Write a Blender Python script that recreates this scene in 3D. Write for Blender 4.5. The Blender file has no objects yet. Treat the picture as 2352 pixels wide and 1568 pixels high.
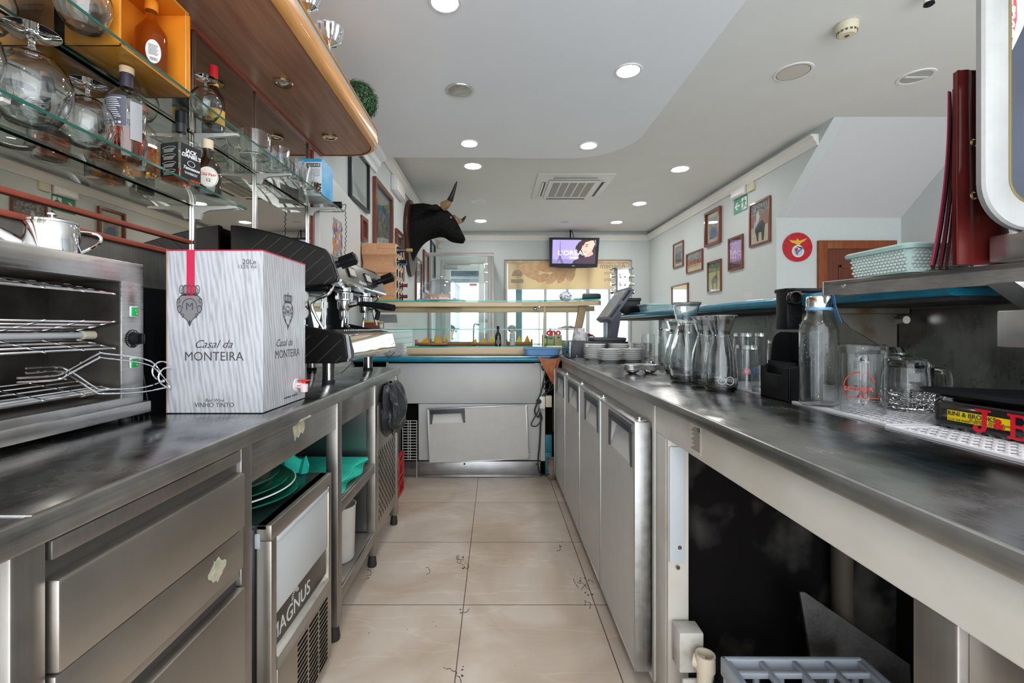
import bpy, bmesh, math, random
from mathutils import Vector, Matrix, Euler
random.seed(7)
SC = bpy.context.scene
COL = SC.collection
PI = math.pi
# ------------------------------------------------------------------ camera, world, exposure
FPX = 1035.0; CX = 1138.0; CY = 753.0; EYE = 1.2
cam_data = bpy.data.cameras.new('camera')
cam_data.sensor_width = 36.0
cam_data.lens = 36.0 * FPX / 2352.0
cam_data.shift_x = (1176.0 - CX) / 2352.0
cam_data.shift_y = -(784.0 - CY) / 2352.0
cam_data.clip_start = 0.02
cam = bpy.data.objects.new('camera', cam_data); COL.objects.link(cam)
cam.location = (0, 0, EYE); cam.rotation_euler = (PI / 2, 0, 0)
SC.camera = cam
world = bpy.data.worlds.new('world'); SC.world = world; world.use_nodes = True
bg = world.node_tree.nodes['Background']
bg.inputs[0].default_value = (0.90, 0.96, 1.0, 1); bg.inputs[1].default_value = 3.4
SC.view_settings.view_transform = 'Standard'; SC.view_settings.look = 'None'
SC.view_settings.gamma = 1.0; SC.view_settings.use_curve_mapping = False
SC.view_settings.exposure = 0.42
LAMP = 75.0
cy = SC.cycles
cy.use_denoising = True
cy.max_bounces = 9; cy.diffuse_bounces = 4; cy.glossy_bounces = 5; cy.transmission_bounces = 9
cy.transparent_max_bounces = 16; cy.caustics_reflective = False; cy.caustics_refractive = False
cy.sample_clamp_indirect = 6.0
cy.use_adaptive_sampling = True; cy.adaptive_threshold = 0.025

def P(px, py, Y):
    return Vector(((px - CX) * Y / FPX, Y, EYE + (CY - py) * Y / FPX))

# ------------------------------------------------------------------ materials
MC = {}
def _nt(name):
    m = bpy.data.materials.new(name); m.use_nodes = True
    nt = m.node_tree
    return m, nt, nt.nodes['Principled BSDF']
def c4(c): return (c[0], c[1], c[2], 1.0)
def mat(name, col, rough=.5, metal=0., col2=None, nscale=8., stretch=(1, 1, 1), bump=0., trans=0., ior=1.45,
        emis=0., ecol=None, coat=0., spec=None, ramp=(.35, .65), rough2=None, detail=4., bscale=None):
    if name in MC: return MC[name]
    m, nt, b = _nt(name)
    b.inputs['Base Color'].default_value = c4(col)
    b.inputs['Roughness'].default_value = rough
    b.inputs['Metallic'].default_value = metal
    b.inputs['IOR'].default_value = ior
    b.inputs['Transmission Weight'].default_value = trans
    b.inputs['Coat Weight'].default_value = coat
    if spec is not None: b.inputs['Specular IOR Level'].default_value = spec
    if emis:
        b.inputs['Emission Color'].default_value = c4(ecol or col); b.inputs['Emission Strength'].default_value = emis
    N, L = nt.nodes, nt.links
    if col2 or rough2 is not None or bump:
        tc = N.new('ShaderNodeTexCoord'); mp = N.new('ShaderNodeMapping'); mp.inputs['Scale'].default_value = stretch
        L.new(tc.outputs['Object'], mp.inputs['Vector'])
        nz = N.new('ShaderNodeTexNoise'); nz.inputs['Scale'].default_value = nscale; nz.inputs['Detail'].default_value = detail
        L.new(mp.outputs[0], nz.inputs['Vector'])
        if col2:
            r = N.new('ShaderNodeValToRGB')
            r.color_ramp.elements[0].position = ramp[0]; r.color_ramp.elements[0].color = c4(col)
            r.color_ramp.elements[1].position = ramp[1]; r.color_ramp.elements[1].color = c4(col2)
            L.new(nz.outputs[0], r.inputs[0]); L.new(r.outputs[0], b.inputs['Base Color'])
        if rough2 is not None:
            mr = N.new('ShaderNodeMapRange'); mr.inputs[1].default_value = .3; mr.inputs[2].default_value = .7
            mr.inputs[3].default_value = rough; mr.inputs[4].default_value = rough2
            L.new(nz.outputs[0], mr.inputs[0]); L.new(mr.outputs[0], b.inputs['Roughness'])
        if bump:
            bp = N.new('ShaderNodeBump'); bp.inputs['Strength'].default_value = bump; bp.inputs['Distance'].default_value = .003
            src = nz
            if bscale:
                src = N.new('ShaderNodeTexNoise'); src.inputs['Scale'].default_value = bscale
                L.new(mp.outputs[0], src.inputs['Vector'])
            L.new(src.outputs[0], bp.inputs['Height']); L.new(bp.outputs[0], b.inputs['Normal'])
    MC[name] = m
    return m
def steel_mat(name, dark, light, rough, rough2, along='y', big=2.5, metal=1.0, fine=.35):
    """brushed steel: large smudges, fine brushing along one axis, scratches"""
    if name in MC: return MC[name]
    m, nt, b = _nt(name); N, L = nt.nodes, nt.links
    b.inputs['Metallic'].default_value = metal
    tc = N.new('ShaderNodeTexCoord')
    sm = N.new('ShaderNodeTexNoise'); sm.inputs['Scale'].default_value = big; sm.inputs['Detail'].default_value = 8; sm.inputs['Roughness'].default_value = .65
    L.new(tc.outputs['Object'], sm.inputs['Vector'])
    mp = N.new('ShaderNodeMapping')
    sc = {'x': (3, 160, 160), 'y': (160, 3, 160), 'z': (160, 160, 3)}[along]
    mp.inputs['Scale'].default_value = sc; L.new(tc.outputs['Object'], mp.inputs['Vector'])
    br = N.new('ShaderNodeTexNoise'); br.inputs['Scale'].default_value = 1.0; br.inputs['Detail'].default_value = 3
    L.new(mp.outputs[0], br.inputs['Vector'])
    mx = N.new('ShaderNodeMix'); mx.data_type = 'FLOAT'; mx.inputs[0].default_value = fine
    L.new(sm.outputs[0], mx.inputs[2]); L.new(br.outputs[0], mx.inputs[3])
    r = N.new('ShaderNodeValToRGB'); r.color_ramp.elements[0].position = .36; r.color_ramp.elements[1].position = .64
    r.color_ramp.elements[0].color = c4(dark); r.color_ramp.elements[1].color = c4(light)
    L.new(mx.outputs[0], r.inputs[0]); L.new(r.outputs[0], b.inputs['Base Color'])
    mr = N.new('ShaderNodeMapRange'); mr.inputs[1].default_value = .35; mr.inputs[2].default_value = .65
    mr.inputs[3].default_value = rough; mr.inputs[4].default_value = rough2
    L.new(mx.outputs[0], mr.inputs[0]); L.new(mr.outputs[0], b.inputs['Roughness'])
    bp = N.new('ShaderNodeBump'); bp.inputs['Strength'].default_value = .12; bp.inputs['Distance'].default_value = .001
    L.new(br.outputs[0], bp.inputs['Height']); L.new(bp.outputs[0], b.inputs['Normal'])
    MC[name] = m; return m
def pane_mat(name, tint=(.93, .98, .97), gl=.06, edge=.5):
    """thin clear pane: transparent with a facing-dependent reflection"""
    if name in MC: return MC[name]
    m = bpy.data.materials.new(name); m.use_nodes = True; nt = m.node_tree; N, L = nt.nodes, nt.links
    N.clear(); out = N.new('ShaderNodeOutputMaterial'); mix = N.new('ShaderNodeMixShader')
    t = N.new('ShaderNodeBsdfTransparent'); t.inputs[0].default_value = c4(tint)
    g = N.new('ShaderNodeBsdfGlossy'); g.inputs['Roughness'].default_value = .02
    lw = N.new('ShaderNodeLayerWeight'); lw.inputs[0].default_value = .5; pw = N.new('ShaderNodeMath'); pw.operation = 'POWER'; pw.inputs[1].default_value = 3.2; L.new(lw.outputs['Facing'], pw.inputs[0])
    mr = N.new('ShaderNodeMapRange'); mr.inputs[3].default_value = gl; mr.inputs[4].default_value = edge
    L.new(pw.outputs[0], mr.inputs[0]); L.new(mr.outputs[0], mix.inputs[0])
    L.new(t.outputs[0], mix.inputs[1]); L.new(g.outputs[0], mix.inputs[2]); L.new(mix.outputs[0], out.inputs[0])
    MC[name] = m; return m
# shared
STEEL_TOP = steel_mat('steel_worktop', (.26, .26, .262), (.50, .50, .50), .13, .32, 'y', 5.0, fine=.16)
STEEL_LIP = steel_mat('steel_edge', (.33, .325, .31), (.55, .545, .52), .30, .42, 'y', 6.0)
STEEL_FRONT = steel_mat('steel_front', (.39, .36, .325), (.49, .455, .41), .33, .44, 'y', 1.6, fine=.12)
STEEL_POST = steel_mat('steel_post', (.30, .275, .255), (.42, .39, .36), .34, .46, 'z', 3.0, fine=.2)
STEEL_WALL = steel_mat('steel_splash', (.15, .148, .138), (.33, .32, .305), .24, .42, 'z', 4.0, fine=.14)
STEEL_BRIGHT = steel_mat('steel_bright', (.50, .49, .48), (.64, .63, .62), .26, .38, 'z', 3.0, fine=.15)
CHROME = mat('chrome', (.85, .86, .88), .06, 1.)
CHROME_SOFT = mat('polished_steel', (.74, .73, .72), .16, 1.)
BLACKP = mat('black_plastic', (.007, .007, .008), .30, spec=.22, bump=.05, nscale=120)
BLACKM = mat('black_matte', (.007, .007, .007), .7, spec=.1)
RUBBER = mat('black_rubber', (.02, .02, .02), .6)
DARKV = mat('dark_void', (.005, .0045, .004), .9, spec=.05)
WHITEP = mat('white_plastic', (.78, .78, .77), .35)
WHITE = mat('white_porcelain', (.90, .89, .88), .12, coat=.3)
WALL = mat('painted_wall', (.575, .615, .615), .7, col2=(.59, .63, .63), nscale=30)
CEIL = mat('painted_ceiling', (.73, .725, .71), .8, col2=(.75, .745, .73), nscale=3)
SOFFIT = mat('painted_soffit', (.83, .84, .88), .75, col2=(.85, .86, .90), nscale=2)
CROWNM = mat('crown_paint', (.74, .73, .69), .5)
PANELM = mat('grey_panel', (.53, .53, .52), .42, col2=(.57, .57, .56), nscale=4, bump=.04, bscale=220)
CREAMP = mat('cream_fascia', (.43, .385, .32), .40, col2=(.53, .50, .455), nscale=4, stretch=(1, .7, 1), bump=.03, ramp=(.3, .55), detail=9)
DOORM = mat('fridge_door_paint', (.50, .485, .46), .36, col2=(.53, .515, .49), nscale=14, bump=.05, bscale=260)
ALU = steel_mat('aluminium_trim', (.38, .38, .38), (.56, .56, .55), .3, .5, 'z', 25)
BLUE = mat('blue_laminate', (.012, .20, .31), .25, col2=(.015, .24, .36), nscale=30, coat=.2)
WOODL = mat('light_beech', (.66, .50, .30), .42, col2=(.72, .57, .36), nscale=3, stretch=(1, 14, 14))
WOODRED = mat('red_brown_wood', (.33, .075, .035), .35, col2=(.25, .05, .022), nscale=6, stretch=(1, 1, 12))
WOODTRIM = mat('red_trim', (.36, .07, .04), .4, col2=(.30, .055, .03), nscale=10)
ORANGEW = mat('orange_varnished_wood', (.62, .27, .07), .28, col2=(.75, .37, .12), nscale=3, stretch=(14, 1, 14), coat=.3)
BROWNW = mat('brown_veneer', (.30, .135, .075), .38, col2=(.42, .205, .125), nscale=2.6, stretch=(14, 1.2, 10))
BRASS = mat('brass', (.55, .38, .18), .2, 1.)
GLASS = mat('clear_glass', (.97, .985, .985), .0, trans=1., ior=1.45)
SHELFGLASS = pane_mat('shelf_glass', (.92, .98, .965), .03, .45)
PANE = pane_mat('window_glass', (.96, .99, .985), .03, .4)
THIN = pane_mat('thin_glass', (.975, .983, .983), .03, .85)
EDGEGLASS = mat('green_glass_edge', (.02, .42, .36), .08, emis=0., coat=.5)
DARKEDGE = mat('dark_glass_edge', (.012, .10, .075), .06, coat=.5)
MIRROR = mat('bronze_mirror', (.50, .455, .40), .012, 1.)
LAMPW = mat('lamp_lens', (1, 1, 1), .5, emis=LAMP, ecol=(1, .965, .92))
INK = mat('dark_ink', (.035, .032, .035), .5)

# ------------------------------------------------------------------ mesh builder
MW = {}          # world matrix of each empty / part by object name
def wm(o): return MW.get(o.name, Matrix.Identity(4)) if o else Matrix.Identity(4)
class MB:
    def __init__(s): s.bm = bmesh.new(); s.mi = 0
    def _new(s, vs): 
        for v in vs:
            for f in v.link_faces: f.material_index = s.mi
    def box(s, x0, x1, y0, y1, z0, z1, bev=0, seg=2, M=None):
        if x0 > x1: x0, x1 = x1, x0
        if y0 > y1: y0, y1 = y1, y0
        if z0 > z1: z0, z1 = z1, z0
        T = Matrix.Translation(((x0 + x1) / 2, (y0 + y1) / 2, (z0 + z1) / 2)) @ Matrix.Diagonal((x1 - x0, y1 - y0, z1 - z0, 1))
        tmp = bmesh.new(); bmesh.ops.create_cube(tmp, size=1.0, matrix=T)
        if bev:
            bev = min(bev, .49 * min(x1 - x0, y1 - y0, z1 - z0))
            bmesh.ops.bevel(tmp, geom=tmp.edges[:], offset=bev, segments=seg, profile=.5, affect='EDGES')
        return s.merge(tmp, M)
    def merge(s, tmp, M=None):
        if M is not None: bmesh.ops.transform(tmp, matrix=M, verts=tmp.verts)
        mp = {}
        for v in tmp.verts: mp[v] = s.bm.verts.new(v.co)
        for f in tmp.faces:
            try:
                nf = s.bm.faces.new([mp[v] for v in f.verts]); nf.material_index = s.mi
            except ValueError: pass
        tmp.free(); return s
    def lathe(s, prof, c=(0, 0, 0), n=32, M=None, sx=1., sy=1., a0=0., a1=2 * PI):
        tmp = bmesh.new(); full = abs(a1 - a0 - 2 * PI) < 1e-6
        cnt = n if full else n + 1; rings = []
        for r, z in prof:
            if r < 1e-6: rings.append([tmp.verts.new((c[0], c[1], c[2] + z))]); continue
            rings.append([tmp.verts.new((c[0] + sx * r * math.cos(a0 + (a1 - a0) * i / n), c[1] + sy * r * math.sin(a0 + (a1 - a0) * i / n), c[2] + z)) for i in range(cnt)])
        for a, b in zip(rings, rings[1:]):
            m = n if full else n
            for i in range(m):
                j = (i + 1) % cnt
                if len(a) == 1 and len(b) == 1: continue
                if len(a) == 1: tmp.faces.new((a[0], b[j], b[i]))
                elif len(b) == 1: tmp.faces.new((a[i], a[j], b[0]))
                else: tmp.faces.new((a[i], a[j], b[j], b[i]))
        return s.merge(tmp, M)
    def cyl(s, p0, p1, r0, r1=None, n=16):
        p0, p1 = Vector(p0), Vector(p1); r1 = r0 if r1 is None else r1
        d = p1 - p0; M = Matrix.Translation(p0) @ d.to_track_quat('Z', 'Y').to_matrix().to_4x4()
        return s.lathe([(0, 0), (r0, 0), (r1, d.length), (0, d.length)], n=n, M=M)
    def tube(s, pts, r, n=8, closed=False, cap=True, rs=None):
        pts = [Vector(p) for p in pts]; k = len(pts)
        T = []
        for i in range(k):
            a = pts[(i - 1) % k] if (closed or i > 0) else pts[i]
            b = pts[(i + 1) % k] if (closed or i < k - 1) else pts[i]
            T.append((b - a).normalized())
        up = Vector((0, 0, 1)) if abs(T[0].z) < .9 else Vector((1, 0, 0))
        nrm = (up - T[0] * up.dot(T[0])).normalized(); rings = []
        for i in range(k):
            nrm = nrm - T[i] * nrm.dot(T[i])
            if nrm.length < 1e-6: nrm = T[i].orthogonal()
            nrm.normalize(); bi = T[i].cross(nrm); rr = rs[i] if rs else r
            rings.append([pts[i] + (nrm * math.cos(2 * PI * j / n) + bi * math.sin(2 * PI * j / n)) * rr for j in range(n)])
        return s.loft(rings, cap=(cap and not closed), loop=closed)
    def loft(s, rings, cap=True, loop=False, M=None):
        tmp = bmesh.new(); R = [[tmp.verts.new(p) for p in r] for r in rings]
        pairs = list(zip(R, R[1:])) + ([(R[-1], R[0])] if loop else [])
        for a, b in pairs:
            n = len(a)
            for i in range(n):
                tmp.faces.new((a[i], a[(i + 1) % n], b[(i + 1) % n], b[i]))
        if cap and not loop:
            tmp.faces.new(list(reversed(R[0]))); tmp.faces.new(R[-1])
        bmesh.ops.recalc_face_normals(tmp, faces=tmp.faces)
        return s.merge(tmp, M)
    def prism(s, poly, F, d, z0=0.):
        """polygon in frame F (x,y plane), extruded along F's z from z0 to z0+d"""
        rings = [[F @ Vector((x, y, z0)) for x, y in poly], [F @ Vector((x, y, z0 + d)) for x, y in poly]]
        return s.loft(rings)
    def face(s, pts):
        vs = [s.bm.verts.new(p) for p in pts]; f = s.bm.faces.new(vs); f.material_index = s.mi; return s
    def sphere(s, c, r, sx=1, sy=1, sz=1, u=20, v=12):
        tmp = bmesh.new(); bmesh.ops.create_uvsphere(tmp, u_segments=u, v_segments=v, radius=1)
        return s.merge(tmp, Matrix.Translation(c) @ Matrix.Diagonal((r * sx, r * sy, r * sz, 1)))
    def build(s, name, m, parent=None, ang=35, label=None, local=False, recalc=True, bev=0):
        if recalc: bmesh.ops.recalc_face_normals(s.bm, faces=s.bm.faces)
        if parent is not None and not local:
            bmesh.ops.transform(s.bm, matrix=wm(parent).inverted(), verts=s.bm.verts)
        me = bpy.data.meshes.new(name); s.bm.to_mesh(me); s.bm.free()
        for x in (m if isinstance(m, (list, tuple)) else [m]): me.materials.append(x)
        for p in me.polygons: p.use_smooth = True
        me.set_sharp_from_angle(angle=math.radians(ang))
        o = bpy.data.objects.new(name, me); COL.objects.link(o)
        if parent is not None: o.parent = parent; MW[o.name] = wm(parent).copy()
        if label: o['label'] = label
        if bev:
            b = o.modifiers.new('bevel', 'BEVEL'); b.width = bev; b.segments = 2; b.limit_method = 'ANGLE'
        return o
def ring_boxes(m, x0, x1, z0, z1, w, y0, y1, bev=0, bottom=True):
    m.box(x0, x0 + w, y0, y1, z0, z1, bev); m.box(x1 - w, x1, y0, y1, z0, z1, bev)
    m.box(x0 + w, x1 - w, y0, y1, z1 - w, z1, bev)
    if bottom: m.box(x0 + w, x1 - w, y0, y1, z0, z0 + w, bev)
    return m
def frame(o, xd, yd):
    xd = Vector(xd).normalized(); yd = Vector(yd).normalized(); zd = xd.cross(yd)
    M = Matrix.Identity(4)
    for i in range(3): M[i][0] = xd[i]; M[i][1] = yd[i]; M[i][2] = zd[i]; M[i][3] = o[i]
    return M
FRONT = lambda o: frame(o, (1, 0, 0), (0, 0, 1))       # faces -Y (towards the camera)
EAST = lambda o: frame(o, (0, 1, 0), (0, 0, 1))        # faces +X
WEST = lambda o: frame(o, (0, -1, 0), (0, 0, 1))       # faces -X
UP = lambda o: frame(o, (1, 0, 0), (0, 1, 0))
DOWN = lambda o: frame(o, (1, 0, 0), (0, -1, 0))
def text(s, size, m, parent, F, name='lettering', shear=0., ext=.0004, align='CENTER', bold=0., sx=1., label=None, local=False):
    cu = bpy.data.curves.new('t', 'FONT'); cu.body = s; cu.size = size; cu.extrude = ext; cu.align_x = align
    cu.shear = shear; cu.resolution_u = 3; cu.offset = bold
    to = bpy.data.objects.new('t', cu); COL.objects.link(to)
    dg = bpy.context.evaluated_depsgraph_get()
    me = bpy.data.meshes.new_from_object(to.evaluated_get(dg)); 
    bpy.data.objects.remove(to); bpy.data.curves.remove(cu)
    M = F @ Matrix.Diagonal((sx, 1, 1, 1))
    if not local: M = wm(parent).inverted() @ M
    me.transform(M); me.name = name; me.materials.clear(); me.materials.append(m)
    if sx < 0: me.flip_normals()
    o = bpy.data.objects.new(name, me); COL.objects.link(o); o.parent = parent
    if label: o['label'] = label
    return o
def tag(o, label, cat, group=None, kind=None):
    o['label'] = label; o['category'] = cat
    if group: o['group'] = group
    if kind: o['kind'] = kind
    return o
def thing(name, label, cat, loc=(0, 0, 0), rz=0., group=None, rot=None):
    o = bpy.data.objects.new(name, None); COL.objects.link(o); o.location = loc
    o.rotation_euler = rot if rot else (0, 0, rz)
    o.empty_display_size = .02
    MW[o.name] = Matrix.Translation(loc) @ Euler(o.rotation_euler).to_matrix().to_4x4()
    return tag(o, label, cat, group)
def struct(name, mb, m, **k):
    o = mb.build(name, m, **k); o['kind'] = 'structure'; return o
def dup(root, loc, rz=None, label=None, group=None):
    r = root.copy(); COL.objects.link(r); r.location = loc
    if rz is not None: r.rotation_euler = (0, 0, rz)
    if label: r['label'] = label
    if group: r['group'] = group
    MW[r.name] = Matrix.Translation(loc) @ Euler(r.rotation_euler).to_matrix().to_4x4()
    for ch in list(root.children):
        c = ch.copy(); COL.objects.link(c); c.parent = r
        for g in ch.children:
            d = g.copy(); COL.objects.link(d); d.parent = c
    return r
def rrect(w, h, r, n=5, cx=0, cy=0):
    pts = []
    for (sx, sy, a) in ((1, 1, 0), (-1, 1, 90), (-1, -1, 180), (1, -1, 270)):
        for i in range(n + 1):
            t = math.radians(a + 90 * i / n)
            pts.append((cx + sx * (w / 2 - r) + r * math.cos(t), cy + sy * (h / 2 - r) + r * math.sin(t)))
    return pts
def arc(cx, cy, r, a0, a1, n=10):
    return [(cx + r * math.cos(math.radians(a0 + (a1 - a0) * i / n)), cy + r * math.sin(math.radians(a0 + (a1 - a0) * i / n))) for i in range(n + 1)]
def spline(pts, n=6, closed=False):
    """Catmull-Rom through points"""
    P_ = [Vector(p) for p in pts]; k = len(P_); out = []
    for i in range(k if closed else k - 1):
        g = (lambda j: P_[j % k]) if closed else (lambda j: P_[max(0, min(k - 1, j))])
        a, b, c, d = g(i - 1), g(i), g(i + 1), g(i + 2)
        for t in range(n):
            u = t / n
            out.append(.5 * ((2 * b) + (c - a) * u + (2 * a - 5 * b + 4 * c - d) * u * u + (3 * b - a - 3 * c + d) * u ** 3))
    if not closed: out.append(P_[-1])
    return out
# ================================================================== THE ROOM
XL, XR, YF, ZC, ZS = -1.15, 3.00, 8.79, 3.07, 2.833
YB = -1.2
YR = 4.81; XR2 = 4.33
# floor
def floor_mat():
    m, nt, b = _nt('beige_floor_tiles'); N, L = nt.nodes, nt.links
    tc = N.new('ShaderNodeTexCoord'); mp = N.new('ShaderNodeMapping')
    mp.inputs['Location'].default_value = (.138, -3.097 + .5715 * 10, 0); L.new(tc.outputs['Object'], mp.inputs[0])
    br = N.new('ShaderNodeTexBrick'); br.offset = 0; br.squash = 1
    br.inputs['Scale'].default_value = 1; br.inputs['Mortar Size'].default_value = .0022; br.inputs['Mortar Smooth'].default_value = .1
    br.inputs['Brick Width'].default_value = .57; br.inputs['Row Height'].default_value = .5715
    br.inputs['Color1'].default_value = (1, 1, 1, 1); br.inputs['Color2'].default_value = (.93, .93, .93, 1); br.inputs['Mortar'].default_value = (.16, .12, .09, 1)
    L.new(mp.outputs[0], br.inputs[0])
    n1 = N.new('ShaderNodeTexNoise'); n1.inputs['Scale'].default_value = 2.2; n1.inputs['Detail'].default_value = 7; n1.inputs['Distortion'].default_value = 1.2
    L.new(tc.outputs['Object'], n1.inputs[0])
    r = N.new('ShaderNodeValToRGB'); e = r.color_ramp.elements
    e[0].position = .32; e[0].color = (.50, .385, .285, 1); e[1].position = .62; e[1].color = (.66, .565, .475, 1)
    L.new(n1.outputs[0], r.inputs[0])
    wv = N.new('ShaderNodeTexNoise'); wv.inputs['Scale'].default_value = 1.0; wv.inputs['Detail'].default_value = 6
    mp2 = N.new('ShaderNodeMapping'); mp2.inputs['Rotation'].default_value = (0, 0, .6); mp2.inputs['Scale'].default_value = (1.2, 6, 1)
    L.new(tc.outputs['Object'], mp2.inputs[0]); L.new(mp2.outputs[0], wv.inputs[0])
    r2 = N.new('ShaderNodeValToRGB'); q = r2.color_ramp.elements
    q[0].position = .485; q[0].color = (1, 1, 1, 1); q[1].position = .515; q[1].color = (1, 1, 1, 1)
    z = r2.color_ramp.elements.new(.5); z.color = (1.12, 1.12, 1.12, 1)
    L.new(wv.outputs[0], r2.inputs[0])
    m1 = N.new('ShaderNodeMix'); m1.data_type = 'RGBA'; m1.blend_type = 'MULTIPLY'; m1.inputs[0].default_value = 1
    L.new(r.outputs[0], m1.inputs[6]); L.new(r2.outputs[0], m1.inputs[7])
    m2 = N.new('ShaderNodeMix'); m2.data_type = 'RGBA'; m2.blend_type = 'MULTIPLY'; m2.inputs[0].default_value = 1
    L.new(m1.outputs[2], m2.inputs[6]); L.new(br.outputs[0], m2.inputs[7]); L.new(m2.outputs[2], b.inputs['Base Color'])
    b.inputs['Roughness'].default_value = .34
    return m
fl = MB(); fl.box(-1.3, XR2 + .1, YB, YF + .1, -.06, 0)
floor = struct('floor', fl, floor_mat())
DIRT = mat('floor_dirt', (.05, .038, .028), .8)
ch = MB()
for (px, py, n, s) in ((1063, 1288, 16, .045), (972, 1330, 7, .03), (1342, 1345, 18, .05), (1056, 1550, 8, .03), (1062, 1400, 4, .02), (1345, 1385, 6, .02), (845, 1325, 6, .02), (1100, 1150, 3, .02), (1290, 1250, 4, .03), (900, 1400, 4, .1), (1200, 1500, 5, .12), (950, 1500, 6, .12)):
    Y = FPX * 1.2 / (py - CY); X = (px - CX) * Y / FPX
    for w_i in range(n // 4 if s < .1 else 0):
        a_ = random.uniform(0, 6.28); q = Vector((X + random.uniform(-s, s) * .6, Y + random.uniform(-s, s) * 1.4, .0007)); pts = [q]
        for _ in range(random.randint(5, 11)):
            a_ += random.uniform(-.9, .9); q = q + Vector((math.cos(a_) * .007, math.sin(a_) * .010, 0)); pts.append(q)
        ch.tube(spline(pts, 3), .0011, 4, rs=[random.uniform(.0005, .0018) for _ in range((len(pts) - 1) * 3 + 1)])
    for i in range(n // 2):
        cx, cy_ = X + random.uniform(-s, s) * .6, Y + random.uniform(-s, s) * 1.6
        r = random.uniform(.0012, .0045) * (1 if s < .1 else .5); k = random.randint(5, 8)
        ch.prism([(cx + r * random.uniform(.5, 1.6) * math.cos(2 * PI * j / k), cy_ + r * random.uniform(.5, 2.2) * math.sin(2 * PI * j / k)) for j in range(k)], UP((0, 0, .0002)), .0006)
o = ch.build('dirt_mark', DIRT, floor)
# ceiling (main) and lower soffit
c = MB(); c.box(-1.3, XR2 + .1, YB, YF + .1, ZC, ZC + .08); struct('ceiling', c, CEIL)
sf = MB()
outl = [(-1.2, YB), (1.25, YB), (1.25, 3.78)] + arc(.70, 3.79, .55, 0, 90, 14)[1:] + [(.35, 4.345), (.1, 4.325), (-1.2, 4.32)]
sf.prism(outl, UP((0, 0, ZS)), ZC - ZS)
struct('ceiling_soffit', sf, SOFFIT, ang=50)
# left wall
w = MB(); w.box(XL - .12, XL, YB, YF + .1, 0, ZC); struct('wall_left', w, WALL)
# far wall with door opening and window opening
w = MB()
DX0, DX1, DZ = -1.06, -.14, 2.525
WX0, WX1, WZ0, WZ1 = .187, 2.64, .55, 2.516
w.box(XL, DX0, YF, YF + .14, 0, ZC); w.box(DX0, DX1, YF, YF + .14, DZ, ZC); w.box(DX1, WX0, YF, YF + .14, 0, ZC)
w.box(WX0, WX1, YF, YF + .14, WZ1, ZC); w.box(WX0, WX1, YF, YF + .14, 0, WZ0); w.box(WX1, XR + .1, YF, YF + .14, 0, ZC)
struct('wall_far', w, WALL)
# right wall (with the triangle above the stair slope), recess walls
w = MB(); w.box(XR, XR + .12, YR, YF, 0, ZC)
zlo = 2.376
w.prism([(-YR, zlo), (-YR, ZC - .001), (-3.99, ZC - .001)], frame((XR, 0, 0), (0, -1, 0), (0, 0, 1)), -.12)
struct('wall_right', w, WALL)
w = MB(); w.box(XR + .12, XR2, YR, YR + .1, 0, zlo + .1); w.box(XR, XR + .12, YR - .001, YR, 0, zlo)
struct('wall_recess', w, WALL)
w = MB(); w.box(XR2, XR2 + .1, YB, YR + .1, 0, ZC); struct('wall_recess_side', w, WALL)
w = MB(); w.prism([(-YR, zlo), (-3.99, ZC - .0005), (-YR, ZC - .0005)], frame((XR + .121, 0, 0), (0, -1, 0), (0, 0, 1)), -(XR2 - XR - .121))
struct('ceiling_stair_slope', w, mat('slope_paint', (.60, .60, .62), .8))
# crown mouldings
def crown(name, p0, p1, inward, z=3.0):
    prof = [(0, -.10), (.018, -.10), (.022, -.075), (.05, -.045), (.055, -.02), (.075, -.012), (.075, 0), (0, 0)]
    p0, p1 = Vector(p0), Vector(p1); inn = Vector(inward); m = MB()
    m.loft([[Vector((p.x, p.y, z)) + inn * a + Vector((0, 0, b)) for a, b in prof] for p in (p0, p1)])
    return struct(name, m, CROWNM)
crown('trim_1', (XL, 4.40, 0), (XL, YF, 0), (1, 0, 0))
crown('trim_2', (XL, YF, 0), (XR, YF, 0), (0, -1, 0))
crown('trim_3', (XR, YF, 0), (XR, 4.18, 0), (-1, 0, 0))
prof = MB(); pr = [(0, -.16), (.02, -.16), (.025, -.12), (.05, -.10), (.06, -.06), (.10, -.035), (.11, 0), (0, 0)]
prof.loft([[Vector((XL + a, y, ZS + b)) for a, b in pr] for y in (YB, 4.3)]); struct('trim_4', prof, mat('crown_white', (.76, .77, .78), .5))
# wooden door in recess
d = MB(); dx0, dx1 = 3.43, 4.26; dz = 2.13
ring_boxes(d, dx0, dx1, 0, dz, .09, YR - .035, YR + .02, .006, False)
fr = struct('door_1', d, mat('mahogany_frame', (.27, .075, .02), .35, col2=(.20, .05, .015), nscale=5, stretch=(8, 8, 1)))
d = MB(); d.box(dx0 + .09, dx1 - .09, YR - .012, YR + .01, 0, dz - .09)
DW = mat('mahogany_leaf', (.11, .028, .012), .4, col2=(.15, .04, .018), nscale=6, stretch=(10, 10, 1))
d.build('door_leaf', DW, fr)
d = MB()
for (z0, z1) in ((.15, .85), (1.0, 1.87)):
    x0, x1 = dx0 + .22, dx1 - .22
    for a in ((x0, x1, z0, z0 + .03), (x0, x1, z1 - .03, z1), (x0, x0 + .03, z0, z1), (x1 - .03, x1, z0, z1)):
        d.box(a[0], a[1], YR - .022, YR - .011, a[2], a[3], .004)
d.build('door_moulding', DW, fr)
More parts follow.
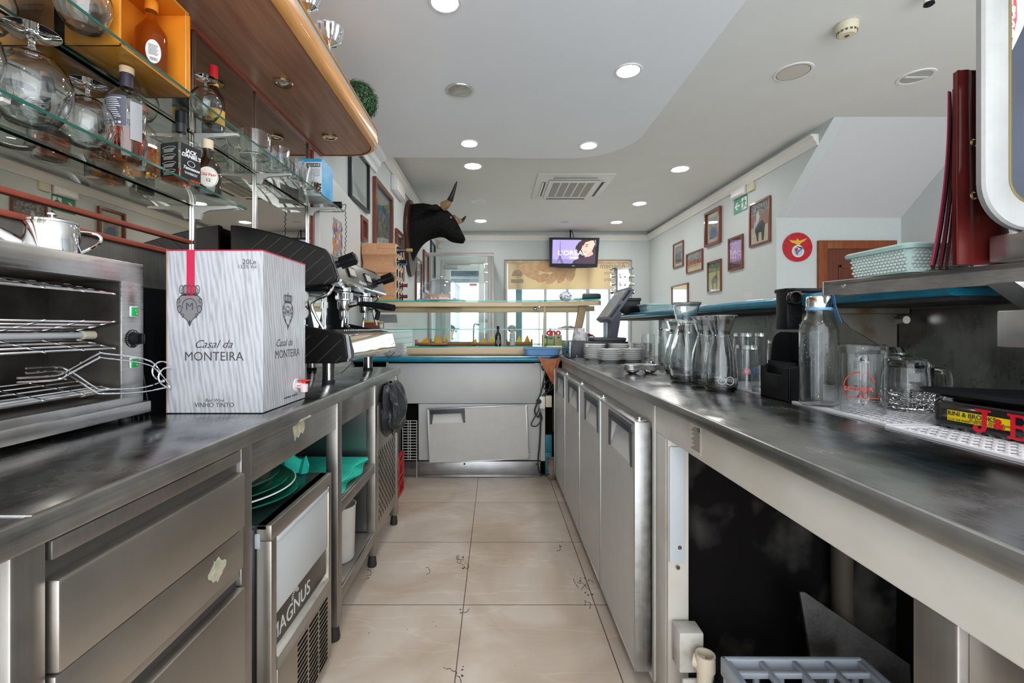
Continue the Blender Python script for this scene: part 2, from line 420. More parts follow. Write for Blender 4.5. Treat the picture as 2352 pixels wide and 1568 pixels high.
# ---------- glazed entrance door, vestibule, window
ALUW = mat('white_aluminium', (.68, .72, .72), .35)
ALUP = mat('champagne_aluminium', (.62, .58, .58), .35, .2)
d = MB()
ring_boxes(d, DX0, DX1, 0, DZ, .07, YF - .02, YF + .1, .005, False)
fr = struct('door_2', d, mat('door_frame_grey', (.50, .52, .50), .4))
lx0, lx1 = DX0 + .075, DX1 - .075
d = MB()
for a in ((lx0, lx0 + .11, .02, DZ - .08), (lx1 - .11, lx1, .02, DZ - .08), (lx0 + .11, lx1 - .11, DZ - .20, DZ - .08), (lx0 + .11, lx1 - .11, .02, .28)): d.box(a[0], a[1], YF - .01, YF + .05, a[2], a[3], .006)
d.build('door_leaf', ALUW, fr)
d = MB(); d.box(lx0 + .11, lx1 - .11, YF + .015, YF + .02, .28, DZ - .20); d.build('glass_pane', PANE, fr)
d = MB(); d.box(lx0 - .01, lx0 + .25, YF - .045, YF - .01, DZ - .165, DZ - .095, .004); d.box(lx0 + .05, lx0 + .5, YF - .03, YF - .012, DZ - .085, DZ - .07); d.build('door_closer', mat('closer_grey', (.42, .44, .42), .4), fr)
d = MB()
for z in (2.13, 1.0): d.cyl((DX0 + .07, YF - .03, z - .06), (DX0 + .07, YF - .03, z + .06), .018)
d.build('hinge', WHITEP, fr)
d = MB(); d.tube(spline([(lx1 - .12, YF - .01, 1.28), (lx1 - .12, YF - .08, 1.26), (lx1 - .2, YF - .08, 1.25), (lx1 - .2, YF - .08, .85), (lx1 - .12, YF - .08, .83), (lx1 - .12, YF - .01, .82)], 4), .014); d.build('door_handle', mat('teal_handle', (.10, .30, .30), .3), fr)
REDV = mat('red_vinyl', (.62, .03, .06), .5)
d = MB()
F = FRONT((-.98, YF - .013, 0))
d.prism([(.0, 1.52), (.02, 1.52), (.02, 1.57), (0, 1.57)], F, .002); d.prism([(.04, 1.52), (.07, 1.52), (.07, 1.57), (.04, 1.57)], F, .002)
d.prism([(.11, 1.53), (.21, 1.53), (.22, 1.51), (.36, 1.53), (.53, 1.55), (.36, 1.565), (.22, 1.585), (.21, 1.565), (.11, 1.565)], F, .002)
d.prism([(.47, 2.02), (.62, 2.02), (.62, 2.07), (.47, 2.07)], FRONT((-.98, YF + .012, 0)), .002)
d.build('vinyl_sticker', REDV, fr)
# vestibule frame
YV = 7.70
d = MB(); vx0, vx1, vz = XL + .003, -.03, 2.49
for a in ((vx0, vx0 + .06, 0, vz - .06), (vx1 - .10, vx1 - .05, 0, vz - .06), (vx0, vx1, vz - .06, vz)): d.box(a[0], a[1], YV, YV + .05, a[2], a[3], .004)
d.box(vx1 - .045, vx1, YV, YV + .05, 0, vz - .06, .004); d.box(vx1 - .05, vx1, YF - .06, YF - .001, .10, vz - .06, .004); d.box(vx1 - .05, vx1, YV + .05, YF - .001, vz - .06, vz, .004); d.box(vx1 - .05, vx1, YV + .05, YF - .001, .0, .10, .004)
fr = struct('window_2', d, ALUP)
d = MB(); d.box(vx0 + .06, vx1 - .10, YV + .02, YV + .025, .02, vz - .06); d.box(vx1 - .028, vx1 - .023, YV + .05, YF - .06, .10, vz - .06); d.build('glass_pane', PANE, fr)
# window with mullions
d = MB(); FW = mat('window_frame_grey', (.55, .60, .62), .35)
for a in ((WX0, WX0 + .05, WZ0 + .06, WZ1 - .05), (WX1 - .05, WX1, WZ0 + .06, WZ1 - .05), (WX0, WX1, WZ1 - .05, WZ1), (WX0, WX1, WZ0, WZ0 + .06), (.95, 1.0, WZ0 + .06, WZ1 - .05), (1.38, 1.43, WZ0 + .06, WZ1 - .05), (1.77, 1.84, WZ0 + .06, WZ1 - .05), (2.2, 2.25, WZ0 + .06, WZ1 - .05)):
    d.box(a[0], a[1], YF + .01, YF + .09, a[2], a[3], .004)
fr = struct('window_1', d, FW)
d = MB(); d.box(.40, .52, YF + .005, YF + .095, WZ0 + .06, WZ1 - .05, .004); d.build('mullion', mat('teal_mullion', (.16, .33, .38), .4), fr, label='teal mullion')
d = MB(); d.box(WX0 + .05, WX1 - .05, YF + .045, YF + .05, WZ0 + .05, WZ1 - .05); d.build('glass_pane', PANE, fr)
# window reveal strip in dull champagne
d = MB()
for a in ((WX0 - .02, WX0, WZ0, WZ1), (WX1, WX1 + .02, WZ0, WZ1), (WX0 - .02, WX1 + .02, WZ1, WZ1 + .02)): d.box(a[0], a[1], YF - .012, YF + .02, a[2], a[3])
d.build('window_trim', mat('dull_bronze', (.34, .31, .29), .5), fr)
# red letters on the window glass
text('dno', .18, REDV, fr, frame((1.14, YF + .04, 1.06), (1, 0, 0), (0, 0, 1)), bold=.012)
# ---------- outside
g = MB(); g.box(-12, 14, YF + .14, 40, -.12, -.06); struct('ground_outside', g, mat('pale_paving', (.62, .64, .64), .8, col2=(.55, .57, .57), nscale=2))
aw = thing('awning', 'dark grey awning seen through the glazed entrance door', 'awning', (-.6, 9.9, 0))
a_ = MB(); a_.box(-2.2, .2, 9.4, 11.2, 2.32, 2.40); a_.box(-2.2, .2, 9.35, 9.4, 2.28, 2.44); a_.build('awning_cover', mat('dark_awning', (.05, .07, .08), .7), aw)
a_ = MB()
for x in (-2.15, .12): a_.cyl((x, 11.1, -.06), (x, 11.1, 2.33), .03)
a_.box(-2.2, .2, 9.6, 9.64, 2.26, 2.32); a_.build('awning_frame', mat('awning_frame_grey', (.5, .52, .54), .4), aw)
for i, (x, lab) in enumerate(((-1.02, 'pale grey post outside the entrance door, leftmost of three'), (-.42, 'pale grey post outside behind the door glass, next to the red sticker'), (2.4, 'pale grey post standing outside the blind-covered window'))):
    a_ = MB(); a_.box(x - .06, x + .06, 12.0, 12.12, -.06, 3.4, .005)
    tag(a_.build('post', mat('pale_post', (.52, .56, .60), .6)), lab, 'post')
# customers sitting outside, seen through the glass
SKIN = mat('skin', (.45, .25, .17), .6)
def skin_body(name, joints, edges, parent, m):
    me = bpy.data.meshes.new(name); me.from_pydata([j[0] for j in joints], edges, [])
    o = bpy.data.objects.new(name, me); COL.objects.link(o)
    md = o.modifiers.new('s', 'SKIN'); sv = me.skin_vertices[0].data
    for i, j in enumerate(joints): sv[i].radius = (j[1], j[1] * (j[2] if len(j) > 2 else 1)); 
    sv[0].use_root = True
    sb = o.modifiers.new('u', 'SUBSURF'); sb.levels = 1; sb.render_levels = 1
    dg = bpy.context.evaluated_depsgraph_get(); m2 = bpy.data.meshes.new_from_object(o.evaluated_get(dg))
    bpy.data.objects.remove(o); m2.materials.clear(); m2.materials.append(m)
    for p in m2.polygons: p.use_smooth = True; p.material_index = 0
    m2.name = name
    o2 = bpy.data.objects.new(name, m2); COL.objects.link(o2); o2.parent = parent; return o2
def person(loc, rz, label, shirt, cap):
    t = thing('person', label, 'person', loc, rz)
    J = [((0, 0, .50), .13, .8), ((0, -.01, .72), .14, .75), ((0, -.01, .92), .15, .65), ((0, 0, 1.03), .055), ((0, 0, 1.10), .05), ((0, .02, 1.17), .085, 1.05), ((0, .01, 1.25), .088, 1.05),
         ((.17, 0, .95), .055), ((.25, .1, .78), .045), ((.17, .40, .80), .034), ((-.17, 0, .95), .055), ((-.24, .1, .76), .045), ((-.12, .42, .74), .034),
         ((.10, .12, .48), .085), ((.11, .42, .50), .07), ((.11, .44, .10), .045), ((.11, .54, .06), .04), ((-.10, .12, .48), .085), ((-.11, .42, .50), .07), ((-.11, .44, .10), .045), ((-.11, .54, .06), .04)]
    E = [(0, 1), (1, 2), (2, 3), (3, 4), (4, 5), (5, 6), (2, 7), (7, 8), (8, 9), (2, 10), (10, 11), (11, 12), (0, 13), (13, 14), (14, 15), (15, 16), (0, 17), (17, 18), (18, 19), (19, 20)]
    skin_body('body', J, E, t, SKIN)
    S = [((0, 0, .48), .15, .85), ((0, -.01, .72), .16, .78), ((0, -.01, .92), .17, .68), ((0, 0, 1.01), .07), ((.18, 0, .95), .075), ((.25, .09, .80), .065), ((-.18, 0, .95), .075), ((-.24, .09, .78), .065)]
    skin_body('shirt', S, [(0, 1), (1, 2), (2, 3), (2, 4), (4, 5), (2, 6), (6, 7)], t, shirt)
    T = [((0, .0, .46), .15, .9), ((.11, .14, .47), .105), ((.12, .42, .48), .085), ((.11, .45, .14), .07), ((-.11, .14, .47), .105), ((-.12, .42, .48), .085), ((-.11, .45, .14), .07)]
    skin_body('trousers', T, [(0, 1), (1, 2), (2, 3), (0, 4), (4, 5), (5, 6)], t, mat('dark_trousers', (.04, .045, .06), .8))
    h = MB()
    for s in (-1, 1):
        h.box(.03 * s - .018, .03 * s + .018, .115, .125, 1.165, 1.185)
        h.sphere((s * .095, .01, 1.20), .022, .5, 1, 1.3, 8, 6)
    h.sphere((0, .135, 1.18), .018, 1, 1.2, 1.5, 8, 6)
    h.build('face', SKIN, t, local=True)
    h = MB(); h.sphere((0, -.005, 1.245), .105, .95, 1.08, .88, 16, 10)
    if cap: h.box(-.07, .07, .06, .19, 1.245, 1.257, .004)
    h.build('cap' if cap else 'hair', mat('dark_cap', (.05, .06, .09), .8) if cap else mat('dark_hair', (.02, .015, .012), .7), t, local=True)
    ch_ = thing('patio_chair', 'white patio chair under the ' + ('man in the cap' if cap else 'dark-haired person') + ' outside', 'chair', loc, rz)
    q = MB(); q.box(-.23, .23, -.20, .24, .30, .33, .008); q.build('seat', WHITEP, ch_, local=True)
    q = MB(); q.box(-.23, .23, -.23, -.20, .33, .78, .008); q.build('backrest', WHITEP, ch_, local=True)
    for x in (-.2, .2):
        for y in (-.18, .2):
            q = MB(); q.cyl((x, y, 0), (x, y, .305), .018); q.build('leg', WHITEP, ch_, local=True)
person((-1.05, 10.6, -.06), -1.1, 'seated person outside in a dark cap and pale shirt, behind the glazed door', mat('pale_shirt', (.62, .66, .70), .8), True)
person((.40, 10.8, -.06), -1.9, 'seated dark-haired person outside in a pale blue shirt, behind the window', mat('blue_shirt', (.42, .52, .66), .8), False)
# ---------- ceiling lights
def disc_fixture(name, label, px, py, z, r, kind, group):
    k = z - EYE; Y = FPX * k / (CY - py); X = (px - CX) * Y / FPX
    t = thing(name, label, 'ceiling light' if kind in ('lit', 'off') else 'grille', (X, Y, z), 0, group)
    m = MB(); m.lathe([(r * .80, -.001), (r * .82, -.006), (r * .98, -.006), (r, -.002), (r, 0)], n=40)
    m.build('rim', WHITEP if kind != 'steel' else CHROME_SOFT, t, local=True)
    m = MB()
    if kind == 'lit': m.lathe([(0, -.004), (r * .80, -.004), (r * .82, -.001)], n=40); m.build('lens', LAMPW, t, local=True)
    elif kind == 'steel': m.lathe([(0, -.012), (r * .75, -.008), (r * .82, -.001)], n=40); m.build('cover', steel_mat('spun_steel', (.35, .33, .30), (.6, .57, .52), .3, .4, 'x', 20), t, local=True)
    elif kind == 'off': m.lathe([(0, -.003), (r * .80, -.004), (r * .82, -.001)], n=40); m.build('lens', mat('unlit_lens', (.55, .62, .60), .3), t, local=True)
    elif kind == 'bar':
        m.lathe([(0, -.002), (r * .80, -.002), (r * .82, -.001)], n=40); m.build('lens', mat('unlit_recess', (.42, .42, .41), .3), t, local=True)
        m = MB(); m.box(-r * .75, r * .75, -.012, .012, -.008, -.003, .002); m.build('tube', WHITEP, t, local=True)
    else: m.lathe([(0, -.006), (r * .85, -.006), (r * .9, -.001)], n=40); m.build('grille', mat('speaker_grille', (.60, .55, .50), .6, bump=.3, nscale=300), t, local=True)
    return t
G1 = 'lit downlights in the white lower ceiling'; G2 = 'lit downlights in the grey upper ceiling'
disc_fixture('downlight', 'largest lit downlight, at the top edge of the photo', 1022, 4, ZS, .082, 'lit', G1)
disc_fixture('downlight', 'lit downlight on the right side of the white lower ceiling', 1443, 162, ZS, .085, 'lit', G1)
disc_fixture('downlight', 'lit downlight near the far edge of the lower ceiling, left one', 1078, 329, ZS, .085, 'lit', G1)
disc_fixture('downlight', 'lit downlight near the far curved edge of the lower ceiling, right one', 1352, 334, ZS, .085, 'lit', G1)
disc_fixture('downlight', 'unlit brushed steel round fitting in the lower ceiling', 1056, 208, ZS, .098, 'steel', None)
disc_fixture('downlight', 'lit downlight in the upper ceiling just beyond the soffit, leftmost', 1086, 381, ZC, .115, 'lit', G2)
disc_fixture('downlight', 'lit downlight in the upper ceiling right of the air conditioner', 1562, 388, ZC, .115, 'lit', G2)
disc_fixture('downlight', 'lit downlight between the air conditioner and the right wall frames', 1469, 467, ZC, .115, 'lit', G2)
disc_fixture('downlight', 'lit downlight beyond the bull horns on the far left', 1104, 507, ZC, .12, 'lit', G2)
disc_fixture('downlight', 'lit downlight far away just above right of the television', 1416, 510, ZC, .115, 'lit', G2)
disc_fixture('downlight', 'unlit pale downlight beside the bull horn tip', 1099, 462.5, ZC, .11, 'off', None)
disc_fixture('ceiling_speaker', 'small round beige speaker above the television', 1297, 509, ZC, .09, 'grille', None)
disc_fixture('ceiling_speaker', 'large round beige speaker grille in the upper right ceiling', 1822, 165, ZC, .127, 'grille', None)
disc_fixture('downlight', 'unlit round fitting with a bar, upper right ceiling', 2104, 176, ZC, .115, 'bar', None)
for i, (x, y) in enumerate(((-.3, -.5), (.7, -.6))):   # two unseen lamps, assumed and added behind the camera for light
    Y = y; t = thing('downlight', 'lit unseen downlight added behind the camera, %s of two' % ('left' if i == 0 else 'right'), 'ceiling light', (x, y, ZS), 0, G1)
    m = MB(); m.lathe([(.066, -.001), (.068, -.006), (.083, -.006), (.085, 0)], n=32); m.build('rim', WHITEP, t, local=True)
    m = MB(); m.lathe([(0, -.004), (.066, -.004), (.068, -.001)], n=32); m.build('lens', LAMPW, t, local=True)
# smoke detector
Y = FPX * (ZC - EYE) / (CY - 55); X = (1945 - CX) * Y / FPX
t = thing('smoke_detector', 'cream round smoke detector on the upper right ceiling', 'smoke detector', (X, Y, ZC))
CREAM = mat('cream_plastic', (.66, .60, .45), .45)
m = MB(); m.lathe([(.055, 0), (.06, -.005), (.06, -.035), (.05, -.05), (0, -.05)], n=36); m.build('body', CREAM, t, local=True)
m = MB(); m.lathe([(.05, -.045), (.052, -.06), (.04, -.072), (0, -.075)], n=36); m.build('sensor_head', CREAM, t, local=True)
m = MB()
for i in range(14):
    a = 2 * PI * i / 14; m.box(.0505, .054, -.006, .006, -.061, -.050, M=Matrix.Rotation(a, 4, 'Z'))
m.lathe([(0, -.077), (.012, -.076), (.013, -.074)], n=12); m.build('vent_slot', mat('slot_brown', (.12, .08, .04), .7), t, local=True)
Y = FPX * (ZC - EYE) / (CY + 20); X = (2134 - CX) * Y / FPX
t = thing('ceiling_spotlight', 'small black and white tubular fitting at the very top right', 'ceiling fitting', (X, Y, ZC))
m = MB(); m.lathe([(0, 0), (.024, 0), (.024, -.065), (.02, -.065)], n=20); m.build('body', WHITEP, t, local=True)
m = MB(); m.lathe([(.0235, -.060), (.025, -.075), (.018, -.08), (0, -.078)], n=20); m.build('cap', BLACKP, t, local=True)
# air conditioner cassette
ax0, ax1, ay0, ay1 = .515, 1.465, 5.45, 6.50
t = thing('air_conditioner', 'white ceiling cassette air conditioner with slotted grille above the room', 'air conditioner', ((ax0 + ax1) / 2, (ay0 + ay1) / 2, ZC))
ACW = mat('ac_white', (.72, .72, .69), .4)
m = MB()
for (ins, z) in ((0, ZC), (0, ZC - .012), (.05, ZC - .03), (.10, ZC - .036)):
    pass
rings = []
for (ins, z) in ((0, ZC - .0), (0, ZC - .012), (.06, ZC - .032), (.12, ZC - .036), (.13, ZC - .028)):
    rings.append([Vector((a, b, z)) for a, b in ((ax0 + ins, ay0 + ins), (ax1 - ins, ay0 + ins), (ax1 - ins, ay1 - ins), (ax0 + ins, ay1 - ins))])
m.loft(rings); m.build('housing', ACW, t)
m = MB(); mx, my = (ax0 + ax1) / 2, (ay0 + ay1) / 2
for s in (-1, 1):
    m.box(mx - .27, mx + .27, my + s * .43 - .022, my + s * .43 + .022, ZC - .040, ZC - .034, .002)
    m.box(mx + s * .375 - .022, mx + s * .375 + .022, my - .3, my + .3, ZC - .040, ZC - .034, .002)
m.build('air_outlet', mat('outlet_dark', (.03, .03, .03), .6), t)
m = MB()
for s in (-1, 1):
    m.box(mx - .27, mx + .27, my + s * .443 - .012, my + s * .443 + .012, ZC - .048, ZC - .040, .002)
    m.box(mx + s * .388 - .012, mx + s * .388 + .012, my - .3, my + .3, ZC - .048, ZC - .040, .002)
m.build('louvre', ACW, t)
m = MB(); m.box(mx - .32, mx + .32, my - .37, my + .37, ZC - .044, ZC - .034, .004); m.build('grille_frame', ACW, t)
m = MB()
for i in range(5):
    x = mx - .26 + i * .108; m.box(x, x + .088, my - .30, my + .30, ZC - .0465, ZC - .043)
m.build('grille_panel', mat('ac_filter', (.36, .34, .31), .7), t)
# ================================================================== LEFT COUNTER
LT = .958
lc = thing('steel_counter', 'long stainless steel counter on the left with drawers and open shelves', 'counter', (-.85, 1.5, 0))
m = MB(); m.box(-1.145, -.60, .15, 2.785, LT - .004, LT, .001); m.build('worktop', STEEL_TOP, lc)
m = MB(); m.box(-.602, -.588, .15, 2.79, LT - .040, LT + .0015, .004); m.box(-1.145, -.60, 2.782, 2.79, LT - .04, LT + .001, .002); m.box(-1.14, -.60, .15, 2.78, LT - .04, LT - .005); m.build('worktop_edge', STEEL_LIP, lc)
m = MB(); m.box(-1.14, -.592, .575, .579, LT, LT + .003, .001); m.build('worktop_seam', CHROME_SOFT, lc)
posts = [(.557, .602), (1.065, 1.112), (1.714, 1.763), (2.25, 2.298), (2.735, 2.782)]
for i, (a, b) in enumerate(posts):
    m = MB(); m.box(-.645, -.600, a, b, .06, LT - .04, .003); o = m.build('leg', STEEL_POST, lc)
    f = MB(); f.lathe([(0, .0), (.021, .0), (.023, .01), (.019, .04), (.016, .062), (0, .062)], (-.622, (a + b) / 2, 0), 18); f.build('rubber_foot', RUBBER, o)
    if i > 0:
        m = MB(); m.box(-1.12, -1.08, a, b, .06, LT - .04, .003); o = m.build('leg', STEEL_POST, lc)
        f = MB(); f.lathe([(0, 0), (.021, 0), (.023, .01), (.019, .04), (.016, .062), (0, .062)], (-1.10, (a + b) / 2, 0), 18); f.build('rubber_foot', RUBBER, o)
for a, b in ((1.112, 1.714), (1.763, 2.25), (2.298, 2.735)):
    m = MB(); m.box(-.622, -.606, a, b, .816, LT - .04, .002); m.build('apron', STEEL_LIP, lc)
# drawer block
m = MB(); m.box(-.640, -.612, .602, 1.065, .10, .918); m.build('drawer_housing', mat('dark_recess', (.10, .09, .08), .5, .6), lc)
m = MB(); m.box(-.618, -.600, .61, 1.06, .885, .912, .002); m.build('drawer_rail', STEEL_POST, lc)
def drawer(z0, z1, seam):
    m = MB(); m.box(-.614, -.588, .607, 1.060, z0, z1, .004); o = m.build('drawer', STEEL_FRONT, lc)
    return o
drawer(.733, .860, 0)
m = MB(); m.box(-.612, -.593, .607, 1.060, .637, .729, .002); m.box(-.616, -.603, .607, 1.06, .612, .640, .003); m.build('panel', STEEL_FRONT, lc)
drawer(.20, .592, 0)
for (y0, y1, z, m_) in ((.93, .99, .69, None),):
    s = MB(); s.prism([(y0 + (y1 - y0) * t + random.uniform(-.004, .004), z + .020 * math.sin(PI * t) * random.uniform(.6, 1.2)) for t in [i / 12 for i in range(13)]] + [(y1 - (y1 - y0) * t, z - .010 - .02 * math.sin(PI * t) * random.uniform(.4, 1.2)) for t in [i / 12 for i in range(13)]], EAST((-.5925, 0, 0)), .0006)
    s.build('stain', mat('label_residue', (.52, .45, .33), .7, col2=(.30, .32, .22), nscale=60), lc, label='torn beige label residue')
s = MB(); s.prism([(1.345, .905), (1.425, .913), (1.43, .885), (1.415, .868), (1.40, .876), (1.385, .862), (1.37, .87), (1.36, .858), (1.352, .88)], EAST((-.6055, 0, 0)), .0008)
s.prism([(1.345, .918), (1.44, .918), (1.43, .925), (1.36, .924)], EAST((-.588, 0, 0)), .0006)
s.build('stain', MC['label_residue'], lc, label='torn beige label residue')
# shelves + back sheet
m = MB(); m.box(-1.10, -.606, 1.763, 2.25, .500, .522, .001); m.box(-.614, -.602, 1.763, 2.25, .477, .524, .003); m.build('shelf', STEEL_POST, lc)
m = MB(); m.box(-1.10, -.606, 1.763, 2.25, .155, .177, .001); m.box(-.614, -.602, 1.763, 2.25, .130, .179, .003); m.build('shelf', STEEL_POST, lc)
m = MB(); m.box(-1.128, -1.122, 1.10, 2.78, .10, .918); m.build('back_sheet', STEEL_WALL, lc)
m = MB(); m.box(-1.08, -.645, 2.262, 2.268, .13, .918); m.build('divider_sheet', mat('dull_steel_sheet', (.42, .44, .43), .32, 1.), lc)
# perforated panel
m = MB(); m.box(-.618, -.604, 2.298, 2.735, .14, .812, .002); m.box(-.606, -.602, 2.31, 2.725, .57, .80, .001); o = m.build('perforated_panel', STEEL_FRONT, lc)
m = MB()
for i in range(17):
    for j in range(9):
        y = 2.335 + i * .0225; z = .20 + j * .040 + (.02 if i % 2 else 0); m.box(-.6045, -.6032, y, y + .008, z, z + .024)
m.build('perforation', DARKV, o)
m = MB()
for y in (2.31, 2.722):
    for z in (.19, .38, .55): m.sphere((-.603, y, z), .006, .5, 1, 1, 8, 6)
m.build('screw', CHROME_SOFT, o)
m = MB(); m.box(-1.05, -.62, 2.30, 2.735, .14, .918); m.build('motor_housing', BLACKM, lc)

# ---------- Magnus ice machine
im = thing('ice_machine', 'under-counter ice machine with grey door and slotted lower grille', 'ice machine', (-.83, 1.40, 0))
m = MB(); m.box(-1.10, -.625, 1.185, 1.615, .03, .672, .004); m.build('body', mat('black_gloss', (.008, .008, .009), .22), im)
m = MB(); m.box(-1.10, -.600, 1.183, 1.617, .668, .682, .003); m.build('top_panel', mat('green_black_top', (.01, .022, .018), .28), im)
m = MB()
for a in ((1.183, 1.213, .03, .640), (1.590, 1.617, .03, .640), (1.183, 1.617, .640, .682), ): m.box(-.628, -.588, a[0], a[1], a[2], a[3], .003)
m.build('front_frame', STEEL_FRONT, im)
m = MB(); m.box(-.616, -.592, 1.218, 1.588, .425, .632, .006); m.box(-.605, -.586, 1.218, 1.588, .622, .637, .004); m.build('door', mat('silver_grey_door', (.50, .52, .53), .35), im)
m = MB(); m.box(-.618, -.598, 1.213, 1.59, .335, .423, .001); m.build('name_band', mat('dark_bronze_band', (.055, .045, .035), .35), im)
text('MAGNUS', .062, mat('silver_print', (.62, .62, .60), .4), im, EAST((-.5975, 1.325, .352)), name='brand_lettering', shear=0, bold=0)
m = MB()
for i in range(11):
    a = math.radians(200 - i * 19); x0, y0 = 1.345, .405
    p = [(x0 + .010 * math.cos(a), y0 + .008 * math.sin(a)), (x0 + .024 * math.cos(a - .07), y0 + .020 * math.sin(a - .07)), (x0 + .024 * math.cos(a + .12), y0 + .020 * math.sin(a + .12))]
    m.prism(p, EAST((-.5975, 0, 0)), .0005)
m.build('emblem', MC['silver_print'], im)
m = MB(); m.prism([(0, 0), (.035, -.02), (.035, -.055), (0, -.055)], frame((-.620, 1.213, .335), (1, 0, 0), (0, 0, 1)), -.377); m.build('lower_ledge', STEEL_LIP, im)
gp = MB(); gp.box(-.620, -.586, 1.213, 1.59, .03, .282, .003); gp = gp.build('grille_panel', STEEL_FRONT, im)
m = MB()
for c in range(3):
    for r_ in range(14):
        y0 = 1.335 + c * .083; z0 = .05 + r_ * .0158
        m.prism([(y0, z0), (y0 + .070, z0), (y0 + .070, z0 + .0075), (y0, z0 + .0075)], EAST((-.5858, 0, 0)), .0006)
m.build('grille_slot', DARKV, gp)
m = MB(); m.box(-.632, -.618, 1.180, 1.19, .62, .66, .003); m.build('hinge_cap', mat('clear_grey_cap', (.45, .5, .52), .2), im)
# green trays on the ice machine
def oval_tray(z, rx, ry, m_, c=(-.80, 1.40)):
    pr_ = [(0, 0), (.70, 0), (.76, .004), (.96, .020), (1.0, .022), (1.0, .026), (.95, .025), (.74, .009), (.68, .006), (0, .006)]
    q = MB(); q.lathe([(a, b) for a, b in pr_], (0, 0, 0), 48, sx=rx, sy=ry)
    return q
GREEN = mat('dark_green_plastic', (.004, .12, .07), .22, coat=.3)
for i, (lab, z, rx, ry, dx, dy) in enumerate((('bottom green oval serving tray of the stack on the ice machine', .683, .205, .195, .0, .0), ('second green oval tray up, with a pale rim line', .702, .20, .21, -.008, -.01), ('third green oval tray from the bottom on the ice machine', .716, .195, .205, -.015, -.02), ('topmost dark green oval tray of the stack under the counter', .735, .19, .195, -.035, -.03))):
    t = thing('serving_tray', lab, 'tray', (-.815 + dx, 1.365 + dy, z), 0, 'green oval trays')
    q = oval_tray(0, rx, ry, GREEN); o = q.build('tray', GREEN, t, local=True)
    if i == 1:
        q = MB(); q.tube([(rx * 1.004 * math.cos(a), ry * 1.004 * math.sin(a), .024) for a in [2 * PI * k / 60 for k in range(60)]], .0022, 6, True); q.build('rim', WHITEP, t, local=True, label='pale rim')
# carton label / teal cloth hanging at back
t = thing('cardboard_box', 'cream cardboard carton with small print behind the green trays', 'box', (-.93, 1.64, .683))
m = MB(); m.box(-1.04, -.84, 1.58, 1.612, .683, .83); m.build('carton', mat('cream_card', (.62, .56, .46), .7), t)
m = MB()
for i in range(6): m.box(-.90 + random.uniform(0, .01), -.85 - random.uniform(0, .01), 1.5792, 1.5798, .745 + i * .012, .749 + i * .012)
m.build('print', mat('brown_print', (.28, .15, .10), .7), t)
TEAL = mat('turquoise_cloth', (.02, .52, .38), .75, col2=(.03, .60, .45), nscale=20, bump=.2, bscale=300)
def folded_cloth(name, label, x0, x1, y0, y1, z, h, parent=None):
    m = MB(); n = 12; k = 5
    for lay in range(k):
        zz = z + lay * h / k
        top = []
        rings = []
        for j in range(n + 1):
            y = y0 + (y1 - y0) * j / n
            w = .012 * math.sin(j * .9 + lay)
            sag = .006 * math.sin(j * 1.3 + lay * 2)
            th = h / k * .9
            pts = [(x0, y, zz), (x1 - .012 + w, y, zz + sag * .2)] + [(x1 - .012 + w + th * .6 * math.cos(a), y, zz + sag * .2 + th / 2 + th / 2 * math.sin(a)) for a in (-PI / 3, 0, PI / 3)] + [(x1 - .012 + w, y, zz + th + sag * .2), (x0, y, zz + th)]
            rings.append([Vector(p) for p in pts])
        m.loft(rings)
    return tag(m.build(name, TEAL), label, 'cloth')
folded_cloth('folded_cloth', 'folded turquoise cloth on the upper open shelf of the left counter', -1.0, -.625, 1.775, 2.20, .5235, .05)
m = MB(); n = 10
rings = []
for j in range(n + 1):
    y = 1.50 + .20 * j / n
    rings.append([Vector((-.86 - .03 * math.sin(j * .8), y, .684)), Vector((-.845 - .03 * math.sin(j * .8), y, .684)), Vector((-.87 - .05 * math.sin(j * .6), y, .80 - .05 * (j / n) + .012 * math.sin(j * 2.1))), Vector((-.885 - .05 * math.sin(j * .6), y, .80 - .05 * (j / n) + .012 * math.sin(j * 2.1)))])
tmpc = MB(); tmpc.loft(rings)
# (kept clear of the carton: stands beside it)
tmpc2 = MB(); 
rings = []
for j in range(n + 1):
    x = -.83 + .16 * j / n
    rings.append([Vector((x, 1.600 + .01 * math.sin(j * 1.9), .6835)), Vector((x, 1.612 + .01 * math.sin(j * 1.9), .6835)), Vector((x + .01, 1.606 + .015 * math.sin(j), .775 - .05 * j / n + .014 * math.sin(j * 2.3))), Vector((x + .01, 1.596 + .015 * math.sin(j), .775 - .05 * j / n + .014 * math.sin(j * 2.3)))])
tmpc.bm.free()
tmpc2.loft(rings); tag(tmpc2.build('crumpled_cloth', TEAL), 'crumpled turquoise cloth on the ice machine behind the trays', 'cloth')
# translucent canister on lower shelf
t = thing('canister', 'translucent frosted plastic canister on the lower open shelf', 'canister', (-.695, 2.0, .178))
FROST = mat('frosted_plastic', (.52, .50, .46), .35, col2=(.60, .57, .52), nscale=12)
m = MB(); m.lathe([(0, 0), (.060, 0), (.066, .01), (.072, .235), (.075, .24), (.070, .24), (.062, .015), (0, .012)], n=36, c=(-.695, 2.0, .178)); m.build('body', FROST, t)
m = MB(); m.tube(spline([(-.695, 2.07, .38), (-.695, 2.10, .37), (-.695, 2.10, .29), (-.695, 2.065, .28)], 5), .006); m.build('handle', FROST, t)
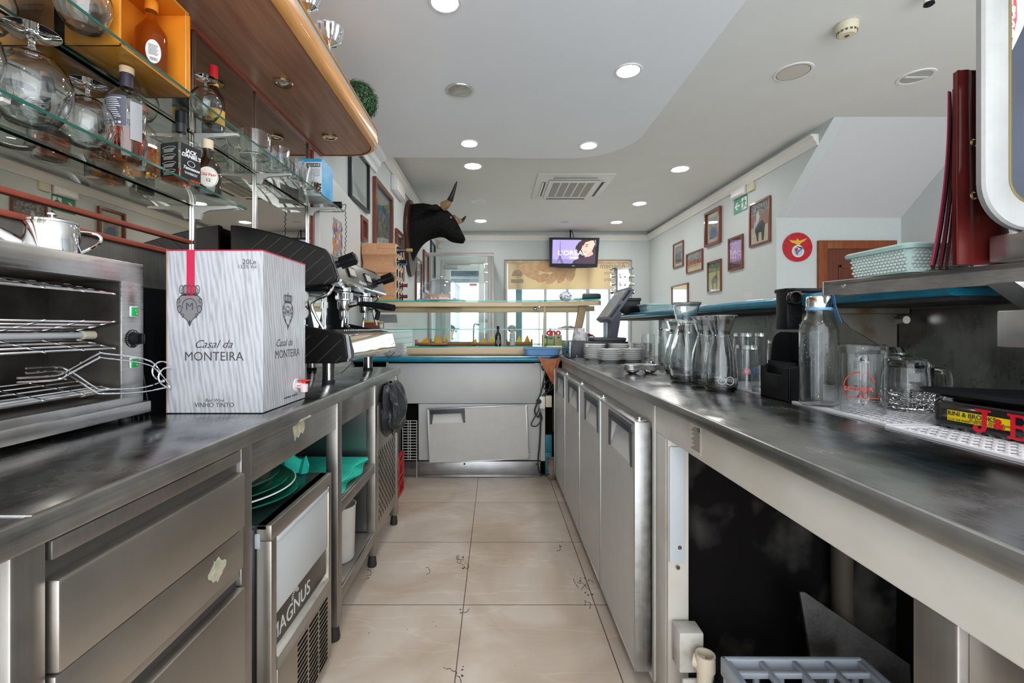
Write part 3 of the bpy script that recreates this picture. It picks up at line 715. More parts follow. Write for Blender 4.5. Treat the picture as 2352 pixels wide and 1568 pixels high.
# black bin bag hanging on the counter end
def bag_mesh():
    m = MB(); nu, nv = 40, 16; rings = []
    for j in range(nv + 1):
        v = j / nv; z = .895 - .27 * v
        cx, cyy = -.585 + .012 * math.sin(3 * v), 2.50 + .02 * v
        r = .035 + .055 * math.sin(PI * min(1, v * .75 + .12)) ** .7
        if v > .85: r *= (1 - (v - .85) * 3)
        ring = []
        for i in range(nu):
            a = 2 * PI * i / nu
            w = 1 + .22 * math.sin(a * 7 + 4 * v) * (.4 + .6 * v) + .12 * math.sin(a * 13 - 6 * v)
            ring.append(Vector((max(-.597, cx + .75 * r * w * math.cos(a)), cyy + 1.55 * r * w * math.sin(a), z + .018 * math.sin(a * 5 + 2) * (.3 + v))))
        rings.append(ring)
    m.loft(rings); return m
t = thing('rubbish_bag', 'black plastic bin bag hanging on the far end of the steel counter', 'bag', (-.58, 2.5, .62))
bag_mesh().build('bag', mat('black_film', (.035, .037, .042), .22, bump=.5, nscale=30, coat=.3), t, ang=60)
m = MB(); m.tube(spline([(-.583, 2.40, .875), (-.575, 2.42, .885), (-.565, 2.50, .880), (-.575, 2.58, .89), (-.583, 2.60, .875)], 5), .011, 8); m.build('knotted_rim', MC['black_film'], t)

# ---------- splash and mirror on the left wall
m = MB(); m.box(XL + .001, XL + .006, .1, 2.80, LT - .02, 1.457); o = m.build('steel_splashback', STEEL_WALL); tag(o, 'dull steel splashback behind the toaster and espresso machine', 'splashback')
mr = thing('wall_mirror', 'large bronze-tinted mirror behind the glass shelves', 'mirror', (XL, 1.5, 1.46))
m = MB(); m.box(XL + .001, XL + .008, .1, 2.80, 1.475, 2.322); m.build('mirror_glass', MIRROR, mr)
for q_ in ((XL + .001, XL + .020, .1, 1.68, 1.458, 1.473), (XL + .0085, XL + .020, .1, 1.68, 1.512, 1.526), (XL + .001, XL + .018, 2.80, 2.815, 1.46, 2.31)):
    m = MB(); m.box(*q_, .002); m.build('wood_trim', WOODTRIM, mr)
m = MB(); m.box(XL + .001, XL + .022, .1, 2.95, 2.322, 2.333, .002);  m.build('top_trim', WOODTRIM, mr)
for y in (1.70, 2.14, 2.74):
    m = MB(); m.box(XL + .0085, XL + .017, y - .007, y + .007, 1.475, 2.322, .001); m.build('upright', CHROME_SOFT, mr)
# ---------- glass shelves with brackets
BRK = mat('bracket_white', (.66, .64, .60), .35)
def glass_shelf(label, z, y0, y1, xf, bys):
    t = thing('glass_shelf', label, 'shelf', (XL, (y0 + y1) / 2, z), 0, 'glass shelves on the mirror')
    m = MB(); m.box(XL + .018, xf, y0, y1, z - .007, z, .0005); m.build('glass_plate', SHELFGLASS, t)
    m = MB(); m.box(xf, xf + .0015, y0, y1, z - .007, z); m.box(XL + .0165, XL + .018, y0, y1, z - .007, z); m.box(XL + .018, xf, y1, y1 + .0015, z - .007, z); m.build('glass_edge', DARKEDGE, t)
    for y in bys:
        m = MB(); xe = xf - .01
        pr_ = [(XL + .018, -.008), (xe, -.008), (xe, -.016), (XL + .075, -.024), (XL + .045, -.036), (XL + .035, -.058), (XL + .018, -.058)]
        m.prism([(x, z + b) for x, b in pr_], FRONT((0, y - .008, 0)), -.016); m.build('bracket', BRK, t, bev=.001)
    return t
glass_shelf('upper glass shelf on the mirror, holding the orange gift box and tumblers', 1.94, .10, 2.855, -.96, (1.70, 2.14, 2.74))
glass_shelf('lower glass shelf holding brandy glasses and whisky bottles', 1.666, .10, 1.75, -.966, (.9, 1.70,))
# ---------- orange open gift box with a bottle in it
ORB = mat('orange_card', (.74, .23, .015), .42, col2=(.80, .28, .02), nscale=4)
gx0, gx1, gy0, gy1, gz0, gz1 = -1.128, -.985, 1.18, 1.455, 1.941, 2.21
t = thing('gift_box', 'orange open-fronted presentation box on the upper glass shelf', 'box', ((gx0 + gx1) / 2, (gy0 + gy1) / 2, gz0))
m = MB()
m.box(gx0, gx0 + .004, gy0, gy1, gz0, gz1); m.box(gx0, gx1, gy0, gy0 + .007, gz0, gz1, .001); m.box(gx0, gx1, gy1 - .007, gy1, gz0, gz1, .001); m.box(gx0, gx1, gy0, gy1, gz0, gz0 + .007, .001); m.box(gx0, gx1, gy0, gy1, gz1 - .007, gz1, .001)
m.build('carton', ORB, t)
m = MB()
for i in range(9): m.box(-1.10, -1.03 - random.uniform(0, .02), gy0 - .0006, gy0, 2.03 + i * .015, 2.033 + i * .015)
m.build('print', mat('orange_print', (.50, .17, .01), .5), t)
m = MB(); m.tube([(gx1 + .0, gy0 + .02, gz0 + .01), (gx1, gy1 - .022, gz0 + .01), (gx1, gy1 - .022, gz1 - .01)], .0012, 6); m.build('gold_line', mat('gold_line', (.85, .55, .25), .3, .5), t)
# bottles -------------------------------------------------------------
AMBER = mat('amber_whisky', (.80, .27, .03), .0, trans=1., ior=1.36)
DKAMBER = mat('red_amber_whisky', (.55, .09, .02), .0, trans=1., ior=1.36)
BGLASS = pane_mat('bottle_glass', (.93, .95, .94), .07, .7)
def lathe_bottle(name, label, cat, loc, prof, glass, liquid=None, fill=0., cap=None, capm=None, n=32, labels=(), sx=1, sy=1, rz=0, group=None):
    t = thing(name, label, cat, loc, rz, group)
    m = MB(); m.lathe(prof, n=n, sx=sx, sy=sy); m.build('glass', glass, t, local=True)
    if liquid:
        inner = []
        for r, z in prof:
            if z < .006: continue
            if z > fill: break
            inner.append((max(.001, r - .0025), z))
        inner = [(0, .006), (max(.001, prof[1][0] - .004), .006)] + inner
        # interpolate radius at fill
        rr = inner[-1][0]
        for (r0, z0), (r1, z1) in zip(prof, prof[1:]):
            if z0 <= fill <= z1 and z1 > z0: rr = r0 + (r1 - r0) * (fill - z0) / (z1 - z0) - .0025
        inner += [(rr, fill), (0, fill)]
        m = MB(); m.lathe(inner, n=n, sx=sx, sy=sy); m.build('liquid', liquid, t, local=True)
    if cap:
        m = MB(); m.lathe(cap, n=24); m.build('cap', capm, t, local=True)
    for (a0, a1, z0, z1, rr, mm, nm) in labels:
        m = MB(); m.lathe([(rr, z0), (rr + .0006, z0), (rr + .0006, z1), (rr, z1)], n=20, a0=math.radians(a0), a1=math.radians(a1), sx=sx, sy=sy); m.build(nm, mm, t, local=True)
    return t
PAPER = mat('label_paper', (.78, .75, .68), .6); YPAPER = mat('yellow_label', (.80, .42, .05), .5); GPAPER = mat('grey_violet_label', (.085, .08, .12), .5)
CORK = mat('cork_stopper', (.62, .44, .28), .8)
# bottle in the gift box
t = lathe_bottle('whisky_bottle', 'amber whisky bottle with a white oval label inside the orange box', 'bottle', (-1.05, 1.375, gz0 + .008),
   [(0, 0), (.040, 0), (.043, .004), (.043, .13), (.040, .15), (.022, .178), (.015, .190), (.015, .222)], mat('amber_glass', (.75, .22, .02), .03, trans=.85, ior=1.3), None, 0, [(0, .215), (.018, .215), (.018, .245), (.016, .248), (0, .248)], ORB)
m = MB(); m.prism([(.019 * math.cos(a), .035 * math.sin(a)) for a in [2 * PI * i / 28 for i in range(28)]], frame((.030, -.0318, .075), (.72, .69, 0), (0, 0, 1)), .0008); m.build('oval_label', mat('white_label', (.80, .80, .80), .5), t, local=True)
m = MB()
for i in range(8): m.prism([(-.012, .018 - i * .004), (.012 - (i % 3) * .002, .018 - i * .004), (.012 - (i % 3) * .002, .0195 - i * .004), (-.012, .0195 - i * .004)], frame((.030, -.0318, .075), (.72, .69, 0), (0, 0, 1)), .0011)
for i in range(9): m.prism([(-.008 + i * .002, -.027), (-.007 + i * .002, -.027), (-.007 + i * .002, -.018), (-.008 + i * .002, -.018)], frame((.030, -.0318, .075), (.72, .69, 0), (0, 0, 1)), .0011)
m.build('print', INK, t, local=True)
# snifters upside-down
def snifter(label, loc, s, group='brandy glasses upside down on the shelves'):
    t = thing('brandy_glass', label, 'glass', loc, 0, group)
    th = .0016
    pr_ = [(.036, .0), (.050, .022), (.060, .050), (.062, .075), (.056, .100), (.040, .122), (.018, .136), (.006, .142), (.0045, .150), (.005, .160), (.010, .166), (.042, .173), (.043, .1745), (.042, .176), (.008, .1725), (0, .172)]
    inn = [(0, .134), (.015, .1333), (.037, .1188), (.0535, .098), (.0600, .075), (.0580, .050), (.0482, .022), (.0342, 0)]
    m = MB(); m.lathe([(r * s, z * s) for r, z in inn + pr_], n=40); m.build('glass', GLASS, t, local=True, ang=60)
    return t
snifter('largest upside-down brandy balloon on the lower glass shelf', (-1.060, 1.030, 1.667), 1.20)
snifter('big brandy balloon cut by the left edge, on the lower glass shelf', (-1.055, .880, 1.667), 1.12)
snifter('smaller upside-down brandy glass between the big balloon and the violet-label bottle', (-1.048, 1.158, 1.667), .92)
snifter('upside-down brandy glass on the upper shelf beside the red-capped wine bottle', (-1.028, 1.60, 1.941), .82)
snifter('brandy balloon on the upper shelf at the left edge, in front of the orange box', (-1.04, .955, 1.941), 1.1)
snifter('brandy balloon on the upper shelf leaning over the top of the frame', (-1.02, 1.115, 1.941), .95)
# violet label bottle
t = lathe_bottle('whisky_bottle', 'clear bottle with grey-violet label and red-amber spirit on the lower glass shelf', 'bottle', (-1.035, 1.265, 1.667),
   [(0, 0), (.036, 0), (.041, .005), (.043, .03), (.046, .150), (.044, .172), (.032, .190), (.018, .200), (.015, .208), (.014, .248)], BGLASS, DKAMBER, .082, [(0, .244), (.017, .244), (.0175, .262), (.0, .262)], CORK,
   labels=((-140, -52, .085, .165, .0462, GPAPER, 'label'), (-42, -5, .05, .155, .0462, mat('silver_label', (.34, .34, .36), .4), 'label')))
m = MB(); m.lathe([(.0155, .205), (.0155, .247), (.0145, .247)], n=24); m.build('capsule', mat('dark_capsule', (.03, .02, .04), .4), t, local=True)
m = MB()
for i in range(11):
    z = .156 - i * .0056; a0 = -128 + (i * 7) % 9; a1 = -66 - (i * 11) % 14
    m.lathe([(.0469, z), (.0473, z), (.0473, z + .0021), (.0469, z + .0021)], n=10, a0=math.radians(a0), a1=math.radians(a1))
for a0 in (-126, -104, -86, -74): m.lathe([(.0469, .088), (.0473, .088), (.0473, .094), (.0469, .094)], n=4, a0=math.radians(a0), a1=math.radians(a0 + 8))
m.build('label_print', WHITEP, t, local=True)
# cork stopper bottle (oval label)
t = lathe_bottle('whisky_bottle', 'round-shouldered amber bottle with oval cream label, behind the violet-label bottle', 'bottle', (-1.088, 1.385, 1.667),
   [(0, 0), (.040, 0), (.044, .006), (.045, .07), (.044, .115), (.036, .140), (.020, .158), (.015, .165), (.014, .200)], BGLASS, AMBER, .085, [(0, .196), (.019, .196), (.019, .212), (0, .212)], mat('wood_stopper', (.35, .14, .08), .5))
m = MB(); m.prism([(.017 * math.cos(a), .024 * math.sin(a)) for a in [2 * PI * i / 24 for i in range(24)]], frame((.018, -.0425, .06), (.92, .39, 0), (0, 0, 1)), .001); m.build('oval_label', mat('cream_label', (.72, .62, .40), .5), t, local=True)
# square black label bottle
t = thing('whisky_bottle', 'square whisky bottle with a black and white label on the lower glass shelf', 'bottle', (-1.02, 1.462, 1.667), math.radians(-14))
m = MB(); rings = []
for (h, w) in ((0, .036), (.004, .040), (.128, .040), (.140, .034), (.150, .020), (.158, .0145), (.200, .0145)):
    rings.append([Vector((x, y, h)) for x, y in rrect(2 * w, 2 * w, w * .25 if w > .03 else w * .98, 4)])
m.loft(rings); m.build('glass', BGLASS, t, local=True)
m = MB(); m.box(-.036, .036, -.036, .036, .006, .036); m.build('liquid', DKAMBER, t, local=True)
BLK = mat('black_label', (.012, .012, .014), .4)
m = MB(); m.box(-.035, .035, -.0408, -.0402, .012, .118); m.box(.0402, .0408, -.035, .035, .012, .118); m.lathe([(.015, .165), (.0152, .195), (.0148, .195)], n=20); m.build('label', BLK, t, local=True)
m = MB(); m.lathe([(0, .195), (.0165, .195), (.0165, .232), (.0, .232)], n=24); m.build('cap', BLACKP, t, local=True)
WPRINT = mat('white_print', (.78, .78, .76), .5)
text('JACK', .017, WPRINT, t, frame((.041, .0, .092), (0, 1, 0), (0, 0, 1)), local=True, bold=.0006)
text("DANIEL'S", .0165, WPRINT, t, frame((.041, .0, .078), (0, 1, 0), (0, 0, 1)), local=True, bold=.0006, shear=.2)
text('Tennessee', .014, WPRINT, t, frame((.041, .0, .040), (0, 1, 0), (0, 0, 1)), local=True, shear=.4, bold=.0003)
text('WHISKEY', .011, WPRINT, t, frame((.041, .0, .024), (0, 1, 0), (0, 0, 1)), local=True)
m = MB(); m.tube([(.0412, .013 * math.cos(a), .060 + .009 * math.sin(a)) for a in [2 * PI * i / 24 for i in range(24)]], .0008, 5, True)
for i in range(4):
    z = .100 - i * .024; m.tube([(.026 * math.cos(a), -.0412, z + .006 * math.sin(a)) for a in [PI * k / 10 for k in range(11)]], .0006, 4)
    for j in range(3): m.box(-.022, .022 - .004 * j, -.0413, -.0409, z - .003 - j * .004, z - .0015 - j * .004)
m.build('print', WPRINT, t, local=True)
# Old Parr
t = thing('whisky_bottle', 'squat dark bottle with round cream label at the shelf end', 'bottle', (-1.025, 1.605, 1.667), math.radians(28))
OLDG = mat('dark_brown_glass', (.018, .008, .004), .06, coat=.5)
m = MB(); rings = []
for (h, w, d) in ((0, .038, .026), (.006, .043, .030), (.07, .044, .031), (.105, .040, .028), (.128, .024, .020), (.140, .0165, .0165), (.170, .0155, .0155)):
    rings.append([Vector((x, y, h)) for x, y in rrect(2 * w, 2 * d, d * .9, 5)])
m.loft(rings); m.build('glass', OLDG, t, local=True)
m = MB(); m.lathe([(0, .168), (.018, .168), (.018, .200), (0, .201)], n=24); m.build('cap', mat('cream_cap', (.70, .58, .42), .5), t, local=True)
F = frame((.004, -.0315, .062), (1, 0, 0), (0, 0, 1))
m = MB(); m.prism([(.031 * math.cos(a), .036 * math.sin(a)) for a in [2 * PI * i / 36 for i in range(36)]], F, .0015); m.build('oval_label', MC['label_paper'], t, local=True)
m = MB(); m.tube([F @ Vector((.0285 * math.cos(a), .0335 * math.sin(a), .0017)) for a in [2 * PI * i / 36 for i in range(36)]], .0006, 5, True); m.build('label_border', BRASS, t, local=True)
text('Old Parr', .0135, mat('red_print', (.60, .04, .03), .5), t, frame((.004, -.0332, .066), (1, 0, 0), (0, 0, 1)), local=True, bold=.0004)
text('12', .015, INK, t, frame((.004, -.0332, .046), (1, 0, 0), (0, 0, 1)), local=True, bold=.0003)
# red-capped wine bottle
t = lathe_bottle('wine_bottle', 'dark bottle with red cap and yellow label on the upper glass shelf', 'bottle', (-1.085, 1.735, 1.941),
   [(0, 0), (.036, 0), (.039, .004), (.039, .125), (.036, .148), (.020, .175), (.0145, .190), (.014, .245)], mat('dark_wine_glass', (.02, .012, .008), .06, coat=.5), None, 0, [(.0152, .215), (.0155, .262), (.014, .266), (0, .266)], mat('red_cap', (.60, .02, .03), .3),
   labels=((-130, 10, .035, .092, .0394, YPAPER, 'label'), (0, 359.9, .186, .198, .0163, YPAPER, 'neck_label')))
# jugs and tumblers on the upper shelf end
def tumbler(label, loc, r, h, group, ribs=0, fl=1.08):
    t = thing('glass_tumbler', label, 'glass', loc, 0, group)
    m = MB(); m.lathe([(0, 0), (r, 0), (r * fl, h), (r * fl - .002, h), (r - .003, .010), (0, .008)], n=32); m.build('glass', GLASS, t, local=True)
    if ribs:
        m = MB()
        for i in range(ribs):
            a = 2 * PI * i / ribs; m.cyl((r * math.cos(a), r * math.sin(a), .004), (r * (1 + (fl - 1) * .62) * math.cos(a), r * (1 + (fl - 1) * .62) * math.sin(a), h * .62), .0016, n=6)
        m.build('fluting', THIN, t, local=True)
    return t
t = tumbler('wide clear glass jug with a lip, middle of the upper glass shelf', (-1.05, 1.965, 1.941), .058, .105, None, 0, 1.12); t.name = 'glass_jug'; t['category'] = 'jug'
m = MB(); m.tube(spline([(-.058, -.03, .09), (-.085, -.045, .085), (-.085, -.045, .045), (-.056, -.03, .03)], 5), .0045); m.build('handle', GLASS, t, local=True)
GT = 'small fluted tumblers on the upper glass shelf'
for i, (x, y) in enumerate(((-1.00, 2.10), (-1.07, 2.16), (-.995, 2.25), (-1.075, 2.30), (-1.0, 2.39))):
    tumbler(('nearest fluted tumbler on the upper shelf, right beside the jug', 'fluted tumbler against the mirror, second from the jug', 'fluted tumbler at the shelf front edge, third from the jug', 'fluted tumbler by the mirror, fourth from the jug', 'fluted tumbler closest to the blue coffee carton')[i], (x, y, 1.941), .034, .095, GT, 14)
for i, (x, y, h) in enumerate(((-1.06, 2.50, .15), (-1.04, 2.45, .14))):
    m = MB(); m.cyl((x, y, 1.941 + (0 if i == 0 else 0)), (x + .02, y + .02, 1.941 + h), .010, .012); o = m.build('steel_tube', CHROME)
    tag(o, ('taller' if i == 0 else 'shorter') + ' shiny steel nozzle standing beside the coffee carton', 'nozzle')
# GOURMES coffee box
t = thing('coffee_carton', 'white and blue coffee carton at the end of the upper glass shelf', 'carton', (-1.03, 2.60, 1.941))
B0 = mat('carton_white', (.74, .75, .78), .45); B1 = mat('carton_blue', (.01, .28, .62), .4, col2=(.08, .45, .75), nscale=9); 
m = MB(); m.box(-1.105, -.975, 2.53, 2.70, 1.942, 2.15, .001); m.build('carton', B0, t)
m = MB(); m.box(-.975, -.9742, 2.53, 2.70, 1.942, 2.15); m.box(-1.105, -.975, 2.5292, 2.53, 2.132, 2.15); m.box(-1.105, -.974, 2.53, 2.70, 2.15, 2.1508); m.build('blue_side', B1, t)
m = MB(); m.box(-1.06, -.982, 2.5285, 2.5295, 2.104, 2.124); m.build('name_plate', BLK, t)
text('GOURMÉS', .0165, WPRINT, t, FRONT((-1.017, 2.5282, 2.108)), bold=.0003)
m = MB()
for i in range(5): m.box(-1.05 + .004 * (i % 2), -.984, 2.5287, 2.5295, 2.090 - i * .009, 2.0925 - i * .009)
m.build('print', mat('grey_print', (.35, .37, .42), .5), t)
m = MB()
for i in range(70): m.sphere((random.uniform(-1.02, -.978), 2.529, random.uniform(1.955, 2.015)), .004, 1, .3, 1.3, 6, 4)
m.build('bean_picture', mat('bean_brown', (.07, .03, .015), .5), t)
t = thing('barcode_reader', 'black handheld device with coiled cable at the end of the upper glass shelf', 'device', (-1.0, 2.78, 1.942))
m = MB(); m.cyl((-1.06, 2.78, 1.963), (-.955, 2.80, 1.963), .018, .021, 20); m.build('body', BLACKP, t)
m = MB(); m.tube([(-.955 + .004 * math.cos(i * .9) + .006 * math.sin(i * .05), 2.86 + .004 * math.sin(i * .9), 1.96 - i * .0042) for i in range(95)], .0022, 5); m.tube(spline([(-.955, 2.80, 1.963), (-.94, 2.83, 1.975), (-.951, 2.86, 1.96)], 5), .0022, 5); m.build('coiled_cable', RUBBER, t)

# ---------- canopy above
def cline(d, zz, y0=-.6):
    xf = -(.735 + d); r = max(.02, .21 - d); yc = 2.79; xc = -.945
    pts = [(XL + .002, y0), (xf, y0), (xf, yc)] + [(xc + (r) * math.cos(math.radians(a)), yc + (r) * math.sin(math.radians(a))) for a in range(9, 91, 9)] + [(XL + .002, yc + r)]
    return [Vector((x, y, zz)) for x, y in pts]
cn = thing('wooden_canopy', 'curved wooden canopy above the mirror with orange front edge and brown underside', 'canopy', (XL, 1.2, 2.33))
m = MB(); m.loft([cline(.045, 2.334), cline(.045, 2.344)]); m.build('underside', BROWNW, cn)
m = MB(); m.loft([cline(.040, 2.330), cline(.020, 2.334), cline(.006, 2.345), cline(0, 2.362), cline(0, 2.395)], cap=False); m.build('front_edge', ORANGEW, cn, ang=50)
m = MB(); m.loft([cline(.004, 2.395), cline(.004, 2.425)]); m.build('grey_strip', mat('grey_strip', (.34, .33, .30), .5), cn)
m = MB(); m.loft([cline(.0, 2.425), cline(-.004, 2.428), cline(.0, 2.436)]); m.build('top_lip', ORANGEW, cn)
for i, (px, py) in enumerate(((650, 190), (757, 315))):
    Y = FPX * 1.130 / (CY - py); X = (px - CX) * Y / FPX
    t = thing('recessed_spotlight', ('nearer' if i == 0 else 'farther') + ' small brass spotlight set in the canopy underside', 'spotlight', (X, Y, 2.330))
    m = MB(); m.lathe([(.026, -.001), (.03, -.005), (.040, -.006), (.044, -.001), (.044, .003)], n=32); m.build('rim', BRASS, t, local=True)
    m = MB(); m.lathe([(0, -.004), (.014, -.004), (.020, -.0015), (.026, .0)], n=28); m.build('lamp', mat('halogen_lens', (.65, .62, .55), .15, .6), t, local=True)
# topiary ball
t = thing('topiary_ball', 'dark green leafy topiary ball on top of the wooden canopy', 'topiary', (-.83, 2.72, 2.437))
m = MB(); m.sphere((-.83, 2.72, 2.566), .108, u=24, v=16); m.build('core', mat('dark_leaf_core', (.006, .02, .006), .9), t)
m = MB()
for i in range(2600):
    u = random.uniform(-1, 1); a = random.uniform(0, 2 * PI); q = math.sqrt(1 - u * u); nrm = Vector((q * math.cos(a), q * math.sin(a), u))
    p = Vector((-.83, 2.72, 2.566)) + nrm * random.uniform(.104, .124)
    t1 = nrm.orthogonal().normalized(); t1 = (Matrix.Rotation(random.uniform(0, 6.28), 3, nrm) @ t1); t2 = nrm.cross(t1)
    d = (t1 + nrm * random.uniform(-.2, .35)).normalized(); s = random.uniform(.006, .010)
    m.face([p, p + d * s * .6 + t2 * s * .65, p + d * s * 1.15, p + d * s * .6 - t2 * s * .65])
o = m.build('leaves', mat('topiary_leaf', (.015, .07, .02), .5, col2=(.05, .14, .05), nscale=60), t, recalc=False); o['kind'] = 'stuff'
# trophies
def trophy(label, loc, s, extra):
    t = thing('trophy_cup', label, 'trophy', loc, 0, 'silver trophy cups on the canopy')
    m = MB(); m.lathe([(0, 0), (.035 * s, 0), (.035 * s, .012), (.010 * s, .03), (.007 * s, .07), (.016 * s, .085), (.007 * s, .10), (.010 * s, .118)], n=32); m.build('stem', CHROME, t, local=True)
    m = MB(); tmp = bmesh.new(); n = 48; prof_ = [(.010, .118), (.040, .135), (.060, .165), (.068, .200), (.066, .205), (.056, .170), (.035, .140), (0, .125)]
    rings = []
    for r, z in prof_:
        rings.append([Vector((s * r * (1 + (.05 if i % 4 < 2 else -.03) * (1 if r > .02 else 0)) * math.cos(2 * PI * i / n), s * r * (1 + (.05 if i % 4 < 2 else -.03)) * math.sin(2 * PI * i / n), z)) for i in range(n)])
    tmp.free(); m.loft(rings); m.build('bowl', CHROME, t, local=True, ang=25)
    return t
trophy('silver fluted trophy bowl standing on the canopy edge', (-.80, 2.17, 2.437), 1.0, 0)
trophy('silver trophy cup cut by the top of the photo, nearer on the canopy', (-.80, 1.93, 2.437), .85, 0)
m = MB(); m.lathe([(0, 0), (.03, 0), (.034, .015), (.022, .03), (.03, .045), (.012, .06), (0, .062)], n=12, c=(-.815, 2.045, 2.437)); tag(m.build('silver_ornament', CHROME), 'small faceted silver ornament between the two trophy cups', 'ornament')
# ================================================================== ON THE LEFT COUNTER
# ---------- toaster grill
tx0, tx1, ty0, ty1, tz0, tz1 = -1.14, -.95, .62, 1.217, .975, 1.371
TS = steel_mat('toaster_steel', (.36, .35, .34), (.58, .57, .55), .22, .40, 'y', 4.0)
t = thing('toaster_grill', 'open-fronted stainless toaster grill with wire racks and green switches', 'toaster', ((tx0 + tx1) / 2, 1.0, LT))
m = MB()
m.box(tx0, tx1, ty0, ty1, 1.318, tz1, .003); m.box(tx0, tx1, ty0, ty1, tz0 + .012, 1.022, .003); m.box(tx0, tx0 + .006, ty0, ty1, tz0, tz1)
m.box(tx0, tx1, 1.146, ty1, 1.02, 1.32, .002)
m.build('casing', TS, t)
m = MB(); m.box(tx0, tx1 + .012, ty0, ty1 + .012, tz0 - .003, tz0 + .028, .003); m.build('drip_tray', TS, t)
m = MB(); m.box(tx0 + .006, tx0 + .008, ty0, 1.146, 1.02, 1.32); m.box(tx0 + .006, tx1 - .004, 1.142, 1.146, 1.02, 1.32); m.box(tx0 + .006, tx1 - .005, ty0, 1.146, 1.316, 1.318); m.box(tx0 + .006, tx1 - .005, ty0, 1.146, 1.022, 1.0235)
m.build('inner_lining', mat('burnt_steel', (.035, .03, .027), .38, .6, col2=(.09, .08, .07), nscale=9), t)
for ft in ((-1.11, .70), (-.97, .70), (-1.11, 1.18), (-.97, 1.18)):
    m = MB(); m.cyl((ft[0], ft[1], LT), (ft[0], ft[1], tz0), .014, .012); m.build('foot', RUBBER, t)
def rack(zc, dz, tilt):
    m = MB()
    for i, x in enumerate((-.955, -.985, -1.015, -1.045, -1.075)):
        m.cyl((x, ty0 + .02, zc + dz * i), (x, 1.128, zc + dz * i), .0028, n=8)
    for y in (.66, .76, .86, .95, 1.04, 1.125):
        m.tube([(-.950, y, zc - dz * .2), (-1.078, y, zc + dz * 4.2)], .0026, 6)
    m.build('wire_rack', CHROME_SOFT, t)
rack(1.286, .006, 0); rack(1.215, -.007, 0); rack(1.150, .007, 0); rack(1.048, .006, 0)
for z in (1.182, 1.04):
    m = MB(); m.cyl((-1.02, ty0 + .02, z), (-1.02, 1.13, z), .008, n=12); m.build('heating_tube', mat('quartz_tube', (.55, .55, .56), .3, .2), t)
for z in (1.182, 1.04):
    m = MB(); m.cyl((-1.02, 1.11, z), (-1.02, 1.142, z), .011, n=12); m.build('tube_socket', CREAM, t)
# switches & dial on control column
for z in (1.243, 1.109):
    m = MB(); m.box(tx1, tx1 + .004, 1.168, 1.194, z - .014, z + .014, .002); o = m.build('switch', WHITEP, t)
    g_ = MB(); g_.box(tx1 + .003, tx1 + .007, 1.171, 1.191, z - .012, z + .011, .001); g_.build('green_rocker', mat('green_lamp', (.0, .36, .10), .3), o)
    g_ = MB(); g_.sphere((tx1 + .007, 1.186, z - .006), .0022, .4, 1, 1, 8, 6); g_.tube([(tx1 + .0073, 1.183 + .003 * math.cos(a), z + .003 + .003 * math.sin(a)) for a in [2 * PI * i / 12 for i in range(12)]], .0004, 4, True); g_.build('indicator', mat('orange_dot', (.8, .5, .02), .4), o)
m = MB(); m.prism([(.024 * math.cos(a), .024 * math.sin(a)) for a in [2 * PI * i / 40 for i in range(40)]], EAST((tx1, 1.180, 1.172)), .0012); o = m.build('dial', BLACKP, t)
g_ = MB()
for i in range(22):
    a = math.radians(300 * i / 21 - 60); g_.prism([(math.cos(a) * .018 - math.sin(a) * .0005, math.sin(a) * .018 + math.cos(a) * .0005), (math.cos(a) * .018 + math.sin(a) * .0005, math.sin(a) * .018 - math.cos(a) * .0005), (math.cos(a) * .0232, math.sin(a) * .0232)], EAST((tx1 + .0012, 1.180, 1.172)), .0004)
g_.build('dial_mark', WPRINT, o)
g_ = MB(); g_.cyl((tx1 + .001, 1.180, 1.172), (tx1 + .022, 1.180, 1.172), .0165, .0145, 28); g_.box(tx1 + .02, tx1 + .030, 1.176, 1.184, 1.159, 1.185, .002); g_.build('knob', BLACKP, o)
# tongs lying on the bottom rack, sticking out
t = thing('wire_tongs', 'bent chrome wire tongs with looped handle sticking out of the toaster', 'tongs', (-.93, 1.05, 1.10))
m = MB()
def tz(px, py, x): 
    Y = FPX * x / (px - CX) 
    return Vector((x, Y, EYE + (CY - py) * Y / FPX))
for k, (x, dy) in enumerate(((-.925, 0), (-.915, 10))):
    a = [tz(px, py + dy, x) for px, py in ((60, 846), (135, 843), (165, 855), (215, 888), (238, 894), (330, 889), (375, 884))]
    cx_, cy2 = (372, 852) if k == 0 else (386, 866)
    lp = [tz(cx_ + 22 * math.cos(math.radians(d)), cy2 + 22 * math.sin(math.radians(d)) - dy * 0, x + .003 * i / 10) for i, d in enumerate(range(80, -290, -30))]
    b_ = [tz(px, py + dy, x) for px, py in ((345, 829), (240, 812), (225, 813), (165, 845), (130, 862), (40, 868))]
    m.tube(spline(a[:-1] + lp + b_, 4), .0022, 6)
m.build('wire', CHROME, t)
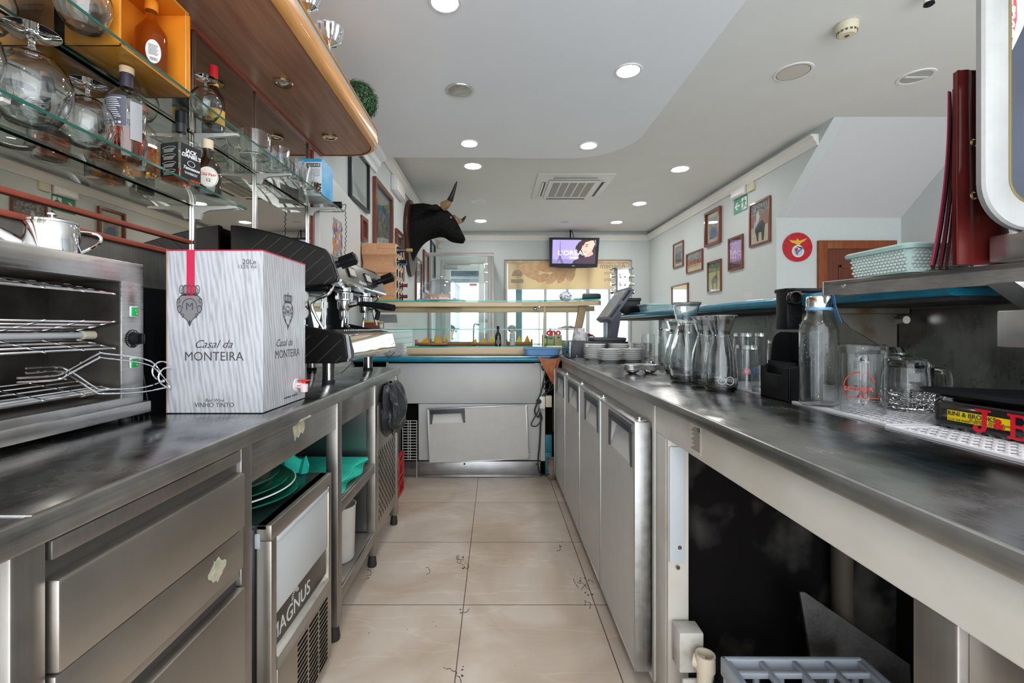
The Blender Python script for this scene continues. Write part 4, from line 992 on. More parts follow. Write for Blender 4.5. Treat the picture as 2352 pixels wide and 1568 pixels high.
# teapot
t = thing('teapot', 'small polished steel teapot standing on top of the toaster', 'teapot', (-1.035, 1.052, tz1), 0)
c0 = (-1.035, 1.052, tz1 + .0005)
m = MB(); m.lathe([(0, 0), (.046, 0), (.050, .003), (.050, .060), (.046, .072), (.044, .073)], c0, 36); m.build('body', CHROME, t)
m = MB(); m.lathe([(.047, .072), (.046, .077), (.030, .082), (0, .084)], c0, 36); m.build('lid', CHROME, t)
m = MB(); m.lathe([(0, .083), (.005, .084), (.004, .088), (.009, .092), (.009, .096), (.003, .100), (0, .104)], c0, 16); m.build('lid_knob', CHROME, t)
m = MB(); m.tube([(-1.075, 1.02, tz1 + .015), (-1.105, .992, tz1 + .045), (-1.125, .968, tz1 + .088)], .01, 12, rs=[.020, .013, .007]); m.build('spout', CHROME, t)
m = MB(); m.tube(spline([(-1.005, 1.085, tz1 + .060), (-.985, 1.110, tz1 + .060), (-.978, 1.118, tz1 + .048), (-.985, 1.108, tz1 + .030), (-1.005, 1.092, tz1 + .010)], 4), .004, 8); m.build('handle', CHROME, t)
# ---------- wine box
bx0, bx1, by0, by1, bz0, bz1 = -.927, -.6565, 1.271, 1.556, LT + .002, 1.420
t = thing('wine_box', 'large pale wood-printed wine carton with red ribbon print on the counter', 'box', ((bx0 + bx1) / 2, (by0 + by1) / 2, LT))
def wood_print():
    m, nt, b = _nt('whitewashed_wood_print'); N, L = nt.nodes, nt.links
    tc = N.new('ShaderNodeTexCoord'); mp = N.new('ShaderNodeMapping'); mp.inputs['Scale'].default_value = (6, 6, .9)
    L.new(tc.outputs['Object'], mp.inputs[0])
    w = N.new('ShaderNodeTexWave'); w.wave_type = 'BANDS'; w.bands_direction = 'DIAGONAL'; w.inputs['Scale'].default_value = 7.5; w.inputs['Distortion'].default_value = 5; w.inputs['Detail'].default_value = 5; w.inputs['Detail Scale'].default_value = 1.3
    L.new(mp.outputs[0], w.inputs[0])
    n = N.new('ShaderNodeTexNoise'); n.inputs['Scale'].default_value = 9; mp2 = N.new('ShaderNodeMapping'); mp2.inputs['Scale'].default_value = (12, 12, 1); L.new(tc.outputs['Object'], mp2.inputs[0]); L.new(mp2.outputs[0], n.inputs[0]); n.inputs['Detail'].default_value = 6
    mx = N.new('ShaderNodeMix'); mx.data_type = 'FLOAT'; mx.inputs[0].default_value = .72; L.new(w.outputs['Fac'], mx.inputs[2]); L.new(n.outputs[0], mx.inputs[3])
    r = N.new('ShaderNodeValToRGB'); r.color_ramp.elements[0].position = .30; r.color_ramp.elements[0].color = (.37, .37, .40, 1); r.color_ramp.elements[1].position = .60; r.color_ramp.elements[1].color = (.54, .54, .575, 1)
    L.new(mx.outputs[0], r.inputs[0]); L.new(r.outputs[0], b.inputs['Base Color']); b.inputs['Roughness'].default_value = .22
    return m
m = MB(); m.box(bx0, bx1, by0, by1, bz0, bz1, .0015, 1); m.build('carton', wood_print(), t)
CRIM = mat('crimson_print', (.56, .02, .07), .35)
m = MB(); m.box(bx0 + .056, bx0 + .079, by0 - .0006, by0, 1.290, bz1 + .0004); m.box(bx0, bx1 + .0004, by0 - .0008, by0, bz1 - .003, bz1 + .0006); m.box(bx1, bx1 + .0008, by0 - .0008, by1, bz1 - .003, bz1 + .0006); m.build('red_ribbon', CRIM, t)
m = MB(); m.box(bx0 - .001, bx0 + .001, by0 - .001, by0 + .001, bz0, bz1); m.box(bx0 - .001, bx0, by0, by1, bz1 - .003, bz1 + .001); m.build('kraft_edge', mat('kraft', (.42, .25, .16), .8), t)
GP = mat('grey_box_print', (.055, .05, .06), .4)
def crest(o, F, s, fillm):
    sh = [(0, -.052), (.008, -.040), (.020, -.030), (.034, -.012), (.036, .010), (.030, .022), (.022, .030), (.0, .032)]
    poly = [(x * s, y * s) for x, y in sh] + [(-x * s, y * s) for x, y in reversed(sh[1:-1])]
    if fillm:
        m = MB(); m.prism(poly, F, .0005); m.prism([(x * s, y * s) for x, y in ((-.022, .028), (-.026, .045), (-.016, .058), (0, .062), (.016, .058), (.026, .045), (.022, .028))], F, .0005); m.build('crest_ground', fillm, o)
    m = MB(); L_ = []
    L_.append([F @ Vector((x, y, .0007)) for x, y in poly + [poly[0]]])
    L_.append([F @ Vector((s * (.020 * math.cos(a)), s * (.0 + .020 * math.sin(a)), .0007)) for a in [math.radians(d) for d in range(-20, 201, 20)]])
    for k in (-.018, -.009, 0, .009, .018):
        L_.append([F @ Vector((s * (k * 1.25 + .006 * math.cos(a)), s * (.045 + .012 * math.sin(a)), .0007)) for a in [2 * PI * i / 14 for i in range(15)]])
    for sg in (-1, 1):
        L_.append([F @ Vector((sg * s * (.028 + .006 * math.cos(a)), s * (-.010 + .010 * math.sin(a)), .0007)) for a in [2 * PI * i / 12 for i in range(11)]])
        L_.append([F @ Vector((sg * s * (.020 + .004 * math.cos(a)), s * (-.028 + .005 * math.sin(a)), .0007)) for a in [2 * PI * i / 10 for i in range(9)]])
        L_.append([F @ Vector((sg * s * (.031 + .004 * math.cos(a)), s * (.014 + .006 * math.sin(a)), .0007)) for a in [2 * PI * i / 10 for i in range(9)]])
    L_.append([F @ Vector((s * x, s * y, .0007)) for x, y in ((-.022, .034), (0, .030), (.022, .034))])
    L_.append([F @ Vector((s * x, s * y, .0007)) for x, y in ((0, .058), (0, .066))])
    for q in L_: m.tube(q, .0011 * s, 4)
    m.prism([(s * x, s * y) for x, y in ((0, -.060), (.005, -.048), (0, -.040), (-.005, -.048))], F, .0006)
    m.build('crest', GP, o)
    text('M', .030 * s, GP, o, F @ Matrix.Translation((0, -.012 * s, .0004)), name='crest_letter')
crest(t, FRONT((bx0 + .0645, by0, 1.263)), 1.0, mat('crest_grey', (.22, .21, .22), .4))
crest(t, EAST((bx1, 1.425, 1.250)), .95, None)
text('Casal da', .032, GP, t, FRONT((bx0 + .130, by0, 1.144)), name='print', shear=.45)
text('MONTEIRA', .036, GP, t, FRONT((bx0 + .133, by0, 1.108)), name='print', sx=.93)
text('Red Wine', .013, GP, t, FRONT((bx0 + .134, by0, .992)), name='print', shear=.3)
text('VINHO TINTO', .018, GP, t, FRONT((bx0 + .134, by0, .977)), name='print', sx=.95)
text('20Le', .020, GP, t, FRONT((bx0 + .233, by0, 1.380)), name='print')
text('13,5% Vol.', .0145, GP, t, FRONT((bx0 + .228, by0, 1.368)), name='print', sx=.9)
text('Casal da', .032, GP, t, EAST((bx1, 1.400, 1.144)), name='print', shear=.45)
text('MONTEIRA', .036, GP, t, EAST((bx1, 1.425, 1.108)), name='print', sx=.93)
tp = MB(); tp.lathe([(0, 0), (.022, 0), (.022, .003), (0, .004)], n=28, M=frame((bx1, 1.485, 1.012), (0, 1, 0), (0, 0, 1))); tp = tp.build('tap_collar', WHITEP, t)
q = MB(); q.cyl((bx1 + .002, 1.485, 1.012), (bx1 + .030, 1.485, 1.008), .010, .012); q.cyl((bx1 + .026, 1.485, 1.016), (bx1 + .026, 1.485, .990), .013, .011); q.build('tap_spout', mat('pinkish_plastic', (.72, .58, .62), .35), tp)
q = MB(); q.cyl((bx1 + .026, 1.485, 1.012), (bx1 + .026, 1.485, 1.026), .007); q.box(bx1 + .008, bx1 + .046, 1.472, 1.498, 1.026, 1.030, .002); q.box(bx1 + .006, bx1 + .020, 1.474, 1.496, 1.010, 1.013, .001); q.build('tap_lever', mat('red_plastic', (.65, .02, .02), .3), tp)
m = MB()
for i in range(16): m.box(bx1, bx1 + .0005, 1.40 + i * .006, 1.4042 + i * .006, .978 + .001 * (i % 2), .984 - .0015 * ((i * 5) % 3 == 0)) if i != 8 else None
m.build('small_print', GP, t)

# ---------- espresso machine
ey0, ey1 = 1.90, 2.715
em = thing('espresso_machine', 'black and chrome two-group espresso machine on the left counter', 'espresso machine', (-.87, 2.3, LT))
BLKS = mat('black_side_panel', (.009, .0085, .0085), .34, bump=.15, nscale=90, spec=.3)
EX = -1.12
for (y, x) in ((1.985, -.735), (2.60, -.735), (1.985, -1.06), (2.60, -1.06)):
    m = MB(); m.lathe([(.026, .012), (.026, .095)], (x, y, LT), 24); m.cyl((x, y, LT + .012), (x, y, LT + .096), .026, n=24); o = m.build('leg', CHROME_SOFT, em)
    m = MB(); m.lathe([(0, 0), (.027, 0), (.0275, .014), (0, .014)], (x, y, LT), 24); m.build('rubber_foot', RUBBER, o)
# lower body + tray
low = [(EX, 1.052), (-.66, 1.052), (-.612, 1.075), (-.600, 1.10), (-.625, 1.17), (-.66, 1.185), (-.86, 1.205), (EX, 1.215)]
Fp = lambda y: frame((0, y, 0), (1, 0, 0), (0, 0, 1))
m = MB(); m.prism(low[:2] + [(-.63, 1.056), (-.635, 1.170), (-.66, 1.178), (-.86, 1.195), (EX, 1.20)], Fp(ey1), ey1 - ey0 - .02); m.build('base', mat('dark_steel_base', (.10, .10, .10), .3, 1.), em)
m = MB(); ins = [(-.64, 1.054), (-.614, 1.062), (-.604, 1.075), (-.603, 1.100), (-.622, 1.166), (-.634, 1.174), (-.85, 1.192), (-.85, 1.188), (-.64, 1.168)]
m.prism(ins, Fp(ey1 - .005), ey1 - ey0 - .03); m.build('drip_tray', CHROME, em, ang=30)
m = MB(); m.box(-.602, -.590, 2.60, 2.645, 1.108, 1.116, .002); m.box(-.612, -.598, 2.612, 2.625, 1.10, 1.14, .003); m.build('tray_clip', CHROME_SOFT, em)
# side panels (near and far) with ribs
def side(y, w):
    m = MB(); pl = [(EX, 1.050), (-.668, 1.050), (-.632, 1.060), (-.622, 1.075), (-.634, 1.165), (-.645, 1.178), (-.88, 1.225), (EX, 1.240)]
    m.prism(pl, Fp(y + w), w); o = m.build('lower_side_panel', BLKS, em, bev=.006)
    r = MB()
    for k in range(7):
        x0 = -1.05 + k * .075; a = (x0, 1.056); d = .16 if k < 6 else .06
        b_ = (min(x0 + .17, -.65), 1.056 + (min(x0 + .17, -.65) - x0) * .95)
        if b_[1] > 1.215 - (b_[0] + .9) * .15: 
            tt = .70; b_ = (x0 + .17 * tt, 1.056 + .17 * tt * .95)
        r.tube([(a[0], y - .001, a[1]), (b_[0], y - .001, b_[1])], .0022, 6)
    r.build('rib', mat('rib_grey', (.05, .047, .045), .35), o)
    pl = [(EX, 1.380), (-.80, 1.372), (-.690, 1.388), (-.672, 1.400), (-.668, 1.415), (-.700, 1.510), (-.722, 1.535), (-.80, 1.562), (-.92, 1.598), (-1.02, 1.622), (-1.09, 1.633), (EX, 1.636)]
    m = MB(); m.prism(pl, Fp(y + w), w); o = m.build('upper_side_panel', BLKS, em, bev=.006)
    r = MB()
    def topz(x):
        q = [(-.668, 1.415), (-.700, 1.510), (-.722, 1.535), (-.80, 1.562), (-.92, 1.598), (-1.02, 1.622), (-1.09, 1.633), (-1.2, 1.64)]
        for (x0, z0), (x1, z1) in zip(q, q[1:]):
            if x1 <= x <= x0: return z0 + (z1 - z0) * (x0 - x) / (x0 - x1)
        return 1.4
    for k in range(9):
        x0 = -1.20 + k * .068; z0 = 1.385; s = 0; pts = []
        while s < .34:
            x = x0 + s; z = z0 + s * .85
            if x > -.675 or (x > EX + .01 and z > topz(x) - .01): break
            if x > EX + .01: pts.append((x, y - .001, z))
            s += .01
        if len(pts) > 2: r.tube([pts[0], pts[-1]], .0026, 6)
    r.build('rib', MC['rib_grey'], o)
side(ey0, .030); side(ey1 - .03, .030)
# top housing & front control panel
m = MB(); m.prism([(EX, 1.385), (-.80, 1.378), (-.700, 1.392), (-.705, 1.50), (-.725, 1.528), (-.80, 1.552), (-.92, 1.588), (-1.02, 1.612), (EX, 1.626)], Fp(ey1 - .03), ey1 - ey0 - .06); m.build('top_housing', BLACKP, em)
fpn = MB(); fpn.prism([(-.705, 1.385), (-.668, 1.398), (-.664, 1.410), (-.698, 1.512), (-.712, 1.520)], Fp(ey1 + .002), ey1 - ey0 - .026); fpn = fpn.build('control_panel', steel_mat('panel_dark_steel', (.28, .28, .28), (.42, .42, .42), .15, .25, 'y', 6), em)
m = MB(); m.tube([(-.664, ey0 + .03, 1.404), (-.664, ey1, 1.404)], .006, 8); m.build('lower_rail', CHROME, em)
dn = Vector((.095, 0, .034)).normalized()
def on_panel(y, f):      # f 0 bottom .. 1 top
    return Vector((-.664 + (-.034) * f, y, 1.410 + .102 * f))
for (y, s) in ((1.945, 1), (2.655, 1)):
    p = on_panel(y, .62)
    m = MB(); m.cyl(p, p + dn * .02, .016, .014, 20); o = m.build('steam_knob', BLACKP, em)
    q = MB(); a, b = p + dn * .018, p + dn * .085; q.cyl(a, b, .023, .026, 24); q.cyl(b, b + dn * .006, .024, .018, 24)
    for i in range(8):
        an = 2 * PI * i / 8; u = Vector((0, 1, 0)); v = dn.cross(u); off = (u * math.cos(an) + v * math.sin(an)) * .0245
        q.cyl(a + off * .96, b + off * 1.03, .004, n=6)
    q.build('grip', BLACKP, o)
for y in (2.13, 2.40):
    p = on_panel(y, .5); F = frame(p, (0, 1, 0), (-.034, 0, .102))
    m = MB(); m.prism(rrect(.105, .052, .008), F, .006); o = m.build('button_pad', BLACKP, fpn)
    q = MB(); q.prism(rrect(.088, .036, .003), F, .0008, .006); o2 = q.build('key_plate', mat('cream_keys', (.60, .56, .45), .5), fpn)
m = MB(); m.tube(spline([on_panel(2.215 + i * .0085, .10 + (.13 if i % 2 else -.03) * (1.6 if i == 1 else 1)) + Vector((.003, 0, .001)) for i in range(14)], 4), .0018, 6); m.build('script_badge', CHROME, fpn)
# back of working area
m = MB(); m.box(-.93, -.915, ey0 + .03, ey1 - .03, 1.19, 1.39); m.build('back_plate', CHROME, em)
m = MB(); m.box(-.915, -.72, ey0 + .04, ey1 - .04, 1.362, 1.39, .01); m.build('group_beam', BLACKP, em)
# gauges
for z in (1.335, 1.265):
    m = MB(); m.cyl((-.90, 1.96, z), (-.82, 1.93, z), .030, n=28); o = m.build('gauge', CHROME, em)
    q = MB(); F = frame((-.8195, 1.9298, z), Vector((.35, .94, 0)), (0, 0, 1)); q.prism([(.024 * math.cos(a), .024 * math.sin(a)) for a in [2 * PI * i / 28 for i in range(28)]], F, -.001); q.build('gauge_face', PAPER, o)
# groups with portafilters
for gi, y in enumerate((2.13, 2.46)):
    gx = -.715
    g_ = MB(); g_.lathe([(0, 1.392), (.030, 1.392), (.030, 1.372), (.037, 1.366), (.037, 1.330), (0, 1.325)], (gx, y, 0), 28); g_.build('group_head', CHROME, em)
    p = MB()
    for i in range(20):
        an = 2 * PI * i / 20; p.cyl((gx + .037 * math.cos(an), y + .037 * math.sin(an), 1.336), (gx + .037 * math.cos(an), y + .037 * math.sin(an), 1.362), .004, n=6)
    p.build('locking_ring', CHROME, em)
    pf = MB(); pf.lathe([(0, 1.28), (.022, 1.282), (.031, 1.295), (.032, 1.326)], (gx, y, 0), 28); pf.cyl((gx, y, 1.282), (gx, y, 1.245), .010); pf.tube(spline([(gx, y - .002, 1.255), (gx, y - .022, 1.235), (gx, y - .026, 1.205)], 4), .006)
    pf.tube([(gx + .028, y - .008, 1.308), (gx + .075, y - .022, 1.314)], .009, 10, rs=[.014, .009]); pf = pf.build('portafilter', CHROME_SOFT, em)
    if gi == 0: pts = [(gx + .072, y - .021, 1.3135), (gx + .10, y - .032, 1.312), (gx + .15, y - .05, 1.306), (gx + .205, y - .068, 1.298)]
    else: pts = [(gx + .06, y - .02, 1.312), (gx + .085, y - .035, 1.285), (gx + .08, y - .045, 1.245)]
    h = MB(); h.tube(pts, .012, 14, rs=[.009, .0125, .0145, .017][:len(pts)])
    e = Vector(pts[-1]); dd = (e - Vector(pts[-2])).normalized()
    if gi == 0: h.cyl(e, e + dd * .004, .012, n=14); h.cyl(e + dd * .004, e + dd * .052, .0175, .0155, 16)
    h.build('handle', BLACKP, pf)
for y in (2.0, 2.27, 2.58):
    m = MB(); m.cyl((-.86, y, 1.19), (-.86, y, 1.36), .016, n=16); m.cyl((-.86, y, 1.20), (-.86, y, 1.215), .024, n=16); m.cyl((-.86, y, 1.30), (-.86, y, 1.33), .022, n=16); m.build('pillar', CHROME, em)
m = MB(); m.prism([(-.90, 1.19), (-.70, 1.19), (-.75, 1.20), (-.79, 1.25), (-.80, 1.375), (-.86, 1.375)], Fp(2.32), .04); m.build('centre_column', BLACKP, em)
m = MB(); m.tube(spline([(-.705, 1.945, 1.395), (-.700, 1.935, 1.375), (-.715, 1.925, 1.345), (-.765, 1.935, 1.325), (-.790, 1.94, 1.30), (-.775, 1.945, 1.25), (-.738, 1.95, 1.185)], 6), .0072, 10); m.build('steam_wand', CHROME_SOFT, em)
m = MB(); m.tube(spline([(-.700, 2.665, 1.395), (-.695, 2.67, 1.37), (-.715, 2.665, 1.34), (-.72, 2.66, 1.28), (-.700, 2.655, 1.215)], 6), .007, 10); m.build('steam_wand', CHROME_SOFT, em)
m = MB()
for i in range(30):
    y = ey0 + .045 + i * .0245; m.box(-.84, -.652, y, y + .006, 1.187, 1.193)
m.build('drip_grid', CHROME_SOFT, em)
# drip grid back: knock box lid / black box behind machine, left of the carton
t = thing('sloped_black_stand', 'black ribbed slanted stand leaning between toaster and wine carton', 'stand', (-1.06, 1.36, LT))
m = MB(); m.prism([(-1.08, 0), (-.985, 0), (-1.02, .36), (-1.08, .36)], frame((0, 1.40, LT), (1, 0, 0), (0, 0, 1)), .10); m.build('body', BLACKP, t)
m = MB()
for i in range(5): m.tube([(-1.062 + i * .016, 1.298, LT + .01), (-1.07 + i * .010, 1.298, LT + .20)], .0018, 5)
m.build('rib', MC['rib_grey'], t)
# ================================================================== RIGHT COUNTER
RT = .986
rc = thing('refrigerated_counter', 'long refrigerated bar counter on the right with four grey doors and steel top', 'counter', (.9, 2.2, 0))
m = MB(); m.box(.505, 1.285, .15, 3.50, RT - .006, RT, .001); m.build('worktop', STEEL_TOP, rc)
m = MB(); m.box(.497, .510, .15, 3.505, RT - .030, RT + .0012, .005); m.box(.51, 1.285, .15, 3.49, RT - .03, RT - .007); m.build('worktop_edge', STEEL_LIP, rc)
m = MB(); m.box(.516, .530, .15, 3.50, .867, RT - .03, .002); m.box(.522, .60, .15, 1.42, .862, .870, .002); m.build('fascia', CREAMP, rc)
m = MB(); m.box(.530, 1.26, 1.42, 3.50, .07, .955); m.build('body', PANELM, rc)
m = MB()
m.box(.516, .530, 1.366, 1.452, .04, .867, .003); m.box(.518, .58, 1.352, 1.372, .04, .867, .002); m.box(.512, .520, 1.452, 1.475, .06, .95, .003); m.box(.516, .530, 1.452, 3.5, .04, .075, .002)
m.build('frame', CREAMP, rc)
m = MB(); m.box(.520, .565, 1.345, 1.352, .50, .845, .001); m.build('mounting_plate', mat('bluish_plate', (.46, .49, .52), .4), rc)
for q_ in ((.545, 1.344, .485), (.55, 1.344, .545)):
    m = MB(); m.sphere(q_, .006, 1, .6, 1, 10, 6); m.build('screw', mat('rusty_screw', (.10, .05, .035), .6), rc)
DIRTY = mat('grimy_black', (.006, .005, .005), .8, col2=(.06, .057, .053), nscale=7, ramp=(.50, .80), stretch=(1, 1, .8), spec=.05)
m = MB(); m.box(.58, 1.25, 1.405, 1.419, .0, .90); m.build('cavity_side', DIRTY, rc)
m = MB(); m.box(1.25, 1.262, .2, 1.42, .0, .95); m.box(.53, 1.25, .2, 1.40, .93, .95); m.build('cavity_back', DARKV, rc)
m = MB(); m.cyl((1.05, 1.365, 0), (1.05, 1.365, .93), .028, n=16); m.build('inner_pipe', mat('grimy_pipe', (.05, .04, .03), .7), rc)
m = MB(); m.box(.518, .60, .505, .560, .0, .867, .003); m.build('post', STEEL_POST, rc)
m = MB(); m.box(.560, .575, .2, .505, .0, .867, .002); m.build('vented_panel', mat('dark_panel', (.035, .035, .037), .45), rc)
m = MB(); m.box(.530, .56, .2, .505, .80, .867, .002); m.build('panel_rail', STEEL_POST, rc)
m = MB()
for i in range(6):
    z = .40 + i * .05
    for yy in (.44, .38, .32): m.box(.5585, .5600, yy, yy + .035, z, z + .009)
m.build('vent_slot', DARKV, rc)
# rating plate
m = MB(); m.box(.5150, .5162, 1.130, 1.195, .878, .952); o = m.build('rating_plate', mat('plate_paper', (.55, .50, .42), .5), rc)
m = MB()
for i in range(13):
    z = .942 - i * .0047; m.box(.5146, .5150, 1.136, 1.168 + .022 * ((i * 7) % 5) / 5, z, z + .0018)
m.build('print', INK, o)
text('CE', .014, INK, o, WEST((.5148, 1.142, .936)), name='print')
# doors ---------------------------------------------------------------
DKH = mat('dark_grey_handle', (.055, .062, .075), .4)
DOORIN = mat('door_recess_paint', (.62, .60, .57), .4)
def fridge_door(name, w, h, t, hx0, hx1, hz1, hh, root, trim=True):
    """local: x across, z up from the bottom, front face at y=0 facing -y"""
    hz0 = hz1 - hh
    def P_(mb, nm, mt, par=root, **k): return mb.build(nm, mt, par, local=True, **k)
    d = MB(); d.box(0.002, hx0, 0, t, 0, h); d.box(hx1, w, 0, t, 0, h); d.box(hx0, hx1, 0, t, 0, hz0); d.box(hx0, hx1, 0, t, hz1, h)
    d.box(hx0, hx1, t * .75, t, hz0, hz1)
    o = P_(d, 'door_panel', DOORM)
    d = MB(); F = frame((hx0, 0, 0), (0, 1, 0), (0, 0, 1))
    d.prism([(0.0005, hz0), (t * .74, hz1), (t * .74, hz0)], F, hx1 - hx0); P_(d, 'handle_recess', DOORIN)
    d = MB(); k = .018
    d.box(hx0 - .012, hx1 + .012, -.005, .006, hz1 - .012, hz1 + .022, .003)
    for i in range(4): d.box(hx0 - .004, hx1 + .004, -.008, -.004, hz1 - .008 + i * .007, hz1 - .004 + i * .007, .0015)
    for a, b in ((hx0 - .012, hx0 + .004), (hx1 - .004, hx1 + .012)): 
        d.prism([(a, hz1), (b + (.014 if a < hx0 else 0), hz1), (b, hz0 - .005), (a, hz0 - .005)] if a < hx0 else [(a - .014, hz1), (b, hz1), (b, hz0 - .005), (a, hz0 - .005)], frame((0, .001, 0), (1, 0, 0), (0, 0, 1)), .005)
    P_(d, 'handle', DKH)
    d = MB()
    for a in ((0, w, h - .006, h + .002), (0, w, -.002, .006)): d.box(a[0] - .001, a[1] + .001, -.003, t + .001, a[2], a[3], .0015)
    for a in ((-.002, .007), (w - .007, w + .002)): d.box(a[0], a[1], -.003, t + .001, 0, h, .0015)
    P_(d, 'edge_trim', ALU)
edges = [3.537, 3.004, 2.480, 1.985, 1.483]
names = ('farthest grey fridge door, beside the dangling cables', 'second grey fridge door from the far end', 'third grey fridge door, next to the nearest one', 'nearest grey fridge door, next to the open dark cavity')
for i in range(4):
    w = edges[i] - edges[i + 1] - .008
    r = thing('fridge_door', names[i] + ' of the right counter', 'fridge door', (.462, edges[i] - .004, .068), -PI / 2, 'grey fridge doors of the right counter')
    fridge_door('fridge_door', w, .819, .05, .165, w - .045, .782, .115, r)
    q = MB(); q.box(w - .05, w - .005, .010, .045, .8215, .826, .002); q.cyl((w - .028, .022, .826), (w - .028, .022, .833), .009, n=14); q.build('hinge', CHROME_SOFT, r, local=True)

# ---------- stuff in the cavity
t = thing('junction_box', 'dirty white electrical junction box on the post beside the cavity', 'junction box', (.56, 1.32, .28))
m = MB(); m.box(.525, .595, 1.285, 1.343, .215, .330, .005); m.build('box', mat('dirty_white', (.52, .49, .45), .5, col2=(.30, .26, .22), nscale=14, ramp=(.5, .75)), t)
m = MB(); m.box(.530, .61, 1.275, 1.285, .13, .205, .004); m.build('lower_box', MC['dirty_white'], t)
t = thing('drain_pipe', 'cream plastic tee pipe with black hose below the junction box', 'pipe', (.575, 1.25, .0))
m = MB(); m.lathe([(.022, .0), (.022, .255), (.026, .257), (.026, .300), (.021, .300), (.020, .20)], (.580, 1.245, .0), 24); m.cyl((.580, 1.245, .272), (.555, 1.262, .272), .018, n=16); m.build('pipe', mat('cream_pvc', (.62, .54, .42), .4), t)
m = MB(); m.tube(spline([(.590, 1.228, .232), (.602, 1.222, .222), (.615, 1.232, .18), (.62, 1.24, .10), (.62, 1.245, .01)], 5), .017, 12); m.build('hose', BLACKP, t)
t = thing('leaning_panel', 'dull grey metal sheet leaning in the dark cavity', 'metal sheet', (.85, 1.1, 0))
m = MB(); m.prism([(.93, .001), (.865, .45), (.878, .45), (1.17, .25), (1.17, .001)], frame((0, 1.27, 0), (1, 0, 0), (0, .04, 1)), .008)
m.build('sheet', steel_mat('dull_sheet', (.16, .15, .15), (.26, .25, .24), .4, .5, 'y', 4), t)
t = thing('plastic_crate', 'blue-grey lattice plastic crate on the floor under the right counter', 'crate', (.78, 1.12, 0))
CR = mat('blue_grey_plastic', (.36, .40, .46), .4)
m = MB(); cx0, cx1, cy0, cy1, cz = .600, .98, .93, 1.205, .325
for a in ((cx0, cx1, cy0, cy0 + .014), (cx0, cx1, cy1 - .014, cy1), (cx0, cx0 + .014, cy0, cy1), (cx1 - .014, cx1, cy0, cy1)):
    m.box(a[0], a[1], a[2], a[3], cz - .05, cz, .005); m.box(a[0], a[1], a[2], a[3], .0, .03, .004)
for i in range(6):
    x = cx0 + .02 + i * (cx1 - cx0 - .05) / 5
    for y in (cy0, cy1 - .012): m.box(x, x + .014, y, y + .012, .0, cz - .02, .003)
for i in range(5):
    y = cy0 + .02 + i * (cy1 - cy0 - .05) / 4
    for x in (cx0, cx1 - .012): m.box(x, x + .012, y, y + .014, .0, cz - .02, .003)
m.build('crate_side', CR, t)
m = MB()
for i in range(5): 
    x = cx0 + .01 + i * (cx1 - cx0 - .034) / 4; m.box(x, x + .014, cy0 + .01, cy1 - .01, cz - .02, cz - .004, .003)
for i in range(3):
    y = cy0 + .08 + i * .07; m.box(cx0 + .01, cx1 - .01, y, y + .012, cz - .022, cz - .006, .003)
m.build('lattice_top', CR, t)
t = thing('corrugated_hose', 'dark corrugated hose lying behind the plastic crate', 'hose', (1.1, 1.2, 0))
m = MB(); 
pth = spline([(1.02, 1.20, .035), (1.03, 1.17, .14), (1.07, 1.12, .22), (1.13, 1.06, .20), (1.15, .95, .04)], 12)
m.tube(pth, .03, 12, rs=[.030 + .004 * (i % 2) for i in range(len(pth))]); m.build('hose', mat('dark_hose', (.035, .03, .028), .5), t)

# ---------- splash, bar top, brackets
m = MB(); m.box(1.291, 1.302, .15, 3.50, RT + .001, 1.259); tag(m.build('steel_splashback', STEEL_WALL), 'smudged steel splashback behind the right worktop', 'splashback')
m = MB(); m.box(1.304, 1.42, 1.0, 3.60, 0, 1.270); o = m.build('bar_partition', mat('bar_front', (.45, .42, .38), .5)); tag(o, 'partition wall carrying the blue bar top on the right', 'partition')
bt = thing('blue_bar', 'long turquoise-blue rounded bar top above the right worktop', 'bar', (1.2, 2.3, 1.29))
m = MB(); zz0, zz1 = 1.272, 1.312; r_ = .02
prf = [(1.55, zz0), (1.02, zz0)] + [(1.02 + r_ * math.cos(math.radians(a)), 1.292 + r_ * math.sin(math.radians(a))) for a in range(260, 90, -15)] + [(1.02, zz1), (1.55, zz1)]
m.prism(prf, frame((0, 3.95, 0), (1, 0, 0), (0, 0, 1)), 3.95 - 1.0); m.build('laminate_top', BLUE, bt, ang=50)
m = MB(); m.box(1.03, 1.29, 1.0, 3.9, 1.262, 1.2715); m.build('underside', mat('dark_underside', (.04, .038, .035), .6), bt)
m = MB(); m.box(1.05, 1.288, 1.40, 1.48, 1.245, 1.262, .002); m.prism([(1.288, 1.245), (1.10, 1.245), (1.14, 1.20), (1.25, 1.135), (1.288, 1.13)], frame((0, 1.452, 0), (1, 0, 0), (0, 0, 1)), .006); m.build('bracket', mat('rusty_cream_bracket', (.30, .27, .23), .5, col2=(.16, .09, .04), nscale=9, ramp=(.5, .7)), bt)
m = MB(); m.cyl((1.25, 1.40, 1.225), (1.25, 1.37, 1.225), .012, n=12); m.build('bolt', CHROME_SOFT, bt)
